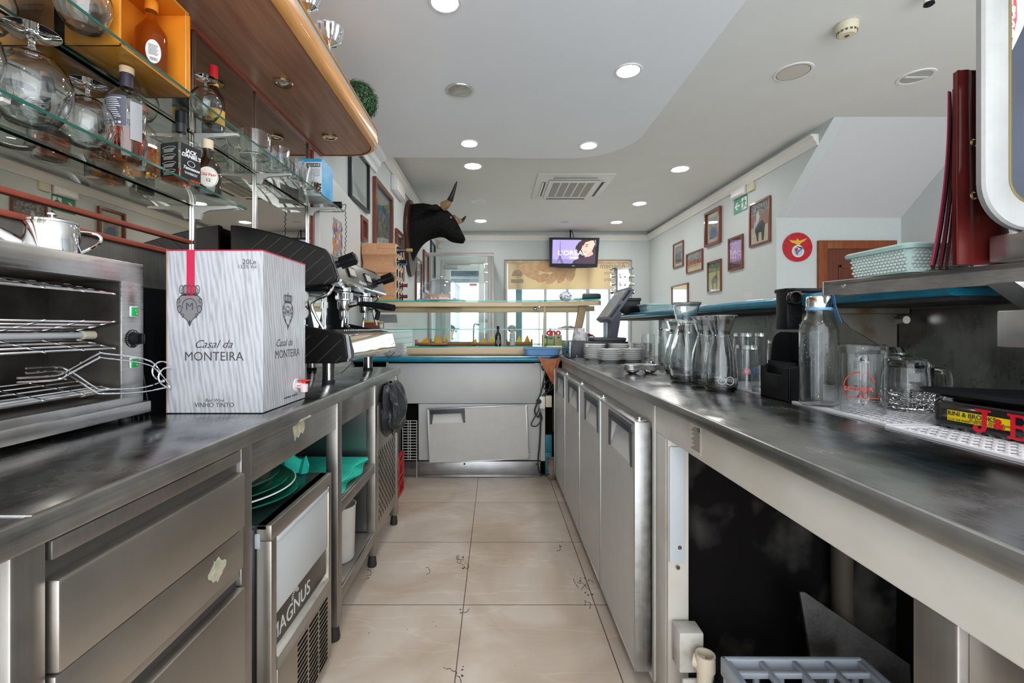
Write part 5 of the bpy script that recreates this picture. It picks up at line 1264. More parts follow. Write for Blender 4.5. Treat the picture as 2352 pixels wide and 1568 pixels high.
# stainless raised shelf
sh = thing('steel_shelf', 'stainless steel raised shelf with turned-down lip above the right worktop', 'shelf', (1.1, 1.0, 1.32))
A0 = Vector((.90, 1.242)); A1 = Vector((1.06, .675)); dv = (A1 - A0).normalized(); 
m = MB(); pl = [(A0.x, A0.y), (A1.x, A1.y), (1.75, .60), (1.75, 1.242)]
m.prism(pl, UP((0, 0, 1.3135)), .0135); 
m.build('plate', STEEL_BRIGHT, sh, bev=.002)
m = MB(); nn = Vector((dv.y, -dv.x)) 
if nn.x > 0: nn = -nn
def lip(a, b, z0, z1, th):
    q = [(a.x, a.y), (b.x, b.y), (b.x - nn.x * th, b.y - nn.y * th), (a.x - nn.x * th, a.y - nn.y * th)]
    m.prism(q, UP((0, 0, z0)), z1 - z0)
lip(A0, A1, 1.286, 1.3272, .004); m.box(.90, .99, 1.238, 1.243, 1.286, 1.327)
m.build('front_lip', STEEL_LIP, sh, bev=.0015)
m = MB(); m.box(1.035, 1.6, .62, .995, 1.288, 1.3134); m.build('stiffener', mat('dark_under_steel', (.18, .18, .18), .4, 1.), sh)
m = MB(); m.prism([(.985, 1.288), (1.25, 1.288), (1.25, 1.20), (1.06, 1.235)], frame((0, .905, 0), (1, 0, 0), (0, 0, 1)), .05); m.box(1.00, 1.28, .80, .90, 1.162, 1.235, .004); m.build('shelf_support', STEEL_BRIGHT, sh)
m = MB(); m.lathe([(.006, 0), (.012, 0), (.012, .012), (.007, .012), (.007, .004)], M=frame((1.02, .853, 1.262), (1, 0, 0), (0, 0, 1)), n=16); m.build('socket_bolt', CHROME, sh)
for (x, y) in ((.925, 1.19), (.965, 1.06)):
    m = MB(); m.lathe([(0, -.008), (.010, -.008), (.013, 0)], (x, y, 1.3135), 16); m.build('rubber_stud', CHROME_SOFT, sh)

# ---------- mint baskets
def basket(name, label, x0, x1, y0, y1, z0, h, group, mm, taper=.012):
    t = thing(name, label, 'basket', ((x0 + x1) / 2, (y0 + y1) / 2, z0), 0, group)
    m = MB(); rings = []
    for (f, z, ins) in ((taper, 0, 0), (0, h, 0), (0, h, .003), (taper, .004, .003)):
        rings.append([Vector((x, y, z0 + z)) for x, y in rrect(x1 - x0 - 2 * (f + ins), y1 - y0 - 2 * (f + ins), .02, 5, (x0 + x1) / 2, (y0 + y1) / 2)])
    m.loft(rings, cap=True); m.build('basket_wall', mm, t)
    m = MB(); rings = []
    for (e, z) in ((-.002, h - .012), (.006, h - .010), (.008, h - .002), (.004, h + .002), (-.004, h + .001)):
        rings.append([Vector((x, y, z0 + z)) for x, y in rrect(x1 - x0 + 2 * e, y1 - y0 + 2 * e, .022, 5, (x0 + x1) / 2, (y0 + y1) / 2)])
    m.loft(rings, cap=False); m.build('rim', mat('mint_rim', (.42, .60, .56), .4), t)
    return t
MINT = mat('mint_plastic', (.50, .66, .61), .45)
t = basket('woven_basket', 'mint green woven plastic basket on the steel shelf', .922, 1.09, 1.006, 1.187, 1.3275, .062, 'mint baskets', MINT)
wv = MB()    # woven pattern: staggered little beads on near and left faces
for r_i in range(7):
    z = 1.3275 + .006 + r_i * .0072; f = .010 * (1 - (z - 1.3275) / .062)
    for i in range(17):
        y = 1.02 + i * .0098 + (.0049 if r_i % 2 else 0)
        if y < 1.175: wv.sphere((.9225 + f, y, z), .0045, .55, 1.05, .75, 8, 6)
    for i in range(15):
        x = .94 + i * .0098 + (.0049 if r_i % 2 else 0)
        if x < 1.075: wv.sphere((x, 1.0065 + f, z), .0045, 1.05, .55, .75, 8, 6)
wv.build('weave', mat('weave_pale', (.60, .68, .65), .4), t)
t2 = basket('woven_basket', 'mint wire-look basket on the far end of the blue bar', 1.06, 1.25, 3.16, 3.36, 1.3125, .058, 'mint baskets', mat('pale_mint', (.56, .66, .63), .5))
wv = MB()
for i in range(14):
    x = 1.075 + i * .012
    wv.tube([(x, 3.163, 1.318), (min(x + .03, 1.24), 3.159, 1.318 + .045 * (min(x + .03, 1.24) - x) / .03)], .001, 4); wv.tube([(x, 3.163, 1.318), (max(x - .03, 1.07), 3.159, 1.318 + .045 * (x - max(x - .03, 1.07)) / .03)], .001, 4)
wv.build('weave', mat('mint_dark', (.33, .42, .39), .5), t2)
# ---------- burgundy menu folders
LEA = mat('burgundy_leather', (.105, .011, .009), .36, col2=(.075, .008, .007), nscale=8, coat=.05, spec=.3)
LEA2 = mat('dark_burgundy_leather', (.05, .004, .009), .45, spec=.25)
t = thing('menu_folder', 'burgundy leather menu folder with two brass studs, facing the camera', 'menu', (.98, .91, 1.3275))
m = MB(); rings = []
for i in range(15):
    v = i / 14; z = 1.3275 + .388 * v; fl = .055 * (1 - v) ** 2
    x0 = .927 + .0 * v; x1 = .975 + .03 + fl * .6
    xs = [x0 + (x1 - x0) * k / 10 for k in range(11)]
    yf = [.905 - .010 * math.sin(PI * min(1, k / 4)) * (1 - .3 * v) + .004 * math.sin(5 * v + k) * .3 + (.008 * (1 - v) * math.sin(k * .6)) for k in range(11)]
    rings.append([Vector((x, y, z)) for x, y in zip(xs, yf)] + [Vector((x, y + .009, z)) for x, y in reversed(list(zip(xs, yf)))])
m.loft(rings); m.build('cover', LEA, t, ang=60)
m = MB()
for z in (1.568, 1.463): m.lathe([(.0, .003), (.005, .0025), (.0078, .0)], M=frame((.951, .8955, z), (1, 0, 0), (0, 0, 1)), n=18)
m.build('brass_stud', BRASS, t)
m = MB(); m.tube([(.927, .904 , 1.3285), (.926, .904, 1.50), (.927, .904, 1.7155)], .0022, 6); m.tube([(.927, .904, 1.7155), (1.005, .905, 1.7155)], .0018, 6); m.build('stitched_edge', LEA, t)
for k, (lab, xt, xb, zt, y) in enumerate((('leftmost dark burgundy menu folder, curving outward at its foot', .929, .893, 1.685, .925), ('second dark burgundy menu folder, squeezed behind the front one', .938, .908, 1.690, .925), ('third burgundy menu folder, tight against the front cover', .947, .922, 1.695, .925))):
    t = thing('menu_folder', lab, 'menu', (xb, y + .05, 1.3275))
    m = MB(); rings = []
    for i in range(15):
        v = i / 14; z = 1.328 + (zt - 1.328) * v
        x = xb + (xt - xb) * (1 - (1 - v) ** 2.2)
        xq = x * (y + .062) / y + .002; rings.append([Vector((x, y, z)), Vector((x + .0072, y, z)), Vector((xq + .0072, y + .062, z)), Vector((xq, y + .062, z))])
    m.loft(rings); m.build('cover', LEA2, t, ang=60)
    if k == 0:
        m = MB(); m.tube([(xb + (xt - xb) * (1 - (1 - i / 14) ** 2.2), y - .001, 1.329 + (zt - 1.329) * i / 14) for i in range(15)], .0016, 6); m.build('stitched_edge', mat('magenta_piping', (.20, .008, .04), .4), t)
# ---------- drink dispenser
t = thing('drink_dispenser', 'steel-framed soft drink dispenser with cola bottle picture at the right edge', 'dispenser', (1.08, .86, 1.3275))
m = MB()
def ring2(w, h, r, cx, cz, y): return [Vector((x, y, z)) for x, y_, z in [(a, 0, b) for a, b in rrect(w, h, r, 10, cx, cz)]]
cx_, cz_ = 1.113, 1.765; W_, H_ = .428, .77
rings = [ring2(W_ - .01, H_ - .01, .085, cx_, cz_, .846), ring2(W_, H_, .09, cx_, cz_, .843), ring2(W_, H_, .09, cx_, cz_, .834), ring2(W_ - .008, H_ - .008, .086, cx_, cz_, .830),
         ring2(W_ - .092, H_ - .092, .050, cx_, cz_, .830), ring2(W_ - .100, H_ - .100, .046, cx_, cz_, .833), ring2(W_ - .104, H_ - .104, .044, cx_, cz_, .840), ring2(W_ - .104, H_ - .104, .044, cx_, cz_, .846)]
m.loft(rings, cap=False, loop=True); m.build('frame', steel_mat('dispenser_steel', (.26, .255, .25), (.35, .345, .34), .45, .58, 'z', 5, metal=.3, fine=.15), t, ang=40)
m = MB(); m.tube(ring2(W_ - .100, H_ - .100, .046, cx_, cz_, .833), .004, 8, True); m.build('gasket', mat('olive_gasket', (.12, .09, .03), .35, .4), t)
m = MB(); m.prism(rrect(W_ - .106, H_ - .106, .043, 8, cx_, cz_), frame((0, .848, 0), (1, 0, 0), (0, 0, 1)), .004); m.build('display_window', mat('cola_window', (.006, .009, .02), .25, col2=(.02, .03, .055), nscale=4, spec=.3), t)
m = MB(); F = frame((0, .8438, 0), (1, 0, 0), (0, 0, 1))
m.prism([(.953, 1.70), (.966, 1.72), (.985, 1.76), (.998, 1.80), (1.0, 1.87), (.953, 1.90)], F, .002); m.build('bottle_highlight', mat('cream_swoosh', (.75, .62, .50), .3), t)
m = MB(); m.prism([(.953, 1.705), (.958, 1.715), (.966, 1.745), (.972, 1.775), (.972, 1.80), (.966, 1.87), (.953, 1.90)], frame((0, .8418, 0), (1, 0, 0), (0, 0, 1)), .002); m.build('red_label', mat('cola_red', (.65, .02, .03), .3), t)
text('Coca-Cola', .03, WPRINT, t, frame((.968, .8394, 1.80), (0.05, 0, 1), (-1, 0, 0.05)), name='logo', shear=.4, bold=.0008)
m = MB(); m.box(.968, 1.30, .80, .885, 1.3278, 1.3795, .004); m.build('base', STEEL_BRIGHT, t)

# ================================================================== ON THE RIGHT WORKTOP
def onR(px, py, z=RT):
    Y = FPX * (EYE - z) / (py - CY); return Vector(((px - CX) * Y / FPX, Y, z))
# mats
MATW = mat('white_rubber_mat', (.72, .70, .73), .4)
def bar_mat(label, pts):
    m = MB(); x0, x1, y0, y1 = pts
    t = thing('drainage_mat', label, 'mat', ((x0 + x1) / 2, (y0 + y1) / 2, RT), 0, 'white perforated bar mats')
    for a in ((x0, x1, y0, y0 + .010), (x0, x1, y1 - .010, y1), (x0, x0 + .010, y0 + .01, y1 - .01), (x1 - .010, x1, y0 + .01, y1 - .01)): m.box(a[0], a[1], a[2], a[3], RT + .0006, RT + .006)
    m.build('rim', MATW, t)
    m = MB(); px_, py_ = .0195, .0225; ny = int((y1 - y0 - .02) / px_); nx = int((x1 - x0 - .02) / py_)
    r = .0078; n = 8
    # perforated sheet: square cells with round holes
    for i in range(ny):
        for j in range(nx):
            cy_ = y0 + .011 + (i + .5) * (y1 - y0 - .022) / ny; cx = x0 + .011 + (j + .5) * (x1 - x0 - .022) / nx
            hx, hy = (x1 - x0 - .022) / nx / 2, (y1 - y0 - .022) / ny / 2
            o_, i_, lo = [], [], []
            for k in range(n):
                a = 2 * PI * (k + .5) / n; ca, sa = math.cos(a), math.sin(a); s_ = min(hx / abs(ca), hy / abs(sa))
                o_.append(m.bm.verts.new((cx + ca * s_, cy_ + sa * s_, RT + .0045))); i_.append(m.bm.verts.new((cx + ca * r, cy_ + sa * r, RT + .0050))); lo.append(m.bm.verts.new((cx + ca * r, cy_ + sa * r, RT + .0008)))
            for k in range(n):
                q = (k + 1) % n; m.bm.faces.new((o_[k], o_[q], i_[q], i_[k])); m.bm.faces.new((i_[k], i_[q], lo[q], lo[k]))
            # corners
    m.build('perforated_sheet', MATW, t, recalc=False)
    return t
bar_mat('white perforated mat under the bottle, mugs and glasses', (.845, 1.21, .975, 1.76))
bar_mat('white perforated mat under the black ashtray, nearest the camera', (.832, 1.22, .58, .963))
# ashtray
t = thing('ashtray', 'large black ashtray with big red letters on a yellow band', 'ashtray', (1.02, .85, RT + .006))
def rtri(cx, cy_, R, r, rot=0, n=7):
    pts = []
    C_ = [(cx + (R - r) * math.cos(math.radians(rot + 120 * k)), cy_ + (R - r) * math.sin(math.radians(rot + 120 * k))) for k in range(3)]
    for k in range(3):
        for i in range(n + 1):
            a = math.radians(rot + 120 * k - 60 + 120 * i / n); pts.append((C_[k][0] + r * math.cos(a), C_[k][1] + r * math.sin(a)))
    return pts
ACX, ACY = 1.045, .840; GB = mat('black_ceramic', (.008, .008, .009), .12, coat=.6)
AR = 5
def trng(R, r, z): return [Vector((x, y, RT + .0065 + z)) for x, y in rtri(ACX, ACY, R, r, AR)]
m = MB(); m.loft([trng(.158, .03, 0), trng(.166, .034, .004), trng(.166, .034, .048), trng(.160, .03, .056), trng(.140, .022, .056), trng(.135, .02, .04)], cap=True); m.build('body', GB, t)
m = MB(); m.loft([trng(.13, .02, .058), trng(.185, .025, .070), trng(.190, .022, .078), trng(.186, .020, .079), trng(.13, .018, .064)]); m.build('upper_dish', mat('black_dish', (.012, .012, .013), .3), t)
# left face of the triangle: between corners at rot+120 and rot+240 (edge facing -x)
a1, a2 = math.radians(AR + 120), math.radians(AR + 240)
c1 = Vector((ACX + (.166 - .034) * math.cos(a1), ACY + (.166 - .034) * math.sin(a1), 0)); c2 = Vector((ACX + (.166 - .034) * math.cos(a2), ACY + (.166 - .034) * math.sin(a2), 0))
nv = Vector((math.cos(math.radians(AR + 180)), math.sin(math.radians(AR + 180)), 0)); ed = (c2 - c1).normalized(); o0 = c1 + nv * .0343 + Vector((0, 0, RT + .0065))
F = frame(o0, ed, (0, 0, 1))
L_ = (c2 - c1).length
m = MB(); m.prism([(.012, .018), (L_ + .01, .018), (L_ + .01, .039), (.012, .039)], F, .0006); m.build('yellow_band', mat('yellow_print', (.75, .55, .0), .4), t)
RED = mat('jb_red', (.62, .008, .025), .3)
m = MB()
def TJ(pts, ox, s=1): m.prism([(ox + x * s, .004 + y * s) for x, y in pts], F, .0012)
TJ([(-.012, .046), (.014, .046), (.014, .042), (.008, .041), (.008, .012), (.005, .004), (-.003, .0), (-.012, .002), (-.016, .008), (-.013, .014), (-.008, .013), (-.007, .008), (-.003, .006), (.0, .012), (.0, .041), (-.012, .042)], .074)
m.build('lettering', RED, t); m = MB()
TJ([(-.016, .046), (.008, .046), (.017, .042), (.020, .034), (.016, .027), (.010, .0245), (.010, .0225), (.016, .020), (.021, .012), (.018, .004), (.008, .0), (-.016, .0), (-.016, .004), (-.011, .005), (-.011, .041), (-.016, .042)], .130)
m.build('lettering', RED, t)
m = MB()
def TH(pts): m.prism([(.130 + x, .004 + y) for x, y in pts], F, .0016)
TH([(-.003, .041), (.006, .041), (.011, .034), (.006, .027), (-.003, .027)]); TH([(-.003, .021), (.006, .021), (.012, .012), (.006, .005), (-.003, .005)]); m.build('letter_counter', GB, t)
text('&', .026, RED, t, F @ Matrix.Translation((.101, .018, .001)), bold=.001)
text('RINI & BROOKS', .0120, INK, t, F @ Matrix.Translation((.013, .0290, .0007)), align='LEFT', bold=.0002)
text("St. James's Street, London", .0072, INK, t, F @ Matrix.Translation((.052, .0235, .0007)), align='LEFT', shear=.3); text('D OF THE PUREST OLD SCOTCH WHISKY', .0052, INK, t, F @ Matrix.Translation((.014, .0195, .0007)), align='LEFT')
# water bottle
b0 = Vector((.874, 1.219, RT + .006))
t = thing('water_bottle', 'tall clear water bottle with steel cap and blue strap', 'bottle', b0)
BOTG = mat('bottle_plastic_glass', (.96, .98, .98), .0, trans=1., ior=1.42)
m = MB(); m.lathe([(0, .0), (.038, 0), (.044, .006), (.045, .02), (.045, .195), (.043, .215), (.034, .236), (.028, .245), (.027, .262), (.0255, .262), (.0265, .244), (.032, .234), (.0415, .214), (.0435, .19), (.0435, .02), (.036, .010), (0, .008)], n=40); m.build('body', THIN, t, local=True, ang=50)
m = MB(); m.lathe([(.024, .263), (.029, .263), (.029, .290), (.027, .293), (0, .293)], n=36); m.build('cap', CHROME_SOFT, t, local=True)
m = MB(); m.lathe([(.0275, .256), (.0305, .256), (.0305, .263), (.0275, .263)], n=36); m.build('blue_ring', mat('sky_blue_plastic', (.15, .38, .62), .4), t, local=True)
m = MB()
pts = spline([(.012, 0, .2945), (.020, -.006, .297), (.031, -.01, .294), (.034, -.012, .270), (.040, -.014, .245), (.0475, -.016, .222), (.045, -.008, .235), (.036, .0, .262)], 5)
for a in pts: pass
rings = [[p + Vector((0, -.004, 0)), p + Vector((0, .004, 0)), p + Vector((.0012, .004, .0008)), p + Vector((.0012, -.004, .0008))] for p in pts]; m.loft(rings); m.build('strap', mat('blue_strap', (.08, .18, .32), .7), t, local=True)
m = MB()
for i in range(140):
    a = random.uniform(PI * .9, PI * 1.5); z = random.uniform(.10, .22); m.sphere((.0452 * math.cos(a), .0452 * math.sin(a), z), random.uniform(.0005, .0011), u=6, v=4)
m.build('condensation', GLASS, t, local=True)
# mugs
REDP = mat('red_mug_print', (.72, .05, .03), .4)
def mug(label, loc, rz, r, h, square=False, prints=True, hw=.032, m_=GLASS):
    t = thing('beer_mug', label, 'mug', loc, rz, 'upside-down beer mugs')
    m = MB(); k = 40
    if square:
        def rg(w, z, rr): return [Vector((x, y, z)) for x, y in rrect(2 * w, 2 * w, rr, 6)]
        m.loft([rg(r - .004, 0, .03), rg(r - .001, .004, .032), rg(r, .14 * h / .172, .034), rg(r + .003, h * .90, .036), rg(r + .003, h - .004, .036), rg(r - .004, h, .03)], cap=False)
        m.loft([rg(r - .004, 0, .03), rg(r - .006, .10, .03), rg(r - .006, h * .86, .03)], cap=False)
        m.face([Vector((p.x, p.y, h)) for p in rg(r - .004, h, .03)]); m.face(list(reversed(rg(r - .006, h * .86, .03))))
    else:
        m.lathe([(r - .004, 0), (r, .003), (r + .002, h * .5), (r, h * .92), (r - .006, h), (0, h), (0, h * .86), (r - .007, h * .84), (r - .005, h * .5), (r - .004, 0)], n=k)
    m.build('glass', THIN if square else m_, t, local=True, ang=50)
    m = MB(); m.tube(spline([(0, -r + .004, h * .80), (0, -r - hw * .7, h * .80), (0, -r - hw, h * .68), (0, -r - hw, h * .36), (0, -r - hw * .6, h * .20), (0, -r + .004, h * .18)], 6), .009, 12, rs=None); m.build('handle', m_, t, local=True)
    return t
t = mug('upside-down square glass beer mug with red print, handle towards the camera', (.915, 1.125, RT + .0062), -.62, .047, .168, True)
F = frame((0, -.0555, 0), (-1, 0, 0), (0, 0, -1))
F = frame((-.006, -.0553, .078), (-1, 0, 0), (0, 0, -1))
F2 = frame((0, -.0487, 0), (1, 0, 0), (0, 0, 1))
text('SCUADA', .014, REDP, t, frame((-.010, -.0495, .056), (1, 0, 0), (0, 0, 1)), local=True, bold=.0004)
m = MB(); m.tube([F2 @ Vector((-.008 + .030 * math.cos(a), .066 + .034 * math.sin(a), .001)) for a in [math.radians(d) for d in range(20, 181, 10)]], .0012, 5)
m.tube([F2 @ Vector((x, y, .001)) for x, y in ((-.038, .052), (-.034, .040), (.028, .040), (.028, .055))], .0010, 5); m.tube([F2 @ Vector((x, y, .001)) for x, y in ((-.012, .040), (-.004, .053), (.010, .054), (.004, .041))], .0018, 5)
m.build('print', REDP, t, local=True)
t = mug('upside-down barrel glass mug with bubble base, right of the square mug', (1.055, 1.155, RT + .006), 1.25, .050, .128, False)
m = MB()
for r_i in range(4):
    for i in range(22):
        a = 2 * PI * (i + .5 * (r_i % 2)) / 22; z = .010 + r_i * .011
        F = frame((.0512 * math.cos(a), .0512 * math.sin(a), z), (-math.sin(a), math.cos(a), 0), (0, 0, 1))
        m.tube([F @ Vector((.0055 * math.cos(b), .0048 * math.sin(b), 0)) for b in [2 * PI * j / 8 for j in range(8)]], .0009, 4, True)
m.build('bubble_pattern', CHROME_SOFT, t, local=True)
mug('upside-down glass mug at the back of the mat, behind the barrel mug', (1.105, 1.29, RT + .006), .4, .050, .155, False)
# black holder
t = thing('napkin_holder', 'black plastic scoop-fronted holder beside the water bottle', 'holder', (.885, 1.36, RT))
hx0, hx1, hy0, hy1 = .838, .935, 1.285, 1.425; th = .005
side_ = [(hx0, RT), (hx1, RT), (hx1, 1.188), (hx0 + .060, 1.188), (hx0 + .050, 1.183)] + [(hx0 + .050 - .022 * math.sin(math.radians(a)) * 1.0, 1.183 - .092 * (1 - math.cos(math.radians(a)))) for a in range(15, 91, 15)] + [(hx0, 1.084)]
m = MB()
for y in (hy0 + th, hy1): m.prism(side_, frame((0, y, 0), (1, 0, 0), (0, 0, 1)), th)
m.box(hx1 - th, hx1, hy0, hy1, RT, 1.188); m.box(hx0, hx1, hy0, hy1, RT, RT + th)
lipp = [(-hy1, RT), (-hy0, RT), (-hy0, 1.086), (-hy0 - .022, 1.084), (-hy0 - .032, 1.062), (-hy1 + .030, 1.062), (-hy1 + .018, 1.084), (-hy1, 1.086)]
m.prism(lipp, frame((hx0 + th, 0, 0), (0, -1, 0), (0, 0, 1)), th)
m.build('shell', BLACKP, t, bev=.0015)
m = MB(); m.box(hx0 + .02, hx0 + .023, hy0 + th, hy1 - th, RT + .005, 1.10); m.build('divider', BLACKP, t)
# black device hanging on the bar
t = thing('bar_corkscrew', 'black bar-mounted corkscrew machine clamped to the blue bar', 'bar tool', (.99, 1.49, 1.32))
m = MB(); m.box(.945, .995, 1.46, 1.52, 1.195, 1.325, .004); m.box(.945, 1.10, 1.465, 1.53, 1.316, 1.330, .004); m.build('body', BLACKP, t)
m = MB(); m.lathe([(.014, 0), (.022, 0), (.024, .006), (.022, .016), (.017, .016), (.014, .004)], M=frame((.962, 1.457, 1.298), (1, 0, -.1), (0.1, 0, 1)), n=24); m.build('ring', mat('dark_ring', (.05, .045, .04), .2, .8), t)
m = MB(); m.box(.955, .982, 1.455, 1.460, 1.222, 1.232, .002); m.build('catch', BLACKP, t)
m = MB(); m.box(.948, .975, 1.44, 1.458, 1.318, 1.328, .003); m.build('lever', BLACKP, t)
# carafes
def carafe(label, loc, s=1.0, tall=False):
    t = thing('glass_carafe', label, 'carafe', loc, 0, 'clear glass carafes')
    H = .313 if tall else .257; R = .062 if tall else .052; rr = .056 if tall else .050; rn = .031 if tall else .027; zn = H * .735
    out = [(0, 0), (R * .80, 0), (R * .95, .008), (R, .022), (R * 1.01, .050), (R * .97, .085), (R * .86, .125), (R * .70, .155), (rn * 1.1, zn - .008), (rn, zn), (rn * 1.02, zn + .006), (rn * 1.25, zn + .022), (rr * .86, H - .014), (rr, H - .002), (rr, H)]
    if tall: out = [(r, z * 1.13 if z < .16 else z) for r, z in out]
    inn = [(rr - .003, H), (rr * .86 - .003, H - .014), (rn * 1.25 - .003, zn + .022), (rn - .003, zn), (rn * 1.1 - .003, zn - .008)] + [(r - .003, z) for r, z in [(R * .70, .155), (R * .86, .125), (R * .97, .085), (R * 1.01, .050), (R, .022)]] + [(R * .8, .010), (0, .008)]
    if tall: inn = inn[:5] + [(r, z * 1.13) for r, z in inn[5:]]
    m = MB(); m.lathe(out + inn, n=48); m.build('glass', GLASS, t, local=True, ang=60)
    m = MB(); m.lathe([(rn + .0015, zn - .002), (rn + .003, zn), (rn + .0015, zn + .002), (rn, zn)], n=40); m.lathe([(rr - .002, H), (rr, H + .0018), (rr + .0015, H - .001), (rr - .0005, H - .003)], n=48); m.lathe([(R * .3, .001), (R * .82, .001), (R * .93, .010), (R * .8, .011), (0, .009)], n=40); m.build('thick_rim', GLASS, t, local=True)
    return t
carafe('farthest short glass carafe, left of the tall one', (.853, 2.13, RT))
carafe('tallest glass carafe in the middle of the group', (.757, 1.79, RT), tall=True)
carafe('short glass carafe between the tall one and the nearest', (.765, 1.640, RT))
c4_ = carafe('nearest short glass carafe with an embossed round mark', (.765, 1.53, RT))
m = MB()
for k, (x, w) in enumerate(((.004, .013), (-.021, .011))):
    a0 = -PI / 2 + x / .052
    m.tube([(.0535 * math.cos(a0 + w / .052 * math.cos(b)), .0535 * math.sin(a0 + w / .052 * math.cos(b)), .040 + w * math.sin(b)) for b in [2 * PI * i / 24 for i in range(24)]], .0008, 5, True)
m.build('embossed_mark', mat('frost_white', (.7, .72, .74), .4), c4_, local=True)
# straight glasses
SG = 'tall straight glasses left of the carafes'
def hiball(label, loc, r, h, g, flip=False, m_=GLASS, flare=1.0):
    t = thing('tall_glass', label, 'glass', loc, 0, g)
    p = [(0, 0), (r * .93, 0), (r, .004), (r * flare, h), (r * flare - .0025, h), (r - .003, .018), (0, .016)]
    if flip: p = [(a, h - b) for a, b in p]
    m = MB(); m.lathe(p, n=32); m.build('glass', THIN, t, local=True)
    m = MB(); b = [(0, .001), (r * .93, .001), (r - .0015, .005), (r - .002, .015), (0, .015)]
    if flip: b = [(a, h - z) for a, z in b]
    m.lathe(b, n=32); m.build('thick_base', GLASS, t, local=True); return t
hiball('leftmost tall straight glass, next to the saucers', (.925, 2.73, RT), .040, .177, SG)
hiball('second tall straight glass, touching the farthest carafe', (.985, 2.60, RT), .036, .165, SG)
hiball('upside-down thick-based glass behind the two straight glasses', (1.075, 2.86, RT), .041, .212, SG, True)
hiball('upside-down thick-based glass behind the farthest carafe', (1.115, 2.62, RT), .040, .20, SG, True)
RG = 'glasses standing upside down behind the nearest carafe'
hiball('upside-down thick-based beer glass right behind the nearest carafe', (.965, 1.76, RT + .006), .032, .190, RG, True, flare=1.1)
hiball('upside-down thick-based beer glass, second to the right of the carafes', (1.04, 1.80, RT + .006), .030, .190, RG, True, flare=1.1)
t = hiball('upside-down rounded beer glass with pink and blue round logos', (.875, 1.57, RT + .006), .034, .150, RG, True, flare=1.12)
for (x, mm) in ((-.018, mat('pink_logo', (.72, .35, .42), .5)), (.010, mat('blue_logo', (.10, .22, .55), .5))):
    a0 = -PI / 2 + x / .036; F = frame((.0375 * math.cos(a0), .0375 * math.sin(a0), .060), (-math.sin(a0), math.cos(a0), 0), (0, 0, 1))
    m = MB(); m.tube([F @ Vector((.011 * math.cos(b), .011 * math.sin(b), 0)) for b in [2 * PI * i / 20 for i in range(20)]], .0010, 5, True); m.prism([(.008 * math.cos(b), .008 * math.sin(b)) for b in [2 * PI * i / 16 for i in range(16)]], F, .0006); m.build('round_logo', mm, t, local=True)
t = hiball('glass with a red arc print and lettering behind the black holder', (1.045, 1.66, RT + .006), .038, .165, RG, True, flare=1.02)
F = frame((-.010, -.0392, .11), (1, 0, 0), (0, 0, 1))
m = MB(); m.tube([F @ Vector((.020 * math.cos(a), .026 * math.sin(a) - .02, 0)) for a in [math.radians(d) for d in range(-40, 100, 10)]], .0016, 5); m.build('print', REDP, t, local=True)
text('WS', .015, REDP, t, frame((-.008, -.0398, .085), (1, 0, 0), (0, 0, 1)), local=True, bold=.0006)
hiball('small clear glass half hidden behind the black holder', (.865, 1.475, RT + .006), .024, .085, RG, False, flare=1.1)
hiball('tall glass at the back near the splash behind the black holder', (1.14, 1.72, RT), .036, .15, RG, True)
# saucer stacks
ORD = ['bottom', 'second', 'third', 'fourth', 'fifth', 'sixth', 'seventh', 'eighth', 'ninth', 'tenth']
def saucer_mesh(r):
    return MB().lathe([(0, .002), (r * .55, .002), (r * .58, 0), (r * .62, .0), (r * .66, .004), (r * .98, .0145), (r, .0155), (r * .99, .017), (r * .95, .0165), (r * .64, .0075), (r * .5, .006), (0, .006)], n=36)
sproto = None
def stack(desc, x, y, n, r=.074, dz=.0128):
    global sproto
    for i in range(n):
        lab = f"{ORD[i]} white saucer {'' if i == 0 else 'from the bottom '}of the stack {desc}" if i < n - 1 else f"topmost white saucer of the stack {desc}"
        loc = (x + random.uniform(-.002, .002), y + random.uniform(-.002, .002), RT + i * dz)
        o = saucer_mesh(r).build('saucer', WHITE) if sproto is None else sproto.copy()
        if sproto is None: sproto = o
        else: COL.objects.link(o)
        o.location = loc; tag(o, lab, 'saucer', 'white saucers stacked on the right worktop')
stack('touching the cash drawer', .665, 3.02, 8)
stack('second from the cash drawer, in front', .730, 2.87, 6)
stack('in front of the straight glasses', .885, 2.90, 6)
stack('at the back middle', .842, 3.062, 8)
stack('at the back right', 1.035, 3.18, 8)
t = thing('oval_snack_tray', 'stack of two-lobed steel snack dishes on the right worktop', 'tray', (.70, 2.13, RT))
t['label'] = 'bottom two-lobed steel snack dish on the right worktop'
def lobed(parent_loc):
    m = MB()
    for s in (-1, 1):
        m.lathe([(0, 0), (.018, .0008), (.031, .009), (.037, .018), (.0365, .0182), (.0305, .0097), (.0178, .0016), (0, .0008)], (s * .041, 0, 0), 28, sx=1.05)
    R_ = lambda e, z: [Vector((x, y, z)) for x, y in rrect(.182 + e, .088 + e, .043 + e / 2, 8)]
    m.loft([R_(-.010, .0182), R_(0, .0182), R_(.002, .0200), R_(.002, .0220), R_(0, .0226), R_(-.002, .0206), R_(-.010, .0188)], cap=False)
    return m
bpy.data.objects.remove(t)
for i, lab in enumerate(('bottom', 'second', 'third', 'top')):
    t = lobed(None).build('snack_dish', CHROME_SOFT) if i == 0 else sd.copy()
    if i == 0: sd = t
    else: COL.objects.link(t)
    t.location = (.685, 2.13, RT + .0004 + i * .0062); t.rotation_euler = (0, 0, .05 + .01 * i)
    tag(t, f'{lab} two-lobed steel snack dish of the stack on the right worktop', 'dish', 'two-lobed steel snack dishes')
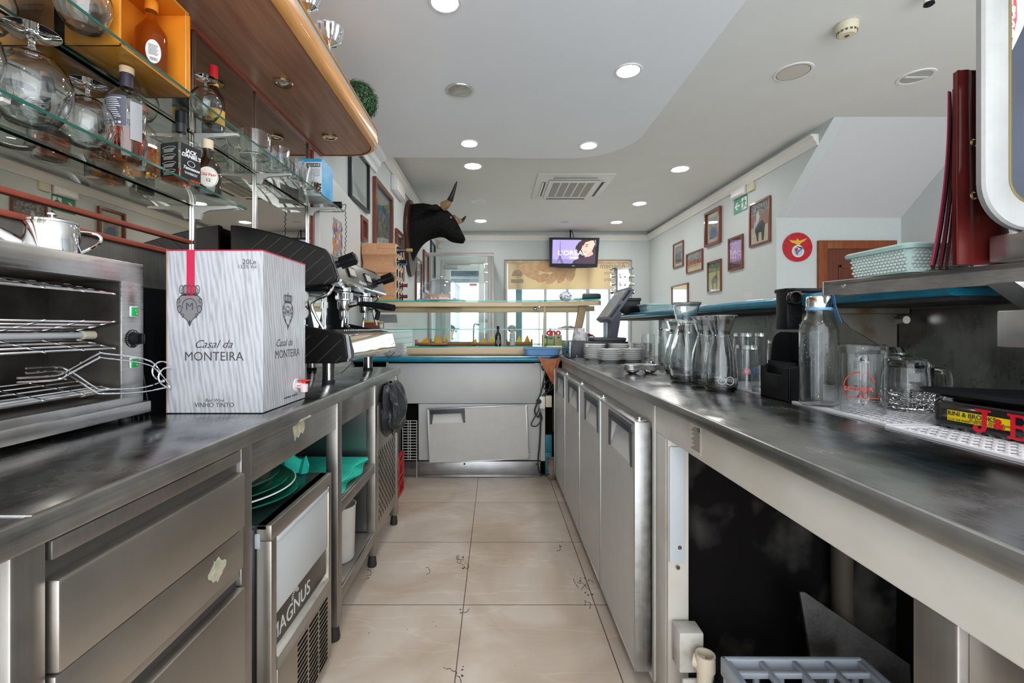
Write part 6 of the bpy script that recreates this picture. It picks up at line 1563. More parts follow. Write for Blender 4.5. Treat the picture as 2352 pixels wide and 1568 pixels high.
# cash drawer + POS
t = thing('cash_drawer', 'black cash drawer with grey front at the far end of the right worktop', 'cash drawer', (.72, 3.32, RT))
m = MB(); m.box(.532, .93, 3.155, 3.49, RT + .004, 1.106, .004); m.build('case', mat('speckled_black', (.03, .03, .035), .45, col2=(.08, .08, .085), nscale=160, ramp=(.5, .7)), t)
m = MB(); m.box(.515, .534, 3.150, 3.495, RT + .004, 1.108, .004); o = m.build('drawer_front', steel_mat('drawer_grey', (.14, .17, .19), (.26, .30, .32), .25, .35, 'y', 5), t)
q = MB(); q.box(.513, .516, 3.20, 3.42, 1.045, 1.049); q.cyl((.516, 3.24, 1.028), (.510, 3.24, 1.028), .008, n=14); q.build('slot_and_lock', BLACKM, o)
for (x, y) in ((.55, 3.175), (.90, 3.17), (.55, 3.47), (.90, 3.47)):
    m = MB(); m.cyl((x, y, RT + .0003), (x, y, RT + .004), .012, n=12); m.build('foot', RUBBER, t)
m = MB()
for x in (.57, .635): m.sphere((x, 3.154, RT + .016), .0035, 1, .5, 1, 8, 6)
m.build('screw', CHROME, t)
t = thing('pos_terminal', 'grey touch screen till tilted on a stand above the cash drawer', 'till', (.84, 3.3, 1.106))
GREYP = mat('slate_plastic', (.075, .08, .10), .45)
a = Vector((.765, 0, 1.262)); b = Vector((.925, 0, 1.484)); u = (b - a).normalized(); nrm = Vector((-u.z, 0, u.x))
m = MB(); F = frame(a + Vector((0, 3.44, 0)), (0, -1, 0), u)     # normal = (-1..)
L_ = (b - a).length; wY = .34
m.prism(rrect(wY, L_, .012, 4, wY / 2, L_ / 2), F, -.040); m.build('housing', GREYP, t)
m = MB(); m.prism(rrect(wY - .035, L_ - .04, .004, 3, wY / 2, L_ / 2), F, .0015); m.build('screen', mat('unlit_screen', (.30, .31, .32), .18, col2=(.33, .34, .35), nscale=3), t)
m = MB(); 
for i in range(10):
    yy = 3.11; s_ = .03 + i * .011; p = a + u * s_; q_ = p - nrm * .012; m.box(q_.x - .004, q_.x + .012, yy - .0115, yy - .0095, q_.z - .003, q_.z + .002); s2 = .17 + i * .009; p = a + u * s2; q_ = p - nrm * .012; m.box(q_.x - .004, q_.x + .012, yy - .0115, yy - .0095, q_.z - .003, q_.z + .002)
m.build('vent', BLACKM, t)
m = MB(); m.prism([(.80, 1.13), (.875, 1.13), (.905, 1.31), (.865, 1.335), (.83, 1.30)], frame((0, 3.32, 0), (1, 0, 0), (0, 0, 1)), .09); m.build('stand', GREYP, t)
m = MB(); m.box(.793, .805, 3.23, 3.32, 1.13, 1.27); m.build('stand_front', mat('pale_blue_grey', (.36, .47, .54), .35), t)
m = MB(); m.box(.70, .93, 3.19, 3.42, 1.1065, 1.132, .008); m.build('foot', GREYP, t)
t = thing('paper_bag', 'crumpled white paper packet on the cash drawer', 'packet', (.62, 3.33, 1.107))
m = MB(); n = 14; rings = []
for j in range(8):
    v = j / 7; r = .055 * (1 - .35 * v)
    rings.append([Vector((.625 + .9 * r * (1 + .18 * math.sin(i * 2.3 + j)) * math.cos(2 * PI * i / n), 3.33 + 1.5 * r * (1 + .15 * math.sin(i * 3.1 + 2 * j)) * math.sin(2 * PI * i / n), 1.1085 + .085 * v + .006 * abs(math.sin(i * 2 + j)) * min(1, j))) for i in range(n)])
m.loft(rings); m.build('packet', mat('crumpled_white', (.68, .66, .68), .5), t, ang=20)
# spice rack on black box
t = thing('black_box', 'black box under the steel spice rack on the blue bar', 'box', (1.04, 3.45, 1.3125))
m = MB(); m.box(.93, 1.10, 3.42, 3.60, 1.3125, 1.425, .004); m.box(.925, 1.105, 3.415, 3.605, 1.405, 1.428, .003); m.build('box', BLACKP, t)
t = thing('spice_rack', 'chrome revolving spice rack with rows of small jars', 'spice rack', (.945, 3.50, 1.4285))
sc0 = Vector((.985, 3.52, 1.4285)); STR = steel_mat('rack_steel', (.55, .53, .58), (.8, .78, .82), .2, .3, 'z', 5)
m = MB(); m.lathe([(0, 0), (.06, 0), (.06, .008), (.02, .012), (.012, .02)], sc0, 28); m.build('base', CHROME_SOFT, t)
m = MB(); m.prism(rrect(.10, .10, .012, 4, sc0.x, sc0.y), UP((0, 0, sc0.z + .02)), .205); m.build('column', STR, t)
m = MB(); m.prism(rrect(.155, .155, .03, 5, sc0.x, sc0.y), UP((0, 0, sc0.z + .225)), .008); m.build('top_plate', mat('rack_top', (.22, .22, .23), .3, .8), t)
for z in range(3):
    for k, (dx, dy) in enumerate(((.052, -.022), (.052, .022), (-.015, -.052), (.022, -.052), (-.052, -.02))):
        p = sc0 + Vector((dx, dy, .055 + z * .062)); dr = Vector((1, 0, -.1)) if dx > .05 else (Vector((-1, 0, -.1)) if dx < -.05 else Vector((0, -1, -.1)))
        m = MB(); m.cyl(p, p + dr * .025, .015, n=16); j = m.build('jar', mat('jar_glass', (.55, .52, .46), .15), t)
        q = MB(); q.cyl(p + dr * .024, p + dr * .036, .017, n=16); q.build('jar_lid', CHROME, j)
# blue tray at display end, orange cloth/bag, cables
t = thing('blue_tray', 'translucent blue plastic tub at the right end of the display counter', 'tub', (.36, 3.68, .967))
BT = mat('translucent_blue', (.12, .30, .62), .3, col2=(.17, .36, .68), nscale=8)
m = MB(); rings = []
for (w, d_, z) in ((.22, .09, 0), (.27, .115, .012), (.295, .13, .058), (.305, .138, .062), (.300, .134, .064), (.262, .11, .016), (.21, .09, .006)):
    rings.append([Vector((x, y, .968 + z)) for x, y in rrect(w, d_ , d_ * .35, 5, .375, 3.675)])
bmesh.ops.translate(m.loft(rings).bm, verts=m.bm.verts, vec=(0, -.048, .005)); m.build('tub', BT, t)
t = thing('orange_cloth', 'orange-brown cloth hanging at the corner below the cash drawer', 'cloth', (.44, 3.52, .9))
m = MB(); n = 12; rings = []
for j in range(9):
    v = j / 8; z = .975 - .215 * v; w = .085 * (1 - v) + .006; xc = .425 + .025 * v
    rings.append([Vector((xc - w + 2 * w * i / n, 3.545 - .008 * math.sin(i * 1.5 + v * 3) - .01 * v, z - .02 * math.sin(PI * i / n) * (1 - v))) for i in range(n + 1)] + [Vector((xc + w - 2 * w * i / n, 3.552 - .008 * math.sin((n - i) * 1.5 + v * 3) - .01 * v, z - .02 * math.sin(PI * i / n) * (1 - v))) for i in range(n + 1)])
m.loft(rings); m.build('cloth', mat('terracotta_cloth', (.52, .20, .09), .8, col2=(.42, .15, .06), nscale=30), t, ang=60)
t = thing('power_cables', 'bundle of tangled black cables hanging at the back right corner', 'cable', (.42, 3.5, .6))
KB = [(.50, 3.51, 1.0)]
for k, pts in enumerate((
    [(1284, 818), (1262, 826), (1250, 868), (1243, 900), (1232, 930), (1228, 945), (1236, 958), (1242, 950), (1240, 1010), (1236, 1060), (1240, 1086), (1258, 1090), (1271, 1080)],
    [(1282, 822), (1266, 850), (1262, 890), (1254, 905), (1243, 918), (1238, 940), (1228, 958), (1220, 975), (1232, 978), (1245, 962), (1240, 945)],
    [(1280, 825), (1270, 860), (1266, 885), (1256, 895), (1248, 888), (1252, 880), (1262, 872)],
    [(1280, 822), (1273, 870), (1268, 892), (1250, 904), (1244, 912)],
    [(1283, 820), (1258, 830), (1248, 850), (1244, 840)],
    [(1282, 826), (1274, 900), (1270, 950), (1271, 990)])):
    m = MB(); m.tube(spline([P(px, py, 3.556 + .006 * k) for px, py in pts], 6), .0062 if k == 0 else .0045, 6); m.build('cable', RUBBER, t)
t = thing('socket_adapter', 'white multi-plug adapter with a black plug on the back counter', 'adapter', (.39, 3.56, .84))
m = MB(); a = P(1239, 910, 3.56); b = P(1252, 938, 3.56); m.box(a.x, b.x, 3.545, 3.605, b.z, a.z, .006); m.build('body', WHITEP, t)
m = MB(); p = P(1238, 922, 3.54); m.cyl(p, p + Vector((0, .03, 0)), .020, n=18); m.build('plug', RUBBER, t)
m = MB(); a = P(1253, 908, 3.58); b = P(1267, 934, 3.58); m.box(a.x, b.x, 3.56, 3.61, b.z, a.z, .004); m.build('wall_socket', CREAM, t)
# ================================================================== BACK DISPLAY COUNTER
YP = 3.63
bc = thing('display_counter', 'white-panelled back counter with blue edge under the glass display', 'counter', (-.1, 3.9, 0))
def rectP(a, b, Y, mb, d=.01, bev=0):
    p, q = P(a[0], a[1], Y), P(b[0], b[1], Y); mb.box(p.x, q.x, Y, Y + d, q.z, p.z, bev)
m = MB(); m.box(-.86, .362, YP, YP + .02, .592, .925, .002); m.build('upper_panel', PANELM, bc)
m = MB(); m.box(-.62, .362, YP, YP + .018, .135, .588, .002); m.build('lower_panel', PANELM, bc)
m = MB(); m.box(.364, .400, YP - .004, YP + .05, .13, .93, .002); m.build('corner_strip', PANELM, bc)
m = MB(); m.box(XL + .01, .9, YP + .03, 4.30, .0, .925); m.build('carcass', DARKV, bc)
m = MB(); m.box(-.80, .362, YP + .004, YP + .03, .012, .125, .002); m.box(-.80, .365, YP - .006, YP + .01, .002, .012, .003); m.build('plinth', steel_mat('plinth_steel', (.34, .34, .35), (.55, .55, .57), .3, .42, 'x', 5), bc)
m = MB()
for x in (-.70, -.25, .33): m.cyl((x, YP + .005, .105), (x, YP - .001, .105), .008, n=10)
m.build('plinth_screw', mat('rusty_screw', (.1, .05, .03), .6), bc)
m = MB(); prf = [(3.70, .930), (3.60, .930)] + [(3.60 + .019 * math.cos(math.radians(a)), .949 + .019 * math.sin(math.radians(a))) for a in range(260, 90, -15)] + [(3.60, .968), (3.70, .968)]
m.prism(prf, frame((XL + .003, 0, 0), (0, 1, 0), (0, 0, 1)), .93 - XL); m.build('blue_edge', BLUE, bc, ang=50)
m = MB(); m.box(XL + .003, .93, 3.62, 4.34, .968, .972); m.build('steel_top', STEEL_BRIGHT, bc)
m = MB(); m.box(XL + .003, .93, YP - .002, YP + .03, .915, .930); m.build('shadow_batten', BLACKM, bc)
m = MB(); m.box(-.88, -.86, YP - .004, YP + .01, .84, .925, .002); m.box(.315, .355, YP - .004, YP + .0, .895, .918, .002); m.build('hinge_plate', mat('plate_cream', (.55, .53, .48), .5), bc)
# wire rack in the dark opening
t = thing('wire_shelf', 'white wire grid shelf standing in the dark opening by the black bag', 'wire shelf', (-.68, 3.58, .12))
WW = mat('white_wire', (.62, .62, .60), .4); m = MB()
a = P(924, 966, 3.60); b = P(957, 1055, 3.60)
for i in range(15): z = b.z + (a.z - b.z) * i / 14; m.cyl((a.x, 3.60, z), (b.x, 3.60, z), .003, n=6)
for x in (a.x + .002, (a.x * .45 + b.x * .55), (a.x * .6 + b.x * .4), b.x): m.cyl((x, 3.604, b.z), (x, 3.604, a.z), .003, n=6)
for x in (a.x, b.x): m.cyl((x, 3.604, 0), (x, 3.604, b.z), .003, n=6)
m.build('wire_grid', WW, t)
t = thing('red_crate', 'red plastic crate edge on the floor beyond the steel counter', 'crate', (-.80, 3.2, 0))
m = MB()
for z in (0.0, .13, .27): m.box(-.97, -.68, 3.05, 3.36, z, z + .018, .004)
for (x, y) in ((-.955, 3.065), (-.695, 3.065), (-.955, 3.345), (-.695, 3.345), (-.695, 3.2)): m.box(x - .014, x + .014, y - .014, y + .014, 0, .285, .003)
for z in (.05, .19): m.tube([(-.68, 3.06, z), (-.68, 3.35, z + .08)], .006, 6)
m.build('crate', mat('red_crate_plastic', (.42, .015, .015), .4), t)
t = thing('dark_bin', 'dark box standing in the red crate', 'box', (-.82, 3.2, .288)); m = MB(); m.box(-.95, -.70, 3.08, 3.34, .288, .56, .006); m.build('box', mat('charcoal_box', (.03, .03, .032), .6), t)
# bits at the right gap
t = thing('bucket', 'stained grey bucket in the gap beside the farthest fridge door', 'bucket', (.43, 3.58, 0))
m = MB(); m.lathe([(0, .002), (.036, .002), (.040, .16), (.042, .165), (.037, .16), (.034, .02), (0, .015)], (.448, 3.580, 0), 24); m.build('bucket', mat('stained_grey', (.25, .22, .19), .6, col2=(.12, .08, .05), nscale=14), t)
t = thing('blue_bin', 'small blue carton in the dark gap by the cables', 'box', (.44, 3.66, 0)); m = MB(); m.box(.402, .455, 3.625, 3.66, .20, .34, .003); m.box(.402, .455, 3.625, 3.66, .0, .198, .003); m.build('box', mat('petrol_blue', (.02, .16, .22), .5), t)
# leaning fridge door
r = thing('loose_fridge_door', 'loose grey fridge door hanging askew on the back counter', 'fridge door', P(986, 1064, 3.548), 0, None)
r.rotation_euler = (math.radians(-3), math.radians(-2.6), 0)
MW[r.name] = Matrix.Translation(r.location) @ Euler(r.rotation_euler).to_matrix().to_4x4()
fridge_door('loose', .785, .425, .045, .030, .285, .395, .085, r)
q = MB()
for z in (.010, .39): q.box(.775, .795, .0, .02, z + .01, z + .03, .003)
q.build('hinge', CHROME_SOFT, r, local=True)
# ---------- glass display case
dc = thing('display_case', 'glass display case with pale wood rails on the back counter', 'display case', (-.15, 3.95, .972))
m = MB(); m.box(-.73, .30, 3.70, 3.76, .986, 1.040, .002); m.box(-.73, .72, 4.26, 4.30, .974, 1.05, .002); m.box(-.72, .7, 3.73, 4.26, .974, .986); m.build('base_rail', WOODL, dc)
m = MB(); m.box(-.73, .66, 3.70, 4.28, 1.041, 1.047); m.build('base_glass', PANE, dc); 
m = MB(); m.box(-.73, .42, 3.6985, 3.70, 1.040, 1.048); m.build('base_glass_edge', EDGEGLASS, dc)
m = MB(); m.box(-1.145, .22, 3.74, 3.80, 1.378, 1.416, .002); m.prism([(.22, 3.74), (.56, 3.64), (.80, 3.50), (.83, 3.54), (.60, 3.70), (.22, 3.80)], UP((0, 0, 1.378)), .038); m.box(-1.145, .8, 4.05, 4.09, 1.340, 1.378, .002); m.build('top_rail', WOODL, dc)
m = MB(); m.box(-1.145, .90, 4.09, 4.12, 1.352, 1.40); m.build('lamp_housing', mat('dull_beige', (.33, .28, .20), .5), dc)
m = MB(); m.prism([(-1.145, 3.735), (.22, 3.735), (.56, 3.635), (.80, 3.48), (.90, 3.62), (.90, 4.16), (-1.145, 4.16)], UP((0, 0, 1.418)), .008); m.build('top_glass', SHELFGLASS, dc)
m = MB(); m.box(-1.145, .22, 3.732, 3.735, 1.418, 1.427); m.prism([(.22, 3.732), (.56, 3.632), (.80, 3.477), (.801, 3.48), (.56, 3.636), (.22, 3.735)], UP((0, 0, 1.418)), .009); m.build('top_glass_edge', EDGEGLASS, dc)
m = MB(); m.box(-1.14, .66, 3.76, 4.20, 1.186, 1.192); m.build('middle_glass', SHELFGLASS, dc)
m = MB(); m.box(-1.14, .66, 3.757, 3.760, 1.185, 1.193); m.build('middle_glass_edge', EDGEGLASS, dc)
m = MB(); m.box(.362, .366, 3.74, 4.2, 1.05, 1.40); m.build('glass_divider', PANE, dc); m = MB(); m.box(.361, .367, 3.735, 3.74, 1.05, 1.41); m.build('divider_edge', DARKEDGE, dc)
m = MB(); m.cyl((.395, 3.72, 1.05), (.405, 3.72, 1.378), .007, n=12); m.build('wooden_dowel', WOODL, dc)
m = MB(); m.box(.355, .380, 3.725, 3.745, 1.37, 1.43, .003); m.sphere((.33, 3.75, 1.36), .016); m.box(.30, .37, 3.745, 3.755, 1.178, 1.184); m.build('clamp', CHROME_SOFT, dc)
m = MB(); m.prism([(.600, 1.0), (.655, 1.0), (.735, 1.378), (.675, 1.378)], frame((0, 3.66, 0), (1, 0, 0), (0, 0, 1)), .045); m.build('slanted_post', mat('shaded_beech', (.42, .30, .16), .5), dc)
# customer-side sloping glass
m = MB(); m.prism([(4.30, 1.05), (4.306, 1.05), (4.166, 1.41), (4.16, 1.41)], frame((-.96, 0, 0), (0, 1, 0), (0, 0, 1)), 1.62); m.build('front_glass', PANE, dc)
# steel plates stack left
pp = None
for i in range(9):
    if pp is None: o = MB().lathe([(0, .002), (.05, .002), (.055, 0), (.060, .003), (.092, .012), (.094, .014), (.090, .0145), (.056, .008), (0, .006)], n=36).build('plate', WHITE); pp = o
    else: o = pp.copy(); COL.objects.link(o)
    o.location = (-.83 + random.uniform(-.003, .003), 3.665, .972 + i * .0118)
    tag(o, (('bottom', 'second from the bottom', 'third from the bottom', 'fourth from the bottom', 'middle', 'fourth from the top', 'third from the top', 'second from the top', 'topmost')[i]) + ' white plate of the stack beside the espresso machine', 'plate', 'white plates on the back counter')
# tub, price card
t = thing('food_tub', 'small tub of red sauce with a yellow lid on the middle glass shelf', 'tub', (-1.02, 3.85, 1.193))
m = MB(); m.box(-1.11, -.975, 3.79, 3.90, 1.193, 1.245, .006); m.build('tub', mat('sauce_brown', (.20, .06, .035), .3), t)
m = MB(); m.box(-1.115, -.97, 3.785, 3.905, 1.245, 1.256, .003); m.build('lid', mat('yellow_lid', (.75, .50, .02), .4), t)
t = thing('price_card', 'grey curved plastic card holder behind the display glass', 'card', (-.95, 4.1, 1.25))
m = MB(); a = P(871, 722, 4.12); b = P(912, 741, 4.12); m.prism([(a.x, b.z), (b.x + .005, b.z), (b.x - .008, a.z), (a.x, a.z)], frame((0, 4.13, 0), (1, 0, 0), (0, 0, 1)), .006); m.box(a.x + .04, a.x + .05, 4.10, 4.16, 1.1925, b.z); m.build('card', mat('grey_card', (.40, .42, .42), .4), t)
# wooden trays with yellow napkins
TR = mat('brown_tray_wood', (.30, .13, .06), .5, col2=(.38, .18, .09), nscale=5, stretch=(1, 8, 8)); NP = mat('orange_napkin', (.80, .38, .03), .7); NPY = mat('yellow_napkin', (.82, .60, .03), .7)
def tray_set(lab, x0, x1, y, z):
    t = thing('wooden_tray', lab + ' brown wooden condiment tray inside the display', 'tray', ((x0 + x1) / 2, y, z), 0, 'wooden condiment trays')
    m = MB(); m.box(x0, x1, y - .06, y + .06, z, z + .008, .001); m.box(x0, x1, y - .06, y - .052, z, z + .024, .001); m.box(x0, x1, y + .052, y + .06, z, z + .024, .001); m.box(x0, x0 + .010, y - .052, y + .052, z, z + .05, .002); m.box(x1 - .010, x1, y - .052, y + .052, z, z + .05, .002); m.build('tray', TR, t)
def napkin(lab, px, py0, py1, w, y, m_, lean=0):
    a = P(px, py1, y); a.z = 1.0565; w *= 1.5; h = P(px, py0 - 1, y).z - a.z
    m = MB(); rings = []
    z0 = a.z
    base = [(-w / 2, -.02), (w / 2, -.02), (w / 2, .02), (-w / 2, .02)]
    for v in (0, .35, .7, .999):
        rings.append([Vector((a.x + bx * (1 - v) + lean * h * v, y + by * (1 - v), z0 + h * v)) for bx, by in base])
    m.loft(rings); o = m.build('napkin', m_); tag(o, lab, 'napkin', 'folded napkins in the display trays')
zt = 1.0475
tray_set('leftmost', -.70, -.42, 3.97, zt); tray_set('middle', -.20, .02, 3.97, zt); tray_set('back left', -.60, -.18, 4.17, zt); tray_set('back right', .10, .34, 4.17, zt)
for (lab, px, p0, w, y, mm, ln) in (('leftmost orange folded napkin in the front tray', 975, 775, .07, 3.97, NP, .3), ('large orange folded napkin, second in the front-left tray', 1006, 772, .05, 3.97, NP, .3), ('yellow folded napkin behind the large orange one', 1003, 770, .04, 4.17, NPY, -.2), ('yellow folded napkin left of the seated figure', 1026, 770, .04, 4.17, NPY, -.2), ('orange napkin in the middle tray, left one', 1089, 777, .04, 3.97, NP, .3), ('orange napkin in the middle tray, right one', 1110, 776, .05, 3.97, NP, .3), ('yellow napkin just left of the dark wine bottle', 1131, 771, .04, 4.17, NPY, -.15), ('yellow napkin in the back right tray', 1191, 771, .04, 4.17, NPY, .1), ('tall golden napkin near the glass divider', 1211, 769, .045, 4.17, NP, 0)):
    napkin(lab, px, p0, 789 if y < 4 else 785.5, w, y, mm, ln)
t = lathe_bottle('wine_bottle', 'dark glass wine bottle standing inside the display case', 'bottle', (P(1144, 760, 3.729).x, 3.7285, 1.0475),
   [(0, 0), (.024, 0), (.027, .003), (.027, .085), (.023, .100), (.011, .118), (.010, .160)], mat('black_wine_glass', (.010, .012, .012), .08, coat=.6), None, 0, [(.011, .142), (.0115, .168), (0, .169)], BLACKP, labels=((-125, -55, .022, .055, .0275, mat('dark_label', (.18, .15, .12), .5), 'label'),))
lathe_bottle('white_bottle', 'small pale printed bottle behind the wine bottle in the display', 'bottle', (P(1177, 760, 4.05).x, 4.05, 1.0475), [(0, 0), (.026, 0), (.026, .10), (.012, .115), (.012, .134), (0, .134)], mat('pale_print_bottle', (.66, .70, .72), .4, col2=(.45, .50, .52), nscale=50))
for i, (lab, x0, x1, h, c1, c2) in enumerate((('green and yellow carton, left of three in the display', 1246, 1256, 24, (.10, .30, .08), (.60, .55, .15)), ('olive green carton with oval logo, middle of three in the display', 1257, 1272, 22, (.28, .36, .14), (.40, .48, .25)), ('yellow-green carton with blue roundel, right of three in the display', 1274, 1291, 24, (.52, .52, .16), (.40, .44, .2)))):
    a = P(x0, 793 - h, 3.86); b = P(x1, 793, 3.86)
    t = thing('tea_carton', lab, 'carton', ((a.x + b.x) / 2, 3.88, 1.0475), 0, 'cartons in the display')
    m = MB(); m.box(a.x, b.x, 3.86, 3.92, 1.0475, a.z, .001); m.build('carton', mat('carton_%d' % i, c1, .5), t)
    m = MB(); m.box(a.x + .003, b.x - .003, 3.859, 3.8602, 1.0475 + .02, a.z - .03); m.build('printed_panel', mat('carton_b%d' % i, c2, .5), t)
    m = MB(); F = frame(((a.x + b.x) / 2, 3.8588, a.z - .022), (1, 0, 0), (0, 0, 1)); m.prism([(.014 * math.cos(q), .008 * math.sin(q)) for q in [2 * PI * k / 20 for k in range(20)]], F, .0006); m.build('oval_logo', mat('oval_blue', (.05, .10, .35), .5), t)
# brown snack bags on middle shelf
for i, (x, y, sx, lab) in enumerate(((1305, 3.90, .10, 'brown and silver snack packet lying on the middle glass shelf'), (1352, 3.50, .055, 'pink and dark snack packet by the till'))):
    a = P(x, 752, y); z0 = 1.193 if i == 0 else a.z
    if i == 1: z0 = 1.133; a.x = .70; y = 3.44
    m = MB(); n = 12; rings = []
    for j in range(n + 1):
        v = j / n; h = .022 * math.sin(PI * v) + .002; xx = a.x - sx + 2 * sx * v
        rings.append([Vector((xx, y - .05 - .006 * math.sin(j * 2), z0 + .001)), Vector((xx, y + .05, z0 + .001)), Vector((xx, y + .03, z0 + h + .004 * math.sin(j * 3))), Vector((xx, y - .03, z0 + h * 1.1 + .004 * math.sin(j * 2)))])
    m.loft(rings); tag(m.build('snack_packet', mat('foil_brown' if i == 0 else 'foil_pink', (.32, .13, .09) if i == 0 else (.60, .03, .14), .3, .3, col2=(.50, .40, .36) if i == 0 else (.05, .03, .05), nscale=14)), lab, 'packet')
# ---------- things on the display top
ZT = 1.4265
# cork wine rack
CORKM = mat('cork_board', (.56, .29, .15), .85, col2=(.64, .36, .20), nscale=90, bump=.4, bscale=220)
t = thing('wine_rack', 'stacked cork wine rack on top of the display against the left wall', 'wine rack', (-.98, 3.95, ZT))
rx0, rx1, ry0, ry1, rz0, rz1 = -1.13, -.845, 3.80, 4.12, ZT, 1.915
for k, (z0, z1, ins0) in enumerate(((rz0, rz0 + .095, 0), (rz0 + .095, rz0 + .245, 1), (rz0 + .245, rz0 + .395, 1), (rz0 + .395, rz1, 0))):
    m = MB(); nz = 12; poly = []
    for i in range(nz + 1):
        v = i / nz; z = z0 + (z1 - z0) * v; y = ry0 + (.042 * math.sin(PI * v) ** .8 if ins0 else .0) 
        poly.append((y, z))
    poly += [(ry1, z1 - .0), (ry1, z0)]
    m.prism(poly, frame((rx0, 0, 0), (0, 1, 0), (0, 0, 1)), rx1 - rx0); m.build('cork_block', CORKM, t, bev=.002)
m = MB()
for z in (rz0 + .045, rz0 + .21, rz1 - .045): m.box(rx0 + .13, rx1, ry0 - .004, ry0 + .01, z, z + .018, .002)
m.build('raised_band', CORKM, t)
holes = []
for i in range(5):
    for j in range(3):
        y = ry0 + .055 + j * .105 + (.0 if i % 2 else 0); z = rz0 + .05 + i * .097
        holes.append((y, z))
m = MB()
for y, z in holes: m.lathe([(.037, .0), (.046, .0), (.046, .006), (.037, .006)], n=24, M=frame((rx1, y, z), (0, 1, 0), (0, 0, 1)))
m.build('hole_rim', mat('pale_rim', (.72, .62, .48), .6), t)
m = MB()
for y, z in holes: m.lathe([(0, .0008), (.036, .0008)], n=24, M=frame((rx1, y, z), (0, 1, 0), (0, 0, 1)))
m.build('hole', DARKV, t, recalc=False)
for (hy, hz, mm, lab, ln) in ((0, 4, 'g', 'wine bottle with a gold capsule poking out of the cork rack top', .13), (0, 3, 'k', 'bottle neck with black capsule in the cork rack', .08), (1, 3, 'b', 'bottle neck with bright blue capsule in the cork rack', .06), (1, 1, 'r', 'bottle neck with wine-red capsule, upper of two in the rack', .07), (1, 0, 'r', 'bottle neck with wine-red capsule, lower of two in the rack', .07)):
    y, z = holes[hz * 3 + hy]
    t = thing('wine_bottle', lab, 'bottle', (rx1, y, z), 0, 'bottle necks in the cork rack')
    m = MB(); m.lathe([(0, .001), (.034, .001), (.033, .015), (.015, .045), (.0135, ln)] if mm == 'g' else [(0, .001), (.020, .001), (.0135, .02), (.0135, ln - .03)], n=20, M=frame((rx1, y, z), (0, 1, 0), (0, 0, 1))); m.build('neck', MC['black_wine_glass'], t)
    cm = {'g': mat('gold_capsule', (.55, .38, .12), .35, .6), 'k': BLACKP, 'b': mat('blue_capsule', (.01, .22, .60), .35), 'r': mat('wine_capsule', (.20, .02, .035), .35)}[mm]
    m = MB(); m.lathe([(.0145, ln - .045), (.0150, ln + .004), (0, ln + .005)], n=20, M=frame((rx1, y, z), (0, 1, 0), (0, 0, 1))); m.build('capsule', cm, t)
# domed cover with cake
cx_, cyy = P(1014, 700, 3.93).x, 3.93
t = thing('dome_cover', 'clear plastic dome cover over a wrapped cake on the display top', 'dome', (cx_, cyy, ZT))
R = .215; m = MB(); pr_ = [(R * math.cos(math.radians(a)), .012 + .185 * math.sin(math.radians(a))) for a in range(0, 91, 6)]
m.lathe(pr_, n=48, c=(cx_, cyy, ZT)); m.build('dome', pane_mat('cloudy_dome', (.86, .86, .90), .10, .5), t, ang=60)
m = MB(); m.tube([(cx_ + R * math.cos(a), cyy + R * math.sin(a), ZT + .010) for a in [2 * PI * i / 60 for i in range(60)]], .004, 6, True); m.build('rim', mat('grey_rim', (.45, .47, .52), .3), t)
m = MB(); m.lathe([(0, .184), (.014, .184), (.010, .195), (.018, .203), (.016, .212), (0, .214)], n=20, c=(cx_, cyy, ZT + .012)); m.build('knob', CHROME_SOFT, t)
t = thing('cake', 'loaf cake with crumpled white paper on a plate under the dome', 'cake', (cx_ - .03, cyy, ZT))
m = MB(); m.lathe([(0, .001), (.17, .001), (.185, .008), (.17, .007), (0, .005)], n=40, c=(cx_, cyy, ZT)); m.build('plate', WHITE, t)
m = MB(); n = 20; rings = []
for (s, z) in ((1, .008), (1.05, .04), (.95, .062), (.6, .068)):
    rings.append([Vector((cx_ - .03 + .105 * s * (1 + .05 * math.sin(i * 3)) * math.cos(2 * PI * i / n), cyy + .07 * s * math.sin(2 * PI * i / n), ZT + z + .005 * math.sin(i * 2.7))) for i in range(n)])
m.loft(rings); m.build('cake', mat('sponge', (.60, .42, .28), .8), t)
m = MB()
for i in range(26):
    a = random.uniform(0, 2 * PI); r = random.uniform(.10, .155); p = Vector((cx_ - .02 + r * math.cos(a), cyy + .7 * r * math.sin(a), ZT + .009)); d1 = Vector((random.uniform(-.04, .04), random.uniform(-.03, .03), 0)); 
    m.face([p, p + d1, p + d1 * .8 + Vector((random.uniform(-.01, .01), 0, random.uniform(.02, .045)))])
m.build('paper', mat('crumpled_white', (.68, .66, .68), .5), t, recalc=False)
# blue-white pot, white item, dark roll
t = thing('painted_pot', 'small round white pot painted with blue flowers on the display top', 'pot', (P(1299, 680, 3.75).x, 3.80, ZT))
p0 = (P(1299, 680, 3.80).x, 3.80, ZT)
m = MB(); m.lathe([(0, 0), (.03, 0), (.05, .02), (.054, .045), (.045, .066), (.02, .076), (0, .077)], n=28, c=p0); m.build('pot', WHITE, t)
m = MB()
for i in range(18):
    a = random.uniform(-2.6, -.5); v = random.uniform(.015, .065); rr = .053 if v < .05 else .047
    c = Vector((p0[0] + rr * math.cos(a), p0[1] + rr * math.sin(a), ZT + v)); m.tube(spline([c, c + Vector((random.uniform(-.012, .012), -.001, random.uniform(-.01, .01))), c + Vector((random.uniform(-.02, .02), -.001, random.uniform(-.012, .012)))], 3), .0020, 5)
m.build('blue_flower', mat('delft_blue', (.01, .08, .38), .3), t)
m = MB(); m.tube([(p0[0] + .052 * math.cos(a), p0[1], ZT + .035 + .045 * math.sin(a)) for a in [PI * i / 12 for i in range(13)]], .0025, 6); m.build('handle', MC['delft_blue'], t)
m = MB(); a = P(1330, 685, 3.72); n = 10
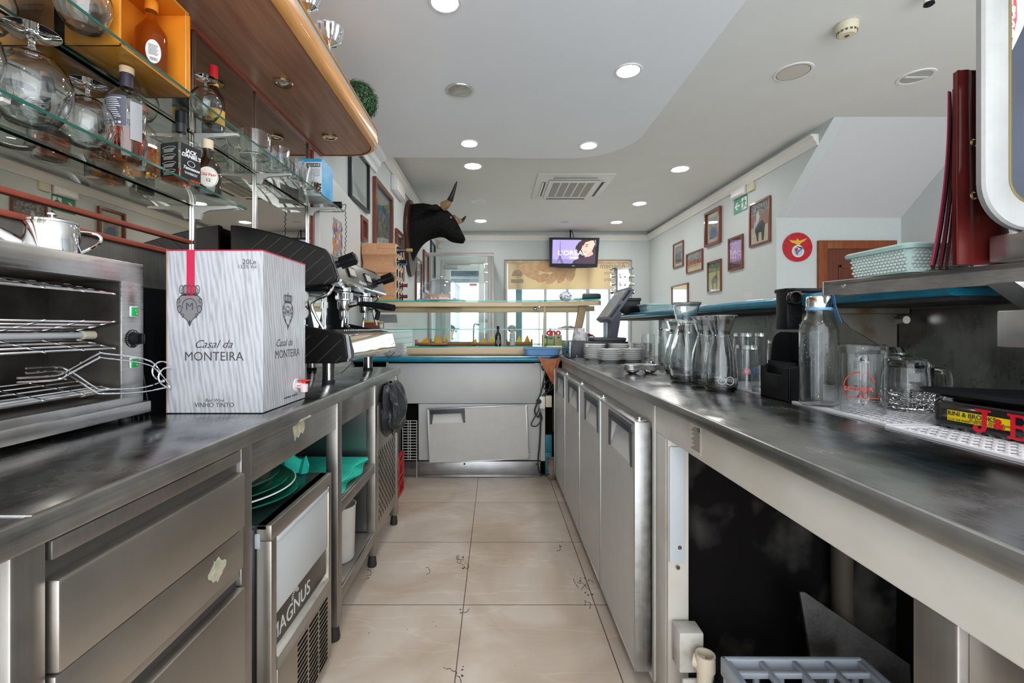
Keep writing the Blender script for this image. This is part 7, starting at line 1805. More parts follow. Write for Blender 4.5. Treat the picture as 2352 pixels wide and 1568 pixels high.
m.sphere((a.x, 3.76, ZT + .016), .030, 1.3, .8, .55); tag(m.build('napkin_bundle', WHITEP), 'small white bundle beside the painted pot on the display top', 'bundle')
a = P(1341, 680, 3.66); b = P(1384, 676, 3.66)
m = MB(); m.tube([(a.x, 3.72, ZT + .030), (a.x + .015, 3.72, ZT + .030), (b.x - .02, 3.74, ZT + .031), (b.x, 3.74, ZT + .031)], .02, 16, rs=[.022, .029, .030, .026]); o = m.build('dark_case', mat('teal_black_case', (.02, .05, .055), .4)); tag(o, 'dark rounded case lying on the display top near the till', 'case')
# dark letters wires hanging etc skipped
# ================================================================== TV, BLIND, WALL THINGS
# television
ty = 8.55; t = thing('television', 'ceiling-hung television showing a perfume-style advert', 'television', (P(1318, 580, ty).x, ty, 2.6))
t['label'] = 'black flat television hanging from the ceiling, showing a woman and a tower'
a = P(1261, 546, ty); b = P(1375, 615, ty); w_, h_ = b.x - a.x, a.z - b.z; cxx, czz = (a.x + b.x) / 2, (a.z + b.z) / 2
TM = Matrix.Translation((cxx, ty, czz)) @ Euler((math.radians(6), math.radians(1.2), math.radians(-4))).to_matrix().to_4x4() 
def TF(dy): return TM @ frame((0, dy, 0), (1, 0, 0), (0, 0, 1))
m = MB(); pl = [(-w_ / 2, h_ / 2), (w_ / 2, h_ / 2), (w_ / 2 - .02, -h_ / 2 + .02)] + [(x, -h_ / 2 - .0 + .02 * (abs(x) / (w_ / 2)) ** 2) for x in [w_ / 2 * .9 - w_ * .9 * i / 8 for i in range(9)]] + [(-w_ / 2 + .02, -h_ / 2 + .02)]
m.prism(pl, TF(0), -.06); m.build('case', BLACKP, t)
sw, shh = w_ * .86, h_ * .78; s0 = Vector((-sw / 2, -h_ / 2 + h_ * .145))
def em_(n, c, s=1.0): return mat(n, c, .4, emis=s, ecol=c)
def scr(n, poly, mt, d): q = MB(); q.prism([(s0.x + x * sw, s0.y + y * shh) for x, y in poly], TF(-d), .0008); return q.build(n, mt, t)
scr('screen', [(0, 0), (1, 0), (1, 1), (0, 1)], em_('scr_lilac', (.32, .26, .62), .9), .0)
scr('screen_picture', [(0, 0), (.55, 0), (.55, .18), (.45, .15), (.3, .2), (.15, .15), (0, .2)], em_('scr_town', (.22, .20, .42), .8), .001)
scr('screen_picture', [(.02, 0), (.10, .0), (.15, .25), (.17, .5), (.175, .95), (.185, .95), (.19, .5), (.21, .25), (.27, 0), (.21, 0), (.185, .13), (.155, .13), (.10, 0)], em_('scr_tower', (.14, .09, .22), .8), .002)
scr('screen_picture', [(.47, 0), (.50, .12), (.62, .22), (.60, .45), (.53, .55), (.54, .72), (.62, .92), (.72, 1), (.98, 1), (1.0, .7), (1.0, 0)], em_('scr_hair', (.03, .012, .02), .6), .003)
scr('screen_picture', [(.71, .98), (.69, .80), (.685, .68), (.665, .60), (.69, .54), (.70, .44), (.75, .36), (.84, .38), (.92, .55), (.95, .70), (.98, .82), (.95, .98)], em_('scr_face', (.72, .36, .30), .9), .004)
scr('screen_picture', [(.78, .38), (.74, .26), (.70, .2), (.90, .22), (.95, .45), (.90, .55)], em_('scr_neck', (.60, .28, .24), .9), .0045)
scr('screen_picture', [(.50, 0), (.62, .20), (.72, .27), (.85, .30), (.98, .42), (1.0, .42), (1.0, 0)], mat('scr_jacket', (.02, .01, .02), .5, emis=.5, ecol=(.12, .07, .12)), .005)
scr('screen_picture', [(.73, .80), (.78, .83), (.84, .80), (.84, .78), (.78, .80)], em_('scr_brow', (.08, .02, .02), .5), .006)
scr('screen_picture', [(.74, .73), (.79, .75), (.83, .73), (.79, .71)], em_('scr_brow', (.08, .02, .02), .5), .006)
scr('screen_picture', [(.705, .49), (.74, .52), (.79, .52), (.75, .47)], em_('scr_lip', (.55, .03, .05), .9), .006)
scr('screen_picture', [(.66, 1.0), (.70, .72), (.76, .90), (.90, .98), (.98, .98), (.98, 1)], em_('scr_hair', (.03, .012, .02), .6), .0065)
TW = em_('scr_white', (1, 1, 1), 1.1)
text("L'ORÉAL", .125, TW, t, TF(-.008) @ Matrix.Translation((-.03, -.045, 0)), name='screen_lettering', sx=1.15); text('PARIS', .055, TW, t, TF(-.008) @ Matrix.Translation((.0, -.11, 0)), name='screen_lettering', sx=1.2)
m = MB(); m.prism([(-.025, -h_ / 2 + .035), (.025, -h_ / 2 + .035), (.025, -h_ / 2 + .047), (-.025, -h_ / 2 + .047)], TF(-.001), .001); m.build('logo', mat('silver_print', (.6, .6, .6), .4), t)
hx_ = P(1311, 531, ty).x
m = MB(); m.cyl((hx_, ty + .05, czz), (hx_, ty + .05, ZC - .001), .012, n=10); m.tube(spline([(hx_, ty + .05, ZC - .005), (hx_ + .04, ty + .05, ZC - .05), (hx_ + .07, ty + .04, ZC - .22), (hx_ + .06, ty + .04, ZC - .35)], 5), .007, 6); m.build('ceiling_mount', BLACKM, t)
# blind
bl = thing('roller_blind', 'cream roller blind printed with bread loaves and mirrored lettering', 'blind', (1.4, 8.74, 2.2))
a = P(1163, 604, 8.74); b = P(1443, 664, 8.74); bx0_, bx1_, bz0_, bz1_ = a.x + .03, b.x, b.z, a.z
def blind_m(n, c, e=.42): return mat(n, c, .8, emis=e, ecol=c)
BF = mat('blind_fabric', (.80, .72, .53), .85, trans=0)
def translucent(m_, c):
    nt = m_.node_tree; N, L = nt.nodes, nt.links; b_ = N['Principled BSDF']; tr = N.new('ShaderNodeBsdfTranslucent'); tr.inputs[0].default_value = c4(c); mx = N.new('ShaderNodeMixShader'); mx.inputs[0].default_value = .6
    L.new(b_.outputs[0], mx.inputs[1]); L.new(tr.outputs[0], mx.inputs[2]); L.new(mx.outputs[0], N['Material Output'].inputs[0])
translucent(BF, (.74, .60, .42))
m = MB(); m.box(bx0_, bx1_, 8.738, 8.7395, bz0_, bz1_); m.build('fabric', BF, bl)
m = MB(); m.cyl((bx0_, 8.755, bz1_ + .02), (bx1_, 8.755, bz1_ + .02), .028, n=16); m.build('roller', mat('roller_orange', (.52, .26, .14), .6, col2=(.7, .6, .4), nscale=4, stretch=(1, .1, .1)), bl)
m = MB(); m.cyl((bx0_, 8.740, bz0_), (bx1_, 8.740, bz0_), .008, n=8); m.build('bottom_bar', mat('pale_blue_bar', (.62, .68, .74), .4), bl)
FB = frame((0, 8.7375, 0), (1, 0, 0), (0, 0, 1))
LO = mat('loaf_print', (.72, .40, .20), .85, col2=(.76, .52, .32), nscale=14); LO2 = mat('loaf_print_pale', (.78, .56, .34), .85, col2=(.72, .44, .25), nscale=12)
def ell(cx, cz, rx, rz, rot, n=26): return [(cx + rx * math.cos(q) * math.cos(rot) - rz * math.sin(q) * math.sin(rot), cz + rx * math.cos(q) * math.sin(rot) + rz * math.sin(q) * math.cos(rot)) for q in [2 * PI * i / n for i in range(n)]]
for i, (px, py, rx, rz, rot) in enumerate(((1202, 619, .12, .09, -.5), (1222, 617, .16, .10, -.4), (1252, 614, .18, .09, -.2), (1223, 631, .17, .085, -.35), (1282, 617, .15, .10, .1), (1307, 618, .14, .09, .2), (1247, 638, .14, .075, .35), (1270, 637, .17, .08, .75), (1292, 634, .16, .07, 1.0), (1311, 631, .13, .08, 1.3))):
    c = P(px, py, 8.7375); m = MB(); pl = [(x, min(z, bz1_)) for x, z in ell(c.x, c.z, rx, rz, rot)]; m.prism(pl, FB, .0005 + i * .0003); m.build('loaf_print', LO2 if i % 2 else LO, bl)
LG = mat('blind_grey_print', (.36, .30, .24), .85)
c = P(1188, 634, 8.7375)
m = MB(); m.prism([(c.x + .105 * math.cos(math.radians(d)), c.z + .0 + .125 * math.sin(math.radians(d))) for d in range(0, 181, 10)], FB, .0008); m.prism([(c.x - .12, c.z - .13), (c.x + .12, c.z - .13), (c.x + .12, c.z - .06), (c.x - .12, c.z - .06)], FB, .0008); m.build('logo_ground', LG, bl)
m = MB(); m.prism([(c.x - .10, c.z + .0), (c.x - .10, c.z + .05), (c.x - .05, c.z + .10), (c.x - .02, c.z + .06), (c.x + .03, c.z + .09), (c.x + .07, c.z + .05), (c.x + .085, c.z + .0), (c.x + .06, c.z + .0), (c.x + .05, c.z + .03), (c.x - .03, c.z + .03), (c.x - .04, c.z), (c.x - .06, c.z), (c.x - .07, c.z + .04), (c.x - .085, c.z + .03)], FB, .0014); m.build('camel_print', BF, bl)
text('CAMELO', .055, BF, bl, frame((c.x, 8.7355, c.z - .115), (1, 0, 0), (0, 0, 1)), name='mirrored_lettering', sx=-.95)
BT_ = P(1405, 614, 8.7375)
text('Aberiem', .15, LG, bl, frame((BT_.x + .02, 8.7368, P(0, 616, 8.7375).z), (1, 0, 0), (0, 0, 1)), name='mirrored_lettering', sx=-.95, bold=.002)
text('Restaurante', .10, LG, bl, frame((BT_.x + .07, 8.7368, P(0, 630, 8.7375).z), (1, 0, 0), (0, 0, 1)), name='mirrored_lettering', sx=-.9, shear=.2)
text('Marisqueira', .10, LG, bl, frame((BT_.x + .07, 8.7368, P(0, 645, 8.7375).z), (1, 0, 0), (0, 0, 1)), name='mirrored_lettering', sx=-.9, shear=.2)
# ---------- picture frames
FRW = mat('picture_frame_wood', (.20, .055, .03), .3, col2=(.15, .04, .02), nscale=8, coat=.3); FRB = mat('black_frame', (.02, .02, .025), .3)
PG = pane_mat('picture_glass', (.97, .98, .98), .04, .5)
def picture(label, side, y0, y1, z0, z1, kind, fm=FRW, fw=.03, dep=.022, cat='picture', group=None):
    X = XL if side < 0 else XR
    s = 1 if side < 0 else -1                     # inward direction
    F = (EAST if side < 0 else WEST)((X, 0, 0))
    Fx = lambda y: y if side < 0 else -y
    a, b = sorted((Fx(y0), Fx(y1)))
    t = thing('framed_picture', label, cat, (X, (y0 + y1) / 2, z0), 0, group)
    m = MB()
    for q in ((a, b, z0, z0 + fw), (a, b, z1 - fw, z1), (a, a + fw, z0 + fw, z1 - fw), (b - fw, b, z0 + fw, z1 - fw)):
        m.prism([(q[0], q[2]), (q[1], q[2]), (q[1], q[3]), (q[0], q[3])], F, dep, .001)
    m.build('frame', fm, t, bev=.003)
    ia, ib, iz0, iz1 = a + fw, b - fw, z0 + fw, z1 - fw
    def patch(n, poly, mt, d): q = MB(); q.prism([(ia + (ib - ia) * x, iz0 + (iz1 - iz0) * y) for x, y in poly], F, .0008, .006 + d * .001); return q.build(n, mt, t)
    full = [(0, 0), (1, 0), (1, 1), (0, 1)]
    R_ = lambda x0, x1, y0_, y1_: [(x0, y0_), (x1, y0_), (x1, y1_), (x0, y1_)]
    crowd = mat('crowd_print', (.42, .40, .40), .6, col2=(.07, .07, .08), nscale=38)
    sand = mat('sand_print', (.60, .52, .36), .6, col2=(.70, .62, .46), nscale=12); barr = mat('barrier_print', (.42, .12, .08), .6)
    dark = mat('dark_figure_print', (.02, .02, .025), .5); pale = mat('pale_figure_print', (.50, .54, .60), .6)
    bull = [(.30, .22), (.36, .05), (.42, .05), (.42, .26), (.60, .26), (.62, .04), (.70, .05), (.74, .28), (.78, .42), (.66, .54), (.48, .52), (.36, .46), (.26, .40), (.24, .32)]
    if kind == 'rejoneo':
        patch('picture_ground', full, sand, 0); patch('picture_crowd', R_(0, 1, .72, 1), crowd, 1); patch('picture_barrier', R_(0, 1, .42, .72), mat('ring_red', (.36, .17, .12), .6), 1)
        patch('picture_horse', [(.16, .36), (.20, .20), (.26, .20), (.26, .38), (.44, .40), (.46, .56), (.52, .66), (.42, .72), (.34, .60), (.20, .54)], pale, 2); patch('picture_rider', [(.30, .56), (.44, .58), (.46, .74), (.40, .80), (.32, .74)], mat('white_rider', (.66, .66, .68), .6), 3); patch('picture_bull', bull, dark, 4)
    elif kind == 'crowd':
        patch('picture_ground', full, sand, 0); patch('picture_crowd', R_(0, 1, .55, 1), crowd, 1); patch('picture_barrier', R_(0, 1, .38, .60), barr, 2)
        for i in range(7): x = .08 + i * .125; patch('picture_figure', [(x, .22), (x + .03, .22), (x + .035, .40), (x + .05, .58), (x + .02, .66), (x - .01, .56)], dark if i % 2 else mat('red_figure', (.35, .05, .05), .6), 3)
    elif kind == 'purple':
        patch('picture_ground', full, mat('brown_print2', (.16, .09, .07), .6), 0); patch('picture_crowd', R_(0, 1, .22, .90), mat('purple_print', (.42, .28, .55), .6, col2=(.66, .50, .52), nscale=24), 1)
        for i in range(4): x = .12 + i * .2; patch('picture_figure', [(x, .22), (x + .12, .22), (x + .11, .55), (x + .06, .62), (x, .5)], mat('mauve_figure', (.45, .22, .32), .6), 2)
    elif kind == 'green':
        patch('picture_ground', full, mat('green_field', (.45, .52, .25), .6, col2=(.58, .62, .40), nscale=6), 0); patch('picture_crowd', R_(0, 1, .66, 1), mat('tree_print', (.06, .10, .06), .6, col2=(.30, .36, .28), nscale=26), 1); patch('picture_bull', bull, mat('grey_figure', (.12, .14, .15), .5), 2); patch('picture_figure', [(.60, .42), (.72, .40), (.74, .70), (.66, .74)], mat('grey_figure', (.12, .14, .15), .5), 2)
    elif kind == 'mono':
        patch('picture_mat', full, mat('mat_board', (.60, .58, .52), .6), 0); patch('picture_print', R_(.14, .86, .12, .88), mat('mono_print', (.04, .045, .05), .5, col2=(.40, .42, .43), nscale=22), 1)
        for i in range(3): x = .22 + i * .2; patch('picture_figure', [(x, .16), (x + .14, .16), (x + .13, .55), (x + .07, .66), (x, .52)], dark, 2)
    elif kind == 'portrait':
        patch('picture_mat', full, mat('mat_cream', (.62, .58, .46), .6), 0); patch('picture_print', R_(.16, .84, .14, .86), mat('portrait_ground', (.16, .20, .20), .5, col2=(.40, .46, .44), nscale=9), 1); patch('picture_figure', [(.25, .14), (.75, .14), (.72, .40), (.58, .52), (.40, .52), (.28, .40)], mat('blue_coat', (.12, .16, .30), .5), 2); patch('picture_figure', ell(.5, .60, .13, .09, 0), mat('print_skin', (.45, .28, .20), .5), 3)
    elif kind == 'poster':
        patch('picture_ground', full, mat('poster_blue', (.06, .14, .20), .5, col2=(.16, .26, .30), nscale=8), 0); patch('picture_band', R_(.06, .94, .82, .94), mat('poster_gold', (.45, .42, .20), .6, col2=(.12, .16, .14), nscale=30), 1); patch('picture_figure', [(.15, .30), (.5, .22), (.85, .34), (.80, .60), (.60, .74), (.30, .72), (.2, .5)], mat('poster_dark', (.10, .10, .09), .6, col2=(.40, .36, .30), nscale=16), 2); patch('picture_band', [(.05, .26), (.95, .06), (.95, .14), (.05, .36)], mat('poster_cream', (.50, .45, .34), .6), 3)
    elif kind == 'document':
        patch('picture_ground', full, mat('document_paper', (.56, .62, .60), .5), 0)
        q = MB()
        for i in range(26):
            zz = iz0 + (iz1 - iz0) * (.92 - i * .032); yb = ia + (ib - ia) * .10; q.prism([(yb, zz), (yb + (ib - ia) * (.70 + .1 * math.sin(i * 2.1)), zz), (yb + (ib - ia) * (.70 + .1 * math.sin(i * 2.1)), zz + .004), (yb, zz + .004)], F, .0006, .0072)
        q.build('print', mat('grey_text', (.34, .37, .38), .6), t)
    elif kind == 'mirror':
        patch('mirror_glass', full, mat('small_mirror', (.82, .84, .84), .02, 1.), 0); 
    elif kind == 'dark': patch('picture_ground', full, mat('dark_green_print', (.05, .10, .10), .3, col2=(.12, .18, .17), nscale=5), 0)
    elif kind == 'pale': patch('picture_ground', full, mat('pale_green_print', (.30, .40, .38), .25, col2=(.46, .55, .54), nscale=4), 0)
    if kind not in ('mirror',): patch('glazing', full, PG, 6)
    return t
LG_ = 'framed pictures on the left wall'; RG_ = 'framed bullfight pictures on the right wall'
picture('black-framed certificate high on the left wall under the moulding', -1, 3.51, 4.03, 2.22, 2.66, 'document', FRB, .022, .03, group=LG_)
# board
t = thing('white_board', 'white rounded board fixed on the left wall behind the espresso machine', 'board', (XL, 3.3, 1.5))
pl = [(2.86, 1.50), (3.72, 1.50), (3.72, 2.10)] + [(3.62 + .10 * math.cos(math.radians(d)), 2.10 + .08 * math.sin(math.radians(d))) for d in range(0, 91, 15)] + [(3.3, 2.21), (2.95, 2.24), (2.86, 2.24)]
m = MB(); m.prism(pl, EAST((XL + .001, 0, 0)), .035); m.build('board', mat('cream_white_board', (.70, .70, .68), .3), t, bev=.004)
m = MB(); n = 40
pts = [(3.13 + .085 * (x + .10 * math.sin(z * 40)), z_) for x, z, z_ in [(-.9 + .1 * math.sin(i), i, 1.95 - .40 * i / 20) for i in range(21)]]
poly = [(3.09 + .012 * math.sin(i * 1.7), 1.96 - .40 * i / 16) for i in range(17)] + [(3.27 + .016 * math.sin(i * 2.3), 1.57 + .39 * i / 16) for i in range(17)]
m.prism(poly, EAST((XL + .037, 0, 0)), .002); o = m.build('colourful_sticker', mat('sticker_base', (.30, .32, .42), .5, col2=(.55, .20, .08), nscale=24), t)
for (c_, k) in (((.70, .25, .04), 16), ((.04, .12, .35), 16), ((.65, .62, .58), 12), ((.45, .05, .03), 10), ((.10, .35, .40), 8)):
    m = MB()
    for i in range(k):
        cy0 = random.uniform(3.10, 3.26); cz0 = random.uniform(1.59, 1.94); n = random.randint(4, 7); r = random.uniform(.010, .022)
        m.prism([(cy0 + r * random.uniform(.5, 1.1) * math.cos(2 * PI * j / n), cz0 + r * random.uniform(.6, 1.5) * math.sin(2 * PI * j / n)) for j in range(n)], EAST((XL + .039, 0, 0)), .0008 + random.uniform(0, .0006))
    m.build('sticker_patch', mat('sticker_%d' % (c_[0] * 100), c_, .5), o)
picture('framed picture half hidden behind the white board edge', -1, 3.74, 3.92, 1.94, 2.14, 'pale', FRW, .03, .045, group=LG_)
picture('large red-framed blue bullfight poster on the left wall', -1, 4.21, 4.93, 1.76, 2.62, 'poster', FRW, .045, .035, group=LG_)
picture('small red-framed dark picture partly hidden by the bull plaque', -1, 5.14, 5.56, 1.72, 2.34, 'dark', FRW, .05, .03, group=LG_)
picture('red-framed pale picture just past the bull head, nearer of two', -1, 6.42, 6.96, 1.58, 2.22, 'pale', FRW, .05, .03, group=LG_)
picture('red-framed pale picture just past the bull head, farther of two', -1, 7.12, 7.64, 1.77, 2.44, 'pale', FRW, .05, .03, group=LG_)
picture('narrow black-framed picture at the far end of the left wall', -1, 7.92, 8.45, 2.12, 2.75, 'pale', FRB, .03, .03, group=LG_)
picture('small dark monochrome photo in a wooden frame, leftmost on the right wall', 1, 7.17, 7.57, 2.19, 2.60, 'mono', group=RG_, fw=.022)
picture('wide framed photo of a row of bullfighters on sand', 1, 6.50, 7.05, 2.04, 2.35, 'crowd', group=RG_, fw=.022)
picture('framed photo with cream mount and figure, upper left of the group', 1, 5.97, 6.40, 2.34, 2.82, 'portrait', fw=.034, dep=.04, group=RG_)
picture('framed green photo of a bull, lowest of the group', 1, 5.97, 6.35, 1.69, 2.12, 'green', group=RG_, fw=.02)
picture('framed purple-toned crowd photo in the middle of the right wall', 1, 5.44, 5.78, 1.92, 2.34, 'purple', group=RG_, fw=.024)
picture('largest framed photo, rider on grey horse facing a black bull', 1, 4.90, 5.30, 2.14, 2.645, 'rejoneo', group=RG_, fw=.024)
picture('framed mirror low on the right wall reflecting white daylight', 1, 6.99, 7.66, 1.40, 1.905, 'mirror', fw=.03, cat='mirror')
# paper note
m = MB(); a_y = 5.55; m.prism([(-5.42, 1.52), (-5.24, 1.52), (-5.24, 1.62), (-5.42, 1.62)], WEST((XR, 0, 0)), .001); tag(m.build('paper_note', mat('pale_note', (.66, .62, .68), .7)), 'small pale paper note on the right wall just above the bar', 'note')
# exit sign
def exit_sign():
    t = thing('exit_sign', 'green emergency exit sign with running man and arrow', 'sign', (XR, 5.5, 2.7))
    y0, y1, z0, z1 = 5.36, 5.665, 2.615, 2.795
    F = WEST((XR, 0, 0)); m = MB(); m.prism([(-y1, z0), (-y0, z0), (-y0, z1), (-y1, z1)], F, .004); m.build('plate', mat('exit_green', (.0, .22, .13), .4), t)
    g = lambda x, z: (-y1 + x * (y1 - y0), z0 + z * (z1 - z0))
    WS = mat('sign_white', (.72, .76, .72), .5)
    m = MB(); m.prism([g(*q) for q in ((.08, .5), (.24, .76), (.34, .76), (.22, .56), (.46, .56), (.46, .44), (.22, .44), (.34, .24), (.24, .24))], F, .0055); m.build('arrow', WS, t)
    m = MB(); m.prism([g(*q) for q in ((.60, .10), (.96, .10), (.96, .90), (.60, .90))], F, .0055); m.build('doorway', WS, t)
    GR = MC['exit_green']; m = MB()
    m.prism([(g(.78, .80)[0] + .010 * math.cos(q), g(.78, .80)[1] + .012 * math.sin(q)) for q in [2 * PI * i / 14 for i in range(14)]], F, .007)
    m.prism([g(*q) for q in ((.72, .72), (.82, .72), (.84, .42), (.74, .42))], F, .007); m.prism([g(*q) for q in ((.72, .70), (.62, .60), (.64, .50), (.68, .58), (.76, .64))], F, .007); m.prism([g(*q) for q in ((.82, .70), (.94, .56), (.90, .52), (.80, .60))], F, .007)
    m.prism([g(*q) for q in ((.74, .46), (.70, .26), (.60, .16), (.66, .12), (.77, .24), (.80, .44))], F, .007); m.prism([g(*q) for q in ((.78, .46), (.84, .42), (.92, .24), (.98, .24), (.90, .20), (.86, .22))], F, .007)
    m.build('running_man', GR, t)
exit_sign()
def em_lamp(label, side, y0, y1, z0, z1):
    X = XL if side < 0 else XR; s = 1 if side < 0 else -1
    t = thing('emergency_light', label, 'emergency light', (X, (y0 + y1) / 2, z0), 0, 'emergency light boxes below the mouldings')
    m = MB(); m.box(X + s * .001, X + s * .05, y0, y1, z0, z1, .006); m.build('housing', WHITEP, t)
    m = MB(); m.box(X + s * .05, X + s * .065, y0 + .03, y1 - .03, z0 + .01, z1 - .02, .005); m.build('diffuser', mat('diffuser_white', (.80, .80, .80), .3), t)
em_lamp('white emergency light box above the green exit sign', 1, 5.36, 5.66, 2.80, 2.895); 
em_lamp('white emergency light box high on the left wall beside the moulding', -1, 4.95, 5.45, 2.72, 2.89)
t = thing('junction_cover', 'cream cover box on the right wall beside the emergency light', 'cover', (XR, 5.26, 2.75)); m = MB(); m.box(XR - .03, XR - .001, 5.20, 5.33, 2.80, 2.895, .004); m.build('cover', CREAM, t)
# clock
cc = P(1830, 568, YR); r = .155
t = thing('wall_clock', 'round red football club wall clock with gold eagle and shield', 'clock', (cc.x, YR, cc.z))
F = frame((cc.x, YR - .001, cc.z), (1, 0, 0), (0, 0, 1))
def cl(n, poly, mt, z, par=None): q = MB(); q.prism([(x * r, y * r) for x, y in poly], F, .0015, z); return q.build(n, mt, par or t)
circ = lambda cx, cz, a, b=None, n=36: [(cx + a * math.cos(q), cz + (b or a) * math.sin(q)) for q in [2 * PI * i / n for i in range(n)]]
q = MB(); q.prism([(x * r, y * r) for x, y in circ(0, 0, 1, n=64)], F, .018); q.build('dial', mat('club_red', (.50, .008, .018), .2, coat=.5), t)
GOLD = mat('gold_print', (.75, .45, .05), .4); DR = mat('numeral_dark', (.10, .005, .008), .4)
for h in range(1, 13):
    a = math.radians(90 - 30 * h); text(str(h), .032, DR, t, F @ Matrix.Translation((r * .84 * math.cos(a), r * .84 * math.sin(a) - .010, .0185)), name='numeral')
cl('eagle', [(-.62, .50), (-.40, .46), (-.15, .44), (-.06, .58), (0, .56), (.08, .44), (.30, .50), (.64, .62), (.45, .42), (.18, .26), (.12, .12), (.0, .08), (-.1, .18), (-.22, .26), (-.45, .32)], GOLD, .0185)
cl('ribbon', [(-.40, .05), (-.1, .14), (.05, .08), (.05, .0), (-.1, .04), (-.38, -.08)], mat('club_green', (.02, .25, .08), .4), .0185); cl('ribbon', [(.05, .08), (.40, .0), (.42, -.12), (.05, .0)], mat('club_red2', (.5, .02, .03), .4), .0185)
cl('wheel', circ(0, -.28, .42), mat('wheel_white', (.68, .70, .72), .4), .0188); cl('wheel_hub', circ(0, -.28, .30), mat('wheel_grey', (.45, .48, .52), .4), .0195)
cl('shield', [(-.24, -.08), (0, -.08), (0, -.58), (-.16, -.34)], mat('shield_red', (.55, .02, .03), .4), .0205); cl('shield', [(0, -.08), (.24, -.08), (.16, -.34), (0, -.58)], mat('shield_white', (.72, .72, .72), .4), .0205)
cl('sash', [(-.18, -.44), (.22, -.02), (.30, -.10), (-.10, -.54)], mat('sash_blue', (.04, .22, .55), .4), .0220); cl('ball', circ(.02, -.30, .10), mat('ball_gold', (.65, .40, .12), .4), .0215)
q = MB()
for (a, l, w) in ((math.radians(-20), .55, .018), (math.radians(-8), .40, .024)):
    d = Vector((math.cos(a), math.sin(a))); n_ = Vector((-d.y, d.x)); q.prism([tuple(r * (-d * .08 + n_ * w)), tuple(r * (-d * .08 - n_ * w)), tuple(r * (d * l - n_ * w * .5)), tuple(r * (d * l + n_ * w * .5))], F, .0012, .0245)
q.build('hand', BLACKM, t)
# small socket far wall
t = thing('wall_socket', 'small white socket box high on the far wall beside the bull muzzle', 'socket', (P(1010, 567, YF).x, YF, 2.78)); a = P(1006, 561, YF); b = P(1015, 570, YF)
m = MB(); m.box(a.x, b.x, YF - .03, YF - .001, b.z, a.z, .005); m.build('box', CREAM, t)
m = MB(); m.tube(spline([(a.x + .04, YF - .015, a.z), (a.x + .0, YF - .015, a.z + .10), (a.x + .05, YF - .01, a.z + .2)], 5), .006, 6); m.build('cable', CREAM, t)
# tile / stone mural low on the left wall seen through display
t = thing('stone_mural', 'pale blue stonework tile mural low on the left wall behind the display', 'mural', (XL, 5.3, .9))
m = MB(); m.prism([(4.4, .55), (6.2, .55), (6.2, 1.20), (4.4, 1.20)], EAST((XL, 0, 0)), .006)
mm, nt, bb = _nt('stone_mural_print'); tc = nt.nodes.new('ShaderNodeTexCoord'); mp = nt.nodes.new('ShaderNodeMapping'); mp.inputs['Rotation'].default_value = (PI / 2, 0, PI / 2); br = nt.nodes.new('ShaderNodeTexBrick'); br.inputs['Scale'].default_value = 7; br.inputs['Color1'].default_value = (.42, .50, .50, 1); br.inputs['Color2'].default_value = (.60, .62, .56, 1); br.inputs['Mortar'].default_value = (.14, .18, .19, 1); br.inputs['Mortar Size'].default_value = .03
nt.links.new(tc.outputs['Object'], mp.inputs[0]); nt.links.new(mp.outputs[0], br.inputs[0]); nt.links.new(br.outputs[0], bb.inputs['Base Color']); bb.inputs['Roughness'].default_value = .4
m.build('tiles', mm, t)
# ---------- bull head
YBULL = 6.0
t = thing('bull_head', 'black taxidermy bull head on a wooden plaque on the left wall', 'bull head', (XL, YBULL, 2.2))
m = MB(); pl = [(YBULL + .40 * math.cos(q) * (1.0 if math.sin(q) > 0 else .92), 2.44 + (.45 if math.sin(q) > 0 else .56) * math.sin(q) * (1 if math.sin(q) > 0 else 1)) for q in [2 * PI * i / 40 for i in range(40)]]
m.prism(pl, EAST((XL + .001, 0, 0)), .05); m.build('plaque', mat('plaque_wood', (.05, .018, .010), .35), t, bev=.012)
sec = [((943, 472), (945, 607), .40), ((952, 468), (951, 596), .40), ((962, 467), (958, 582), .38), ((976, 467), (969, 565), .35), ((992, 470), (984, 553), .31), ((1006, 473), (1000, 547), .28), ((1018, 477), (1010, 545), .27), ((1030, 485), (1020, 546), .25), ((1040, 495), (1029, 551), .21), ((1048, 507), (1038, 556), .17), ((1056, 521), (1048, 558), .15), ((1062, 534), (1056, 559), .15), ((1067, 543), (1062, 559), .14), ((1069, 550), (1066, 557), .08)]
m = MB(); rings = []
for (tp_, bt_, w) in sec:
    A = P(tp_[0], tp_[1], YBULL); B = P(bt_[0], bt_[1], YBULL); c = (A + B) / 2; h = (A - B) / 2
    rings.append([c + h * math.sin(q) * (1 - .10 * abs(math.cos(q))) + Vector((0, w * .62 * math.cos(q), 0)) for q in [2 * PI * i / 24 for i in range(24)]])
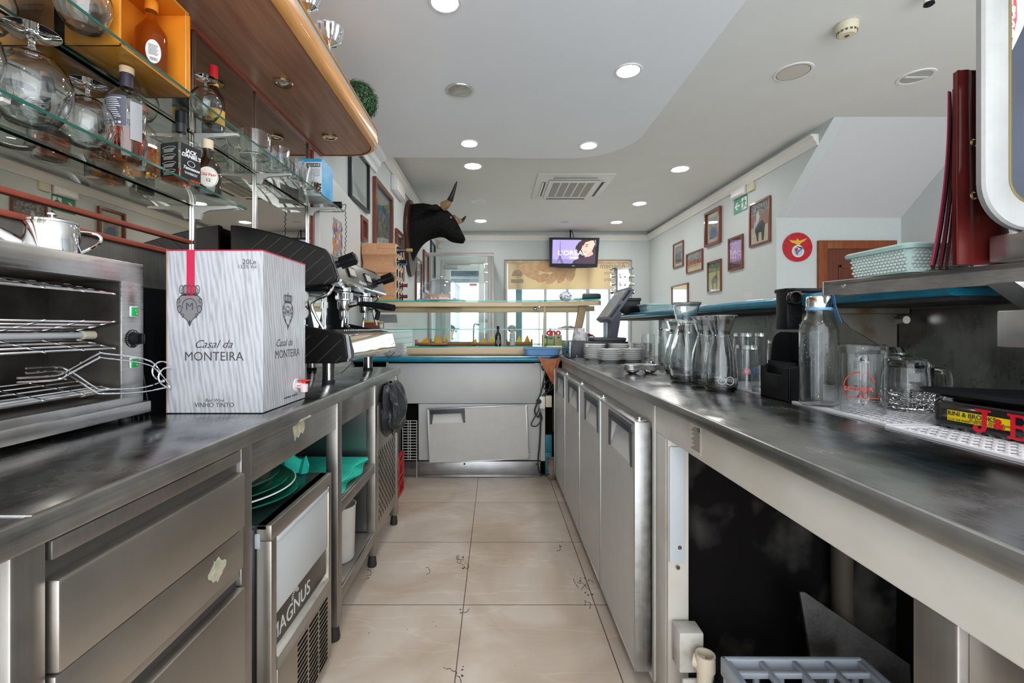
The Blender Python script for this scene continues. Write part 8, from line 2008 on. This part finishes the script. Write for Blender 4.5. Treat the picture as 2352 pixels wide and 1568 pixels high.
# smooth interpolation between the sections
R2 = []
for i in range(24): R2.append(spline([r_[i] for r_ in rings], 3))
rings2 = [[R2[i][k] for i in range(24)] for k in range(len(R2[0]))]
m.loft(rings2); BF_ = mat('black_fur', (.006, .006, .006), .8, col2=(.014, .013, .013), nscale=60, bump=.4, bscale=160, spec=.05)
m.build('head', BF_, t, ang=80)
def horn(base, tip, mid, r0, yoff0, yoff1):
    m = MB(); b0 = P(*base, YBULL) + Vector((0, yoff0, 0)); md = P(*mid, YBULL) + Vector((0, (yoff0 + yoff1) / 2 * 1.15, 0)); tpv = P(*tip, YBULL) + Vector((0, yoff1, 0))
    pts = spline([b0, (b0 + md) / 2 + Vector((.01, 0, -.02)), md, tpv], 6); k = len(pts); m.tube(pts, .03, 14, rs=[r0 * (1 - i / (k - 1)) ** .75 + .002 for i in range(k)])
    h = m.build('horn', mat('horn_tan', (.28, .17, .09), .4), t)
    q = MB(); j = int(k * .52); q.tube(pts[j:], .03, 14, rs=[(r0 * (1 - (i + j) / (k - 1)) ** .75 + .0032) for i in range(k - j)]); q.build('horn_tip', mat('horn_black', (.012, .010, .010), .35), h)
horn((1022, 480), (1054, 433), (1042, 463), .062, -.14, -.30)
horn((1038, 497), (1067, 482), (1058, 496), .055, .12, .32)
m = MB()
for s in (-1, 1):
    b0 = P(1012, 486, YBULL) + Vector((0, s * .16, 0)); m.tube([b0, b0 + Vector((-.03, s * .07, -.01)), b0 + Vector((-.08, s * .14, -.03)), b0 + Vector((-.12, s * .19, -.05))], .03, 10, rs=[.025, .045, .035, .006])
m.build('ear', BF_, t)
m = MB(); e = P(1037, 505, YBULL); m.sphere((e.x, YBULL - .128, e.z), .022, 1, .6, 1, 12, 8); m.sphere((e.x, YBULL + .128, e.z), .022, 1, .6, 1, 12, 8); m.build('eye', mat('glass_eye', (.03, .02, .015), .05, coat=1.), t)
m = MB(); e = P(1066, 552, YBULL); m.sphere((e.x, YBULL, e.z - .01), .03, .5, 1.6, .5, 12, 8); m.build('muzzle_tip', mat('muzzle_pale', (.30, .27, .25), .4), t)
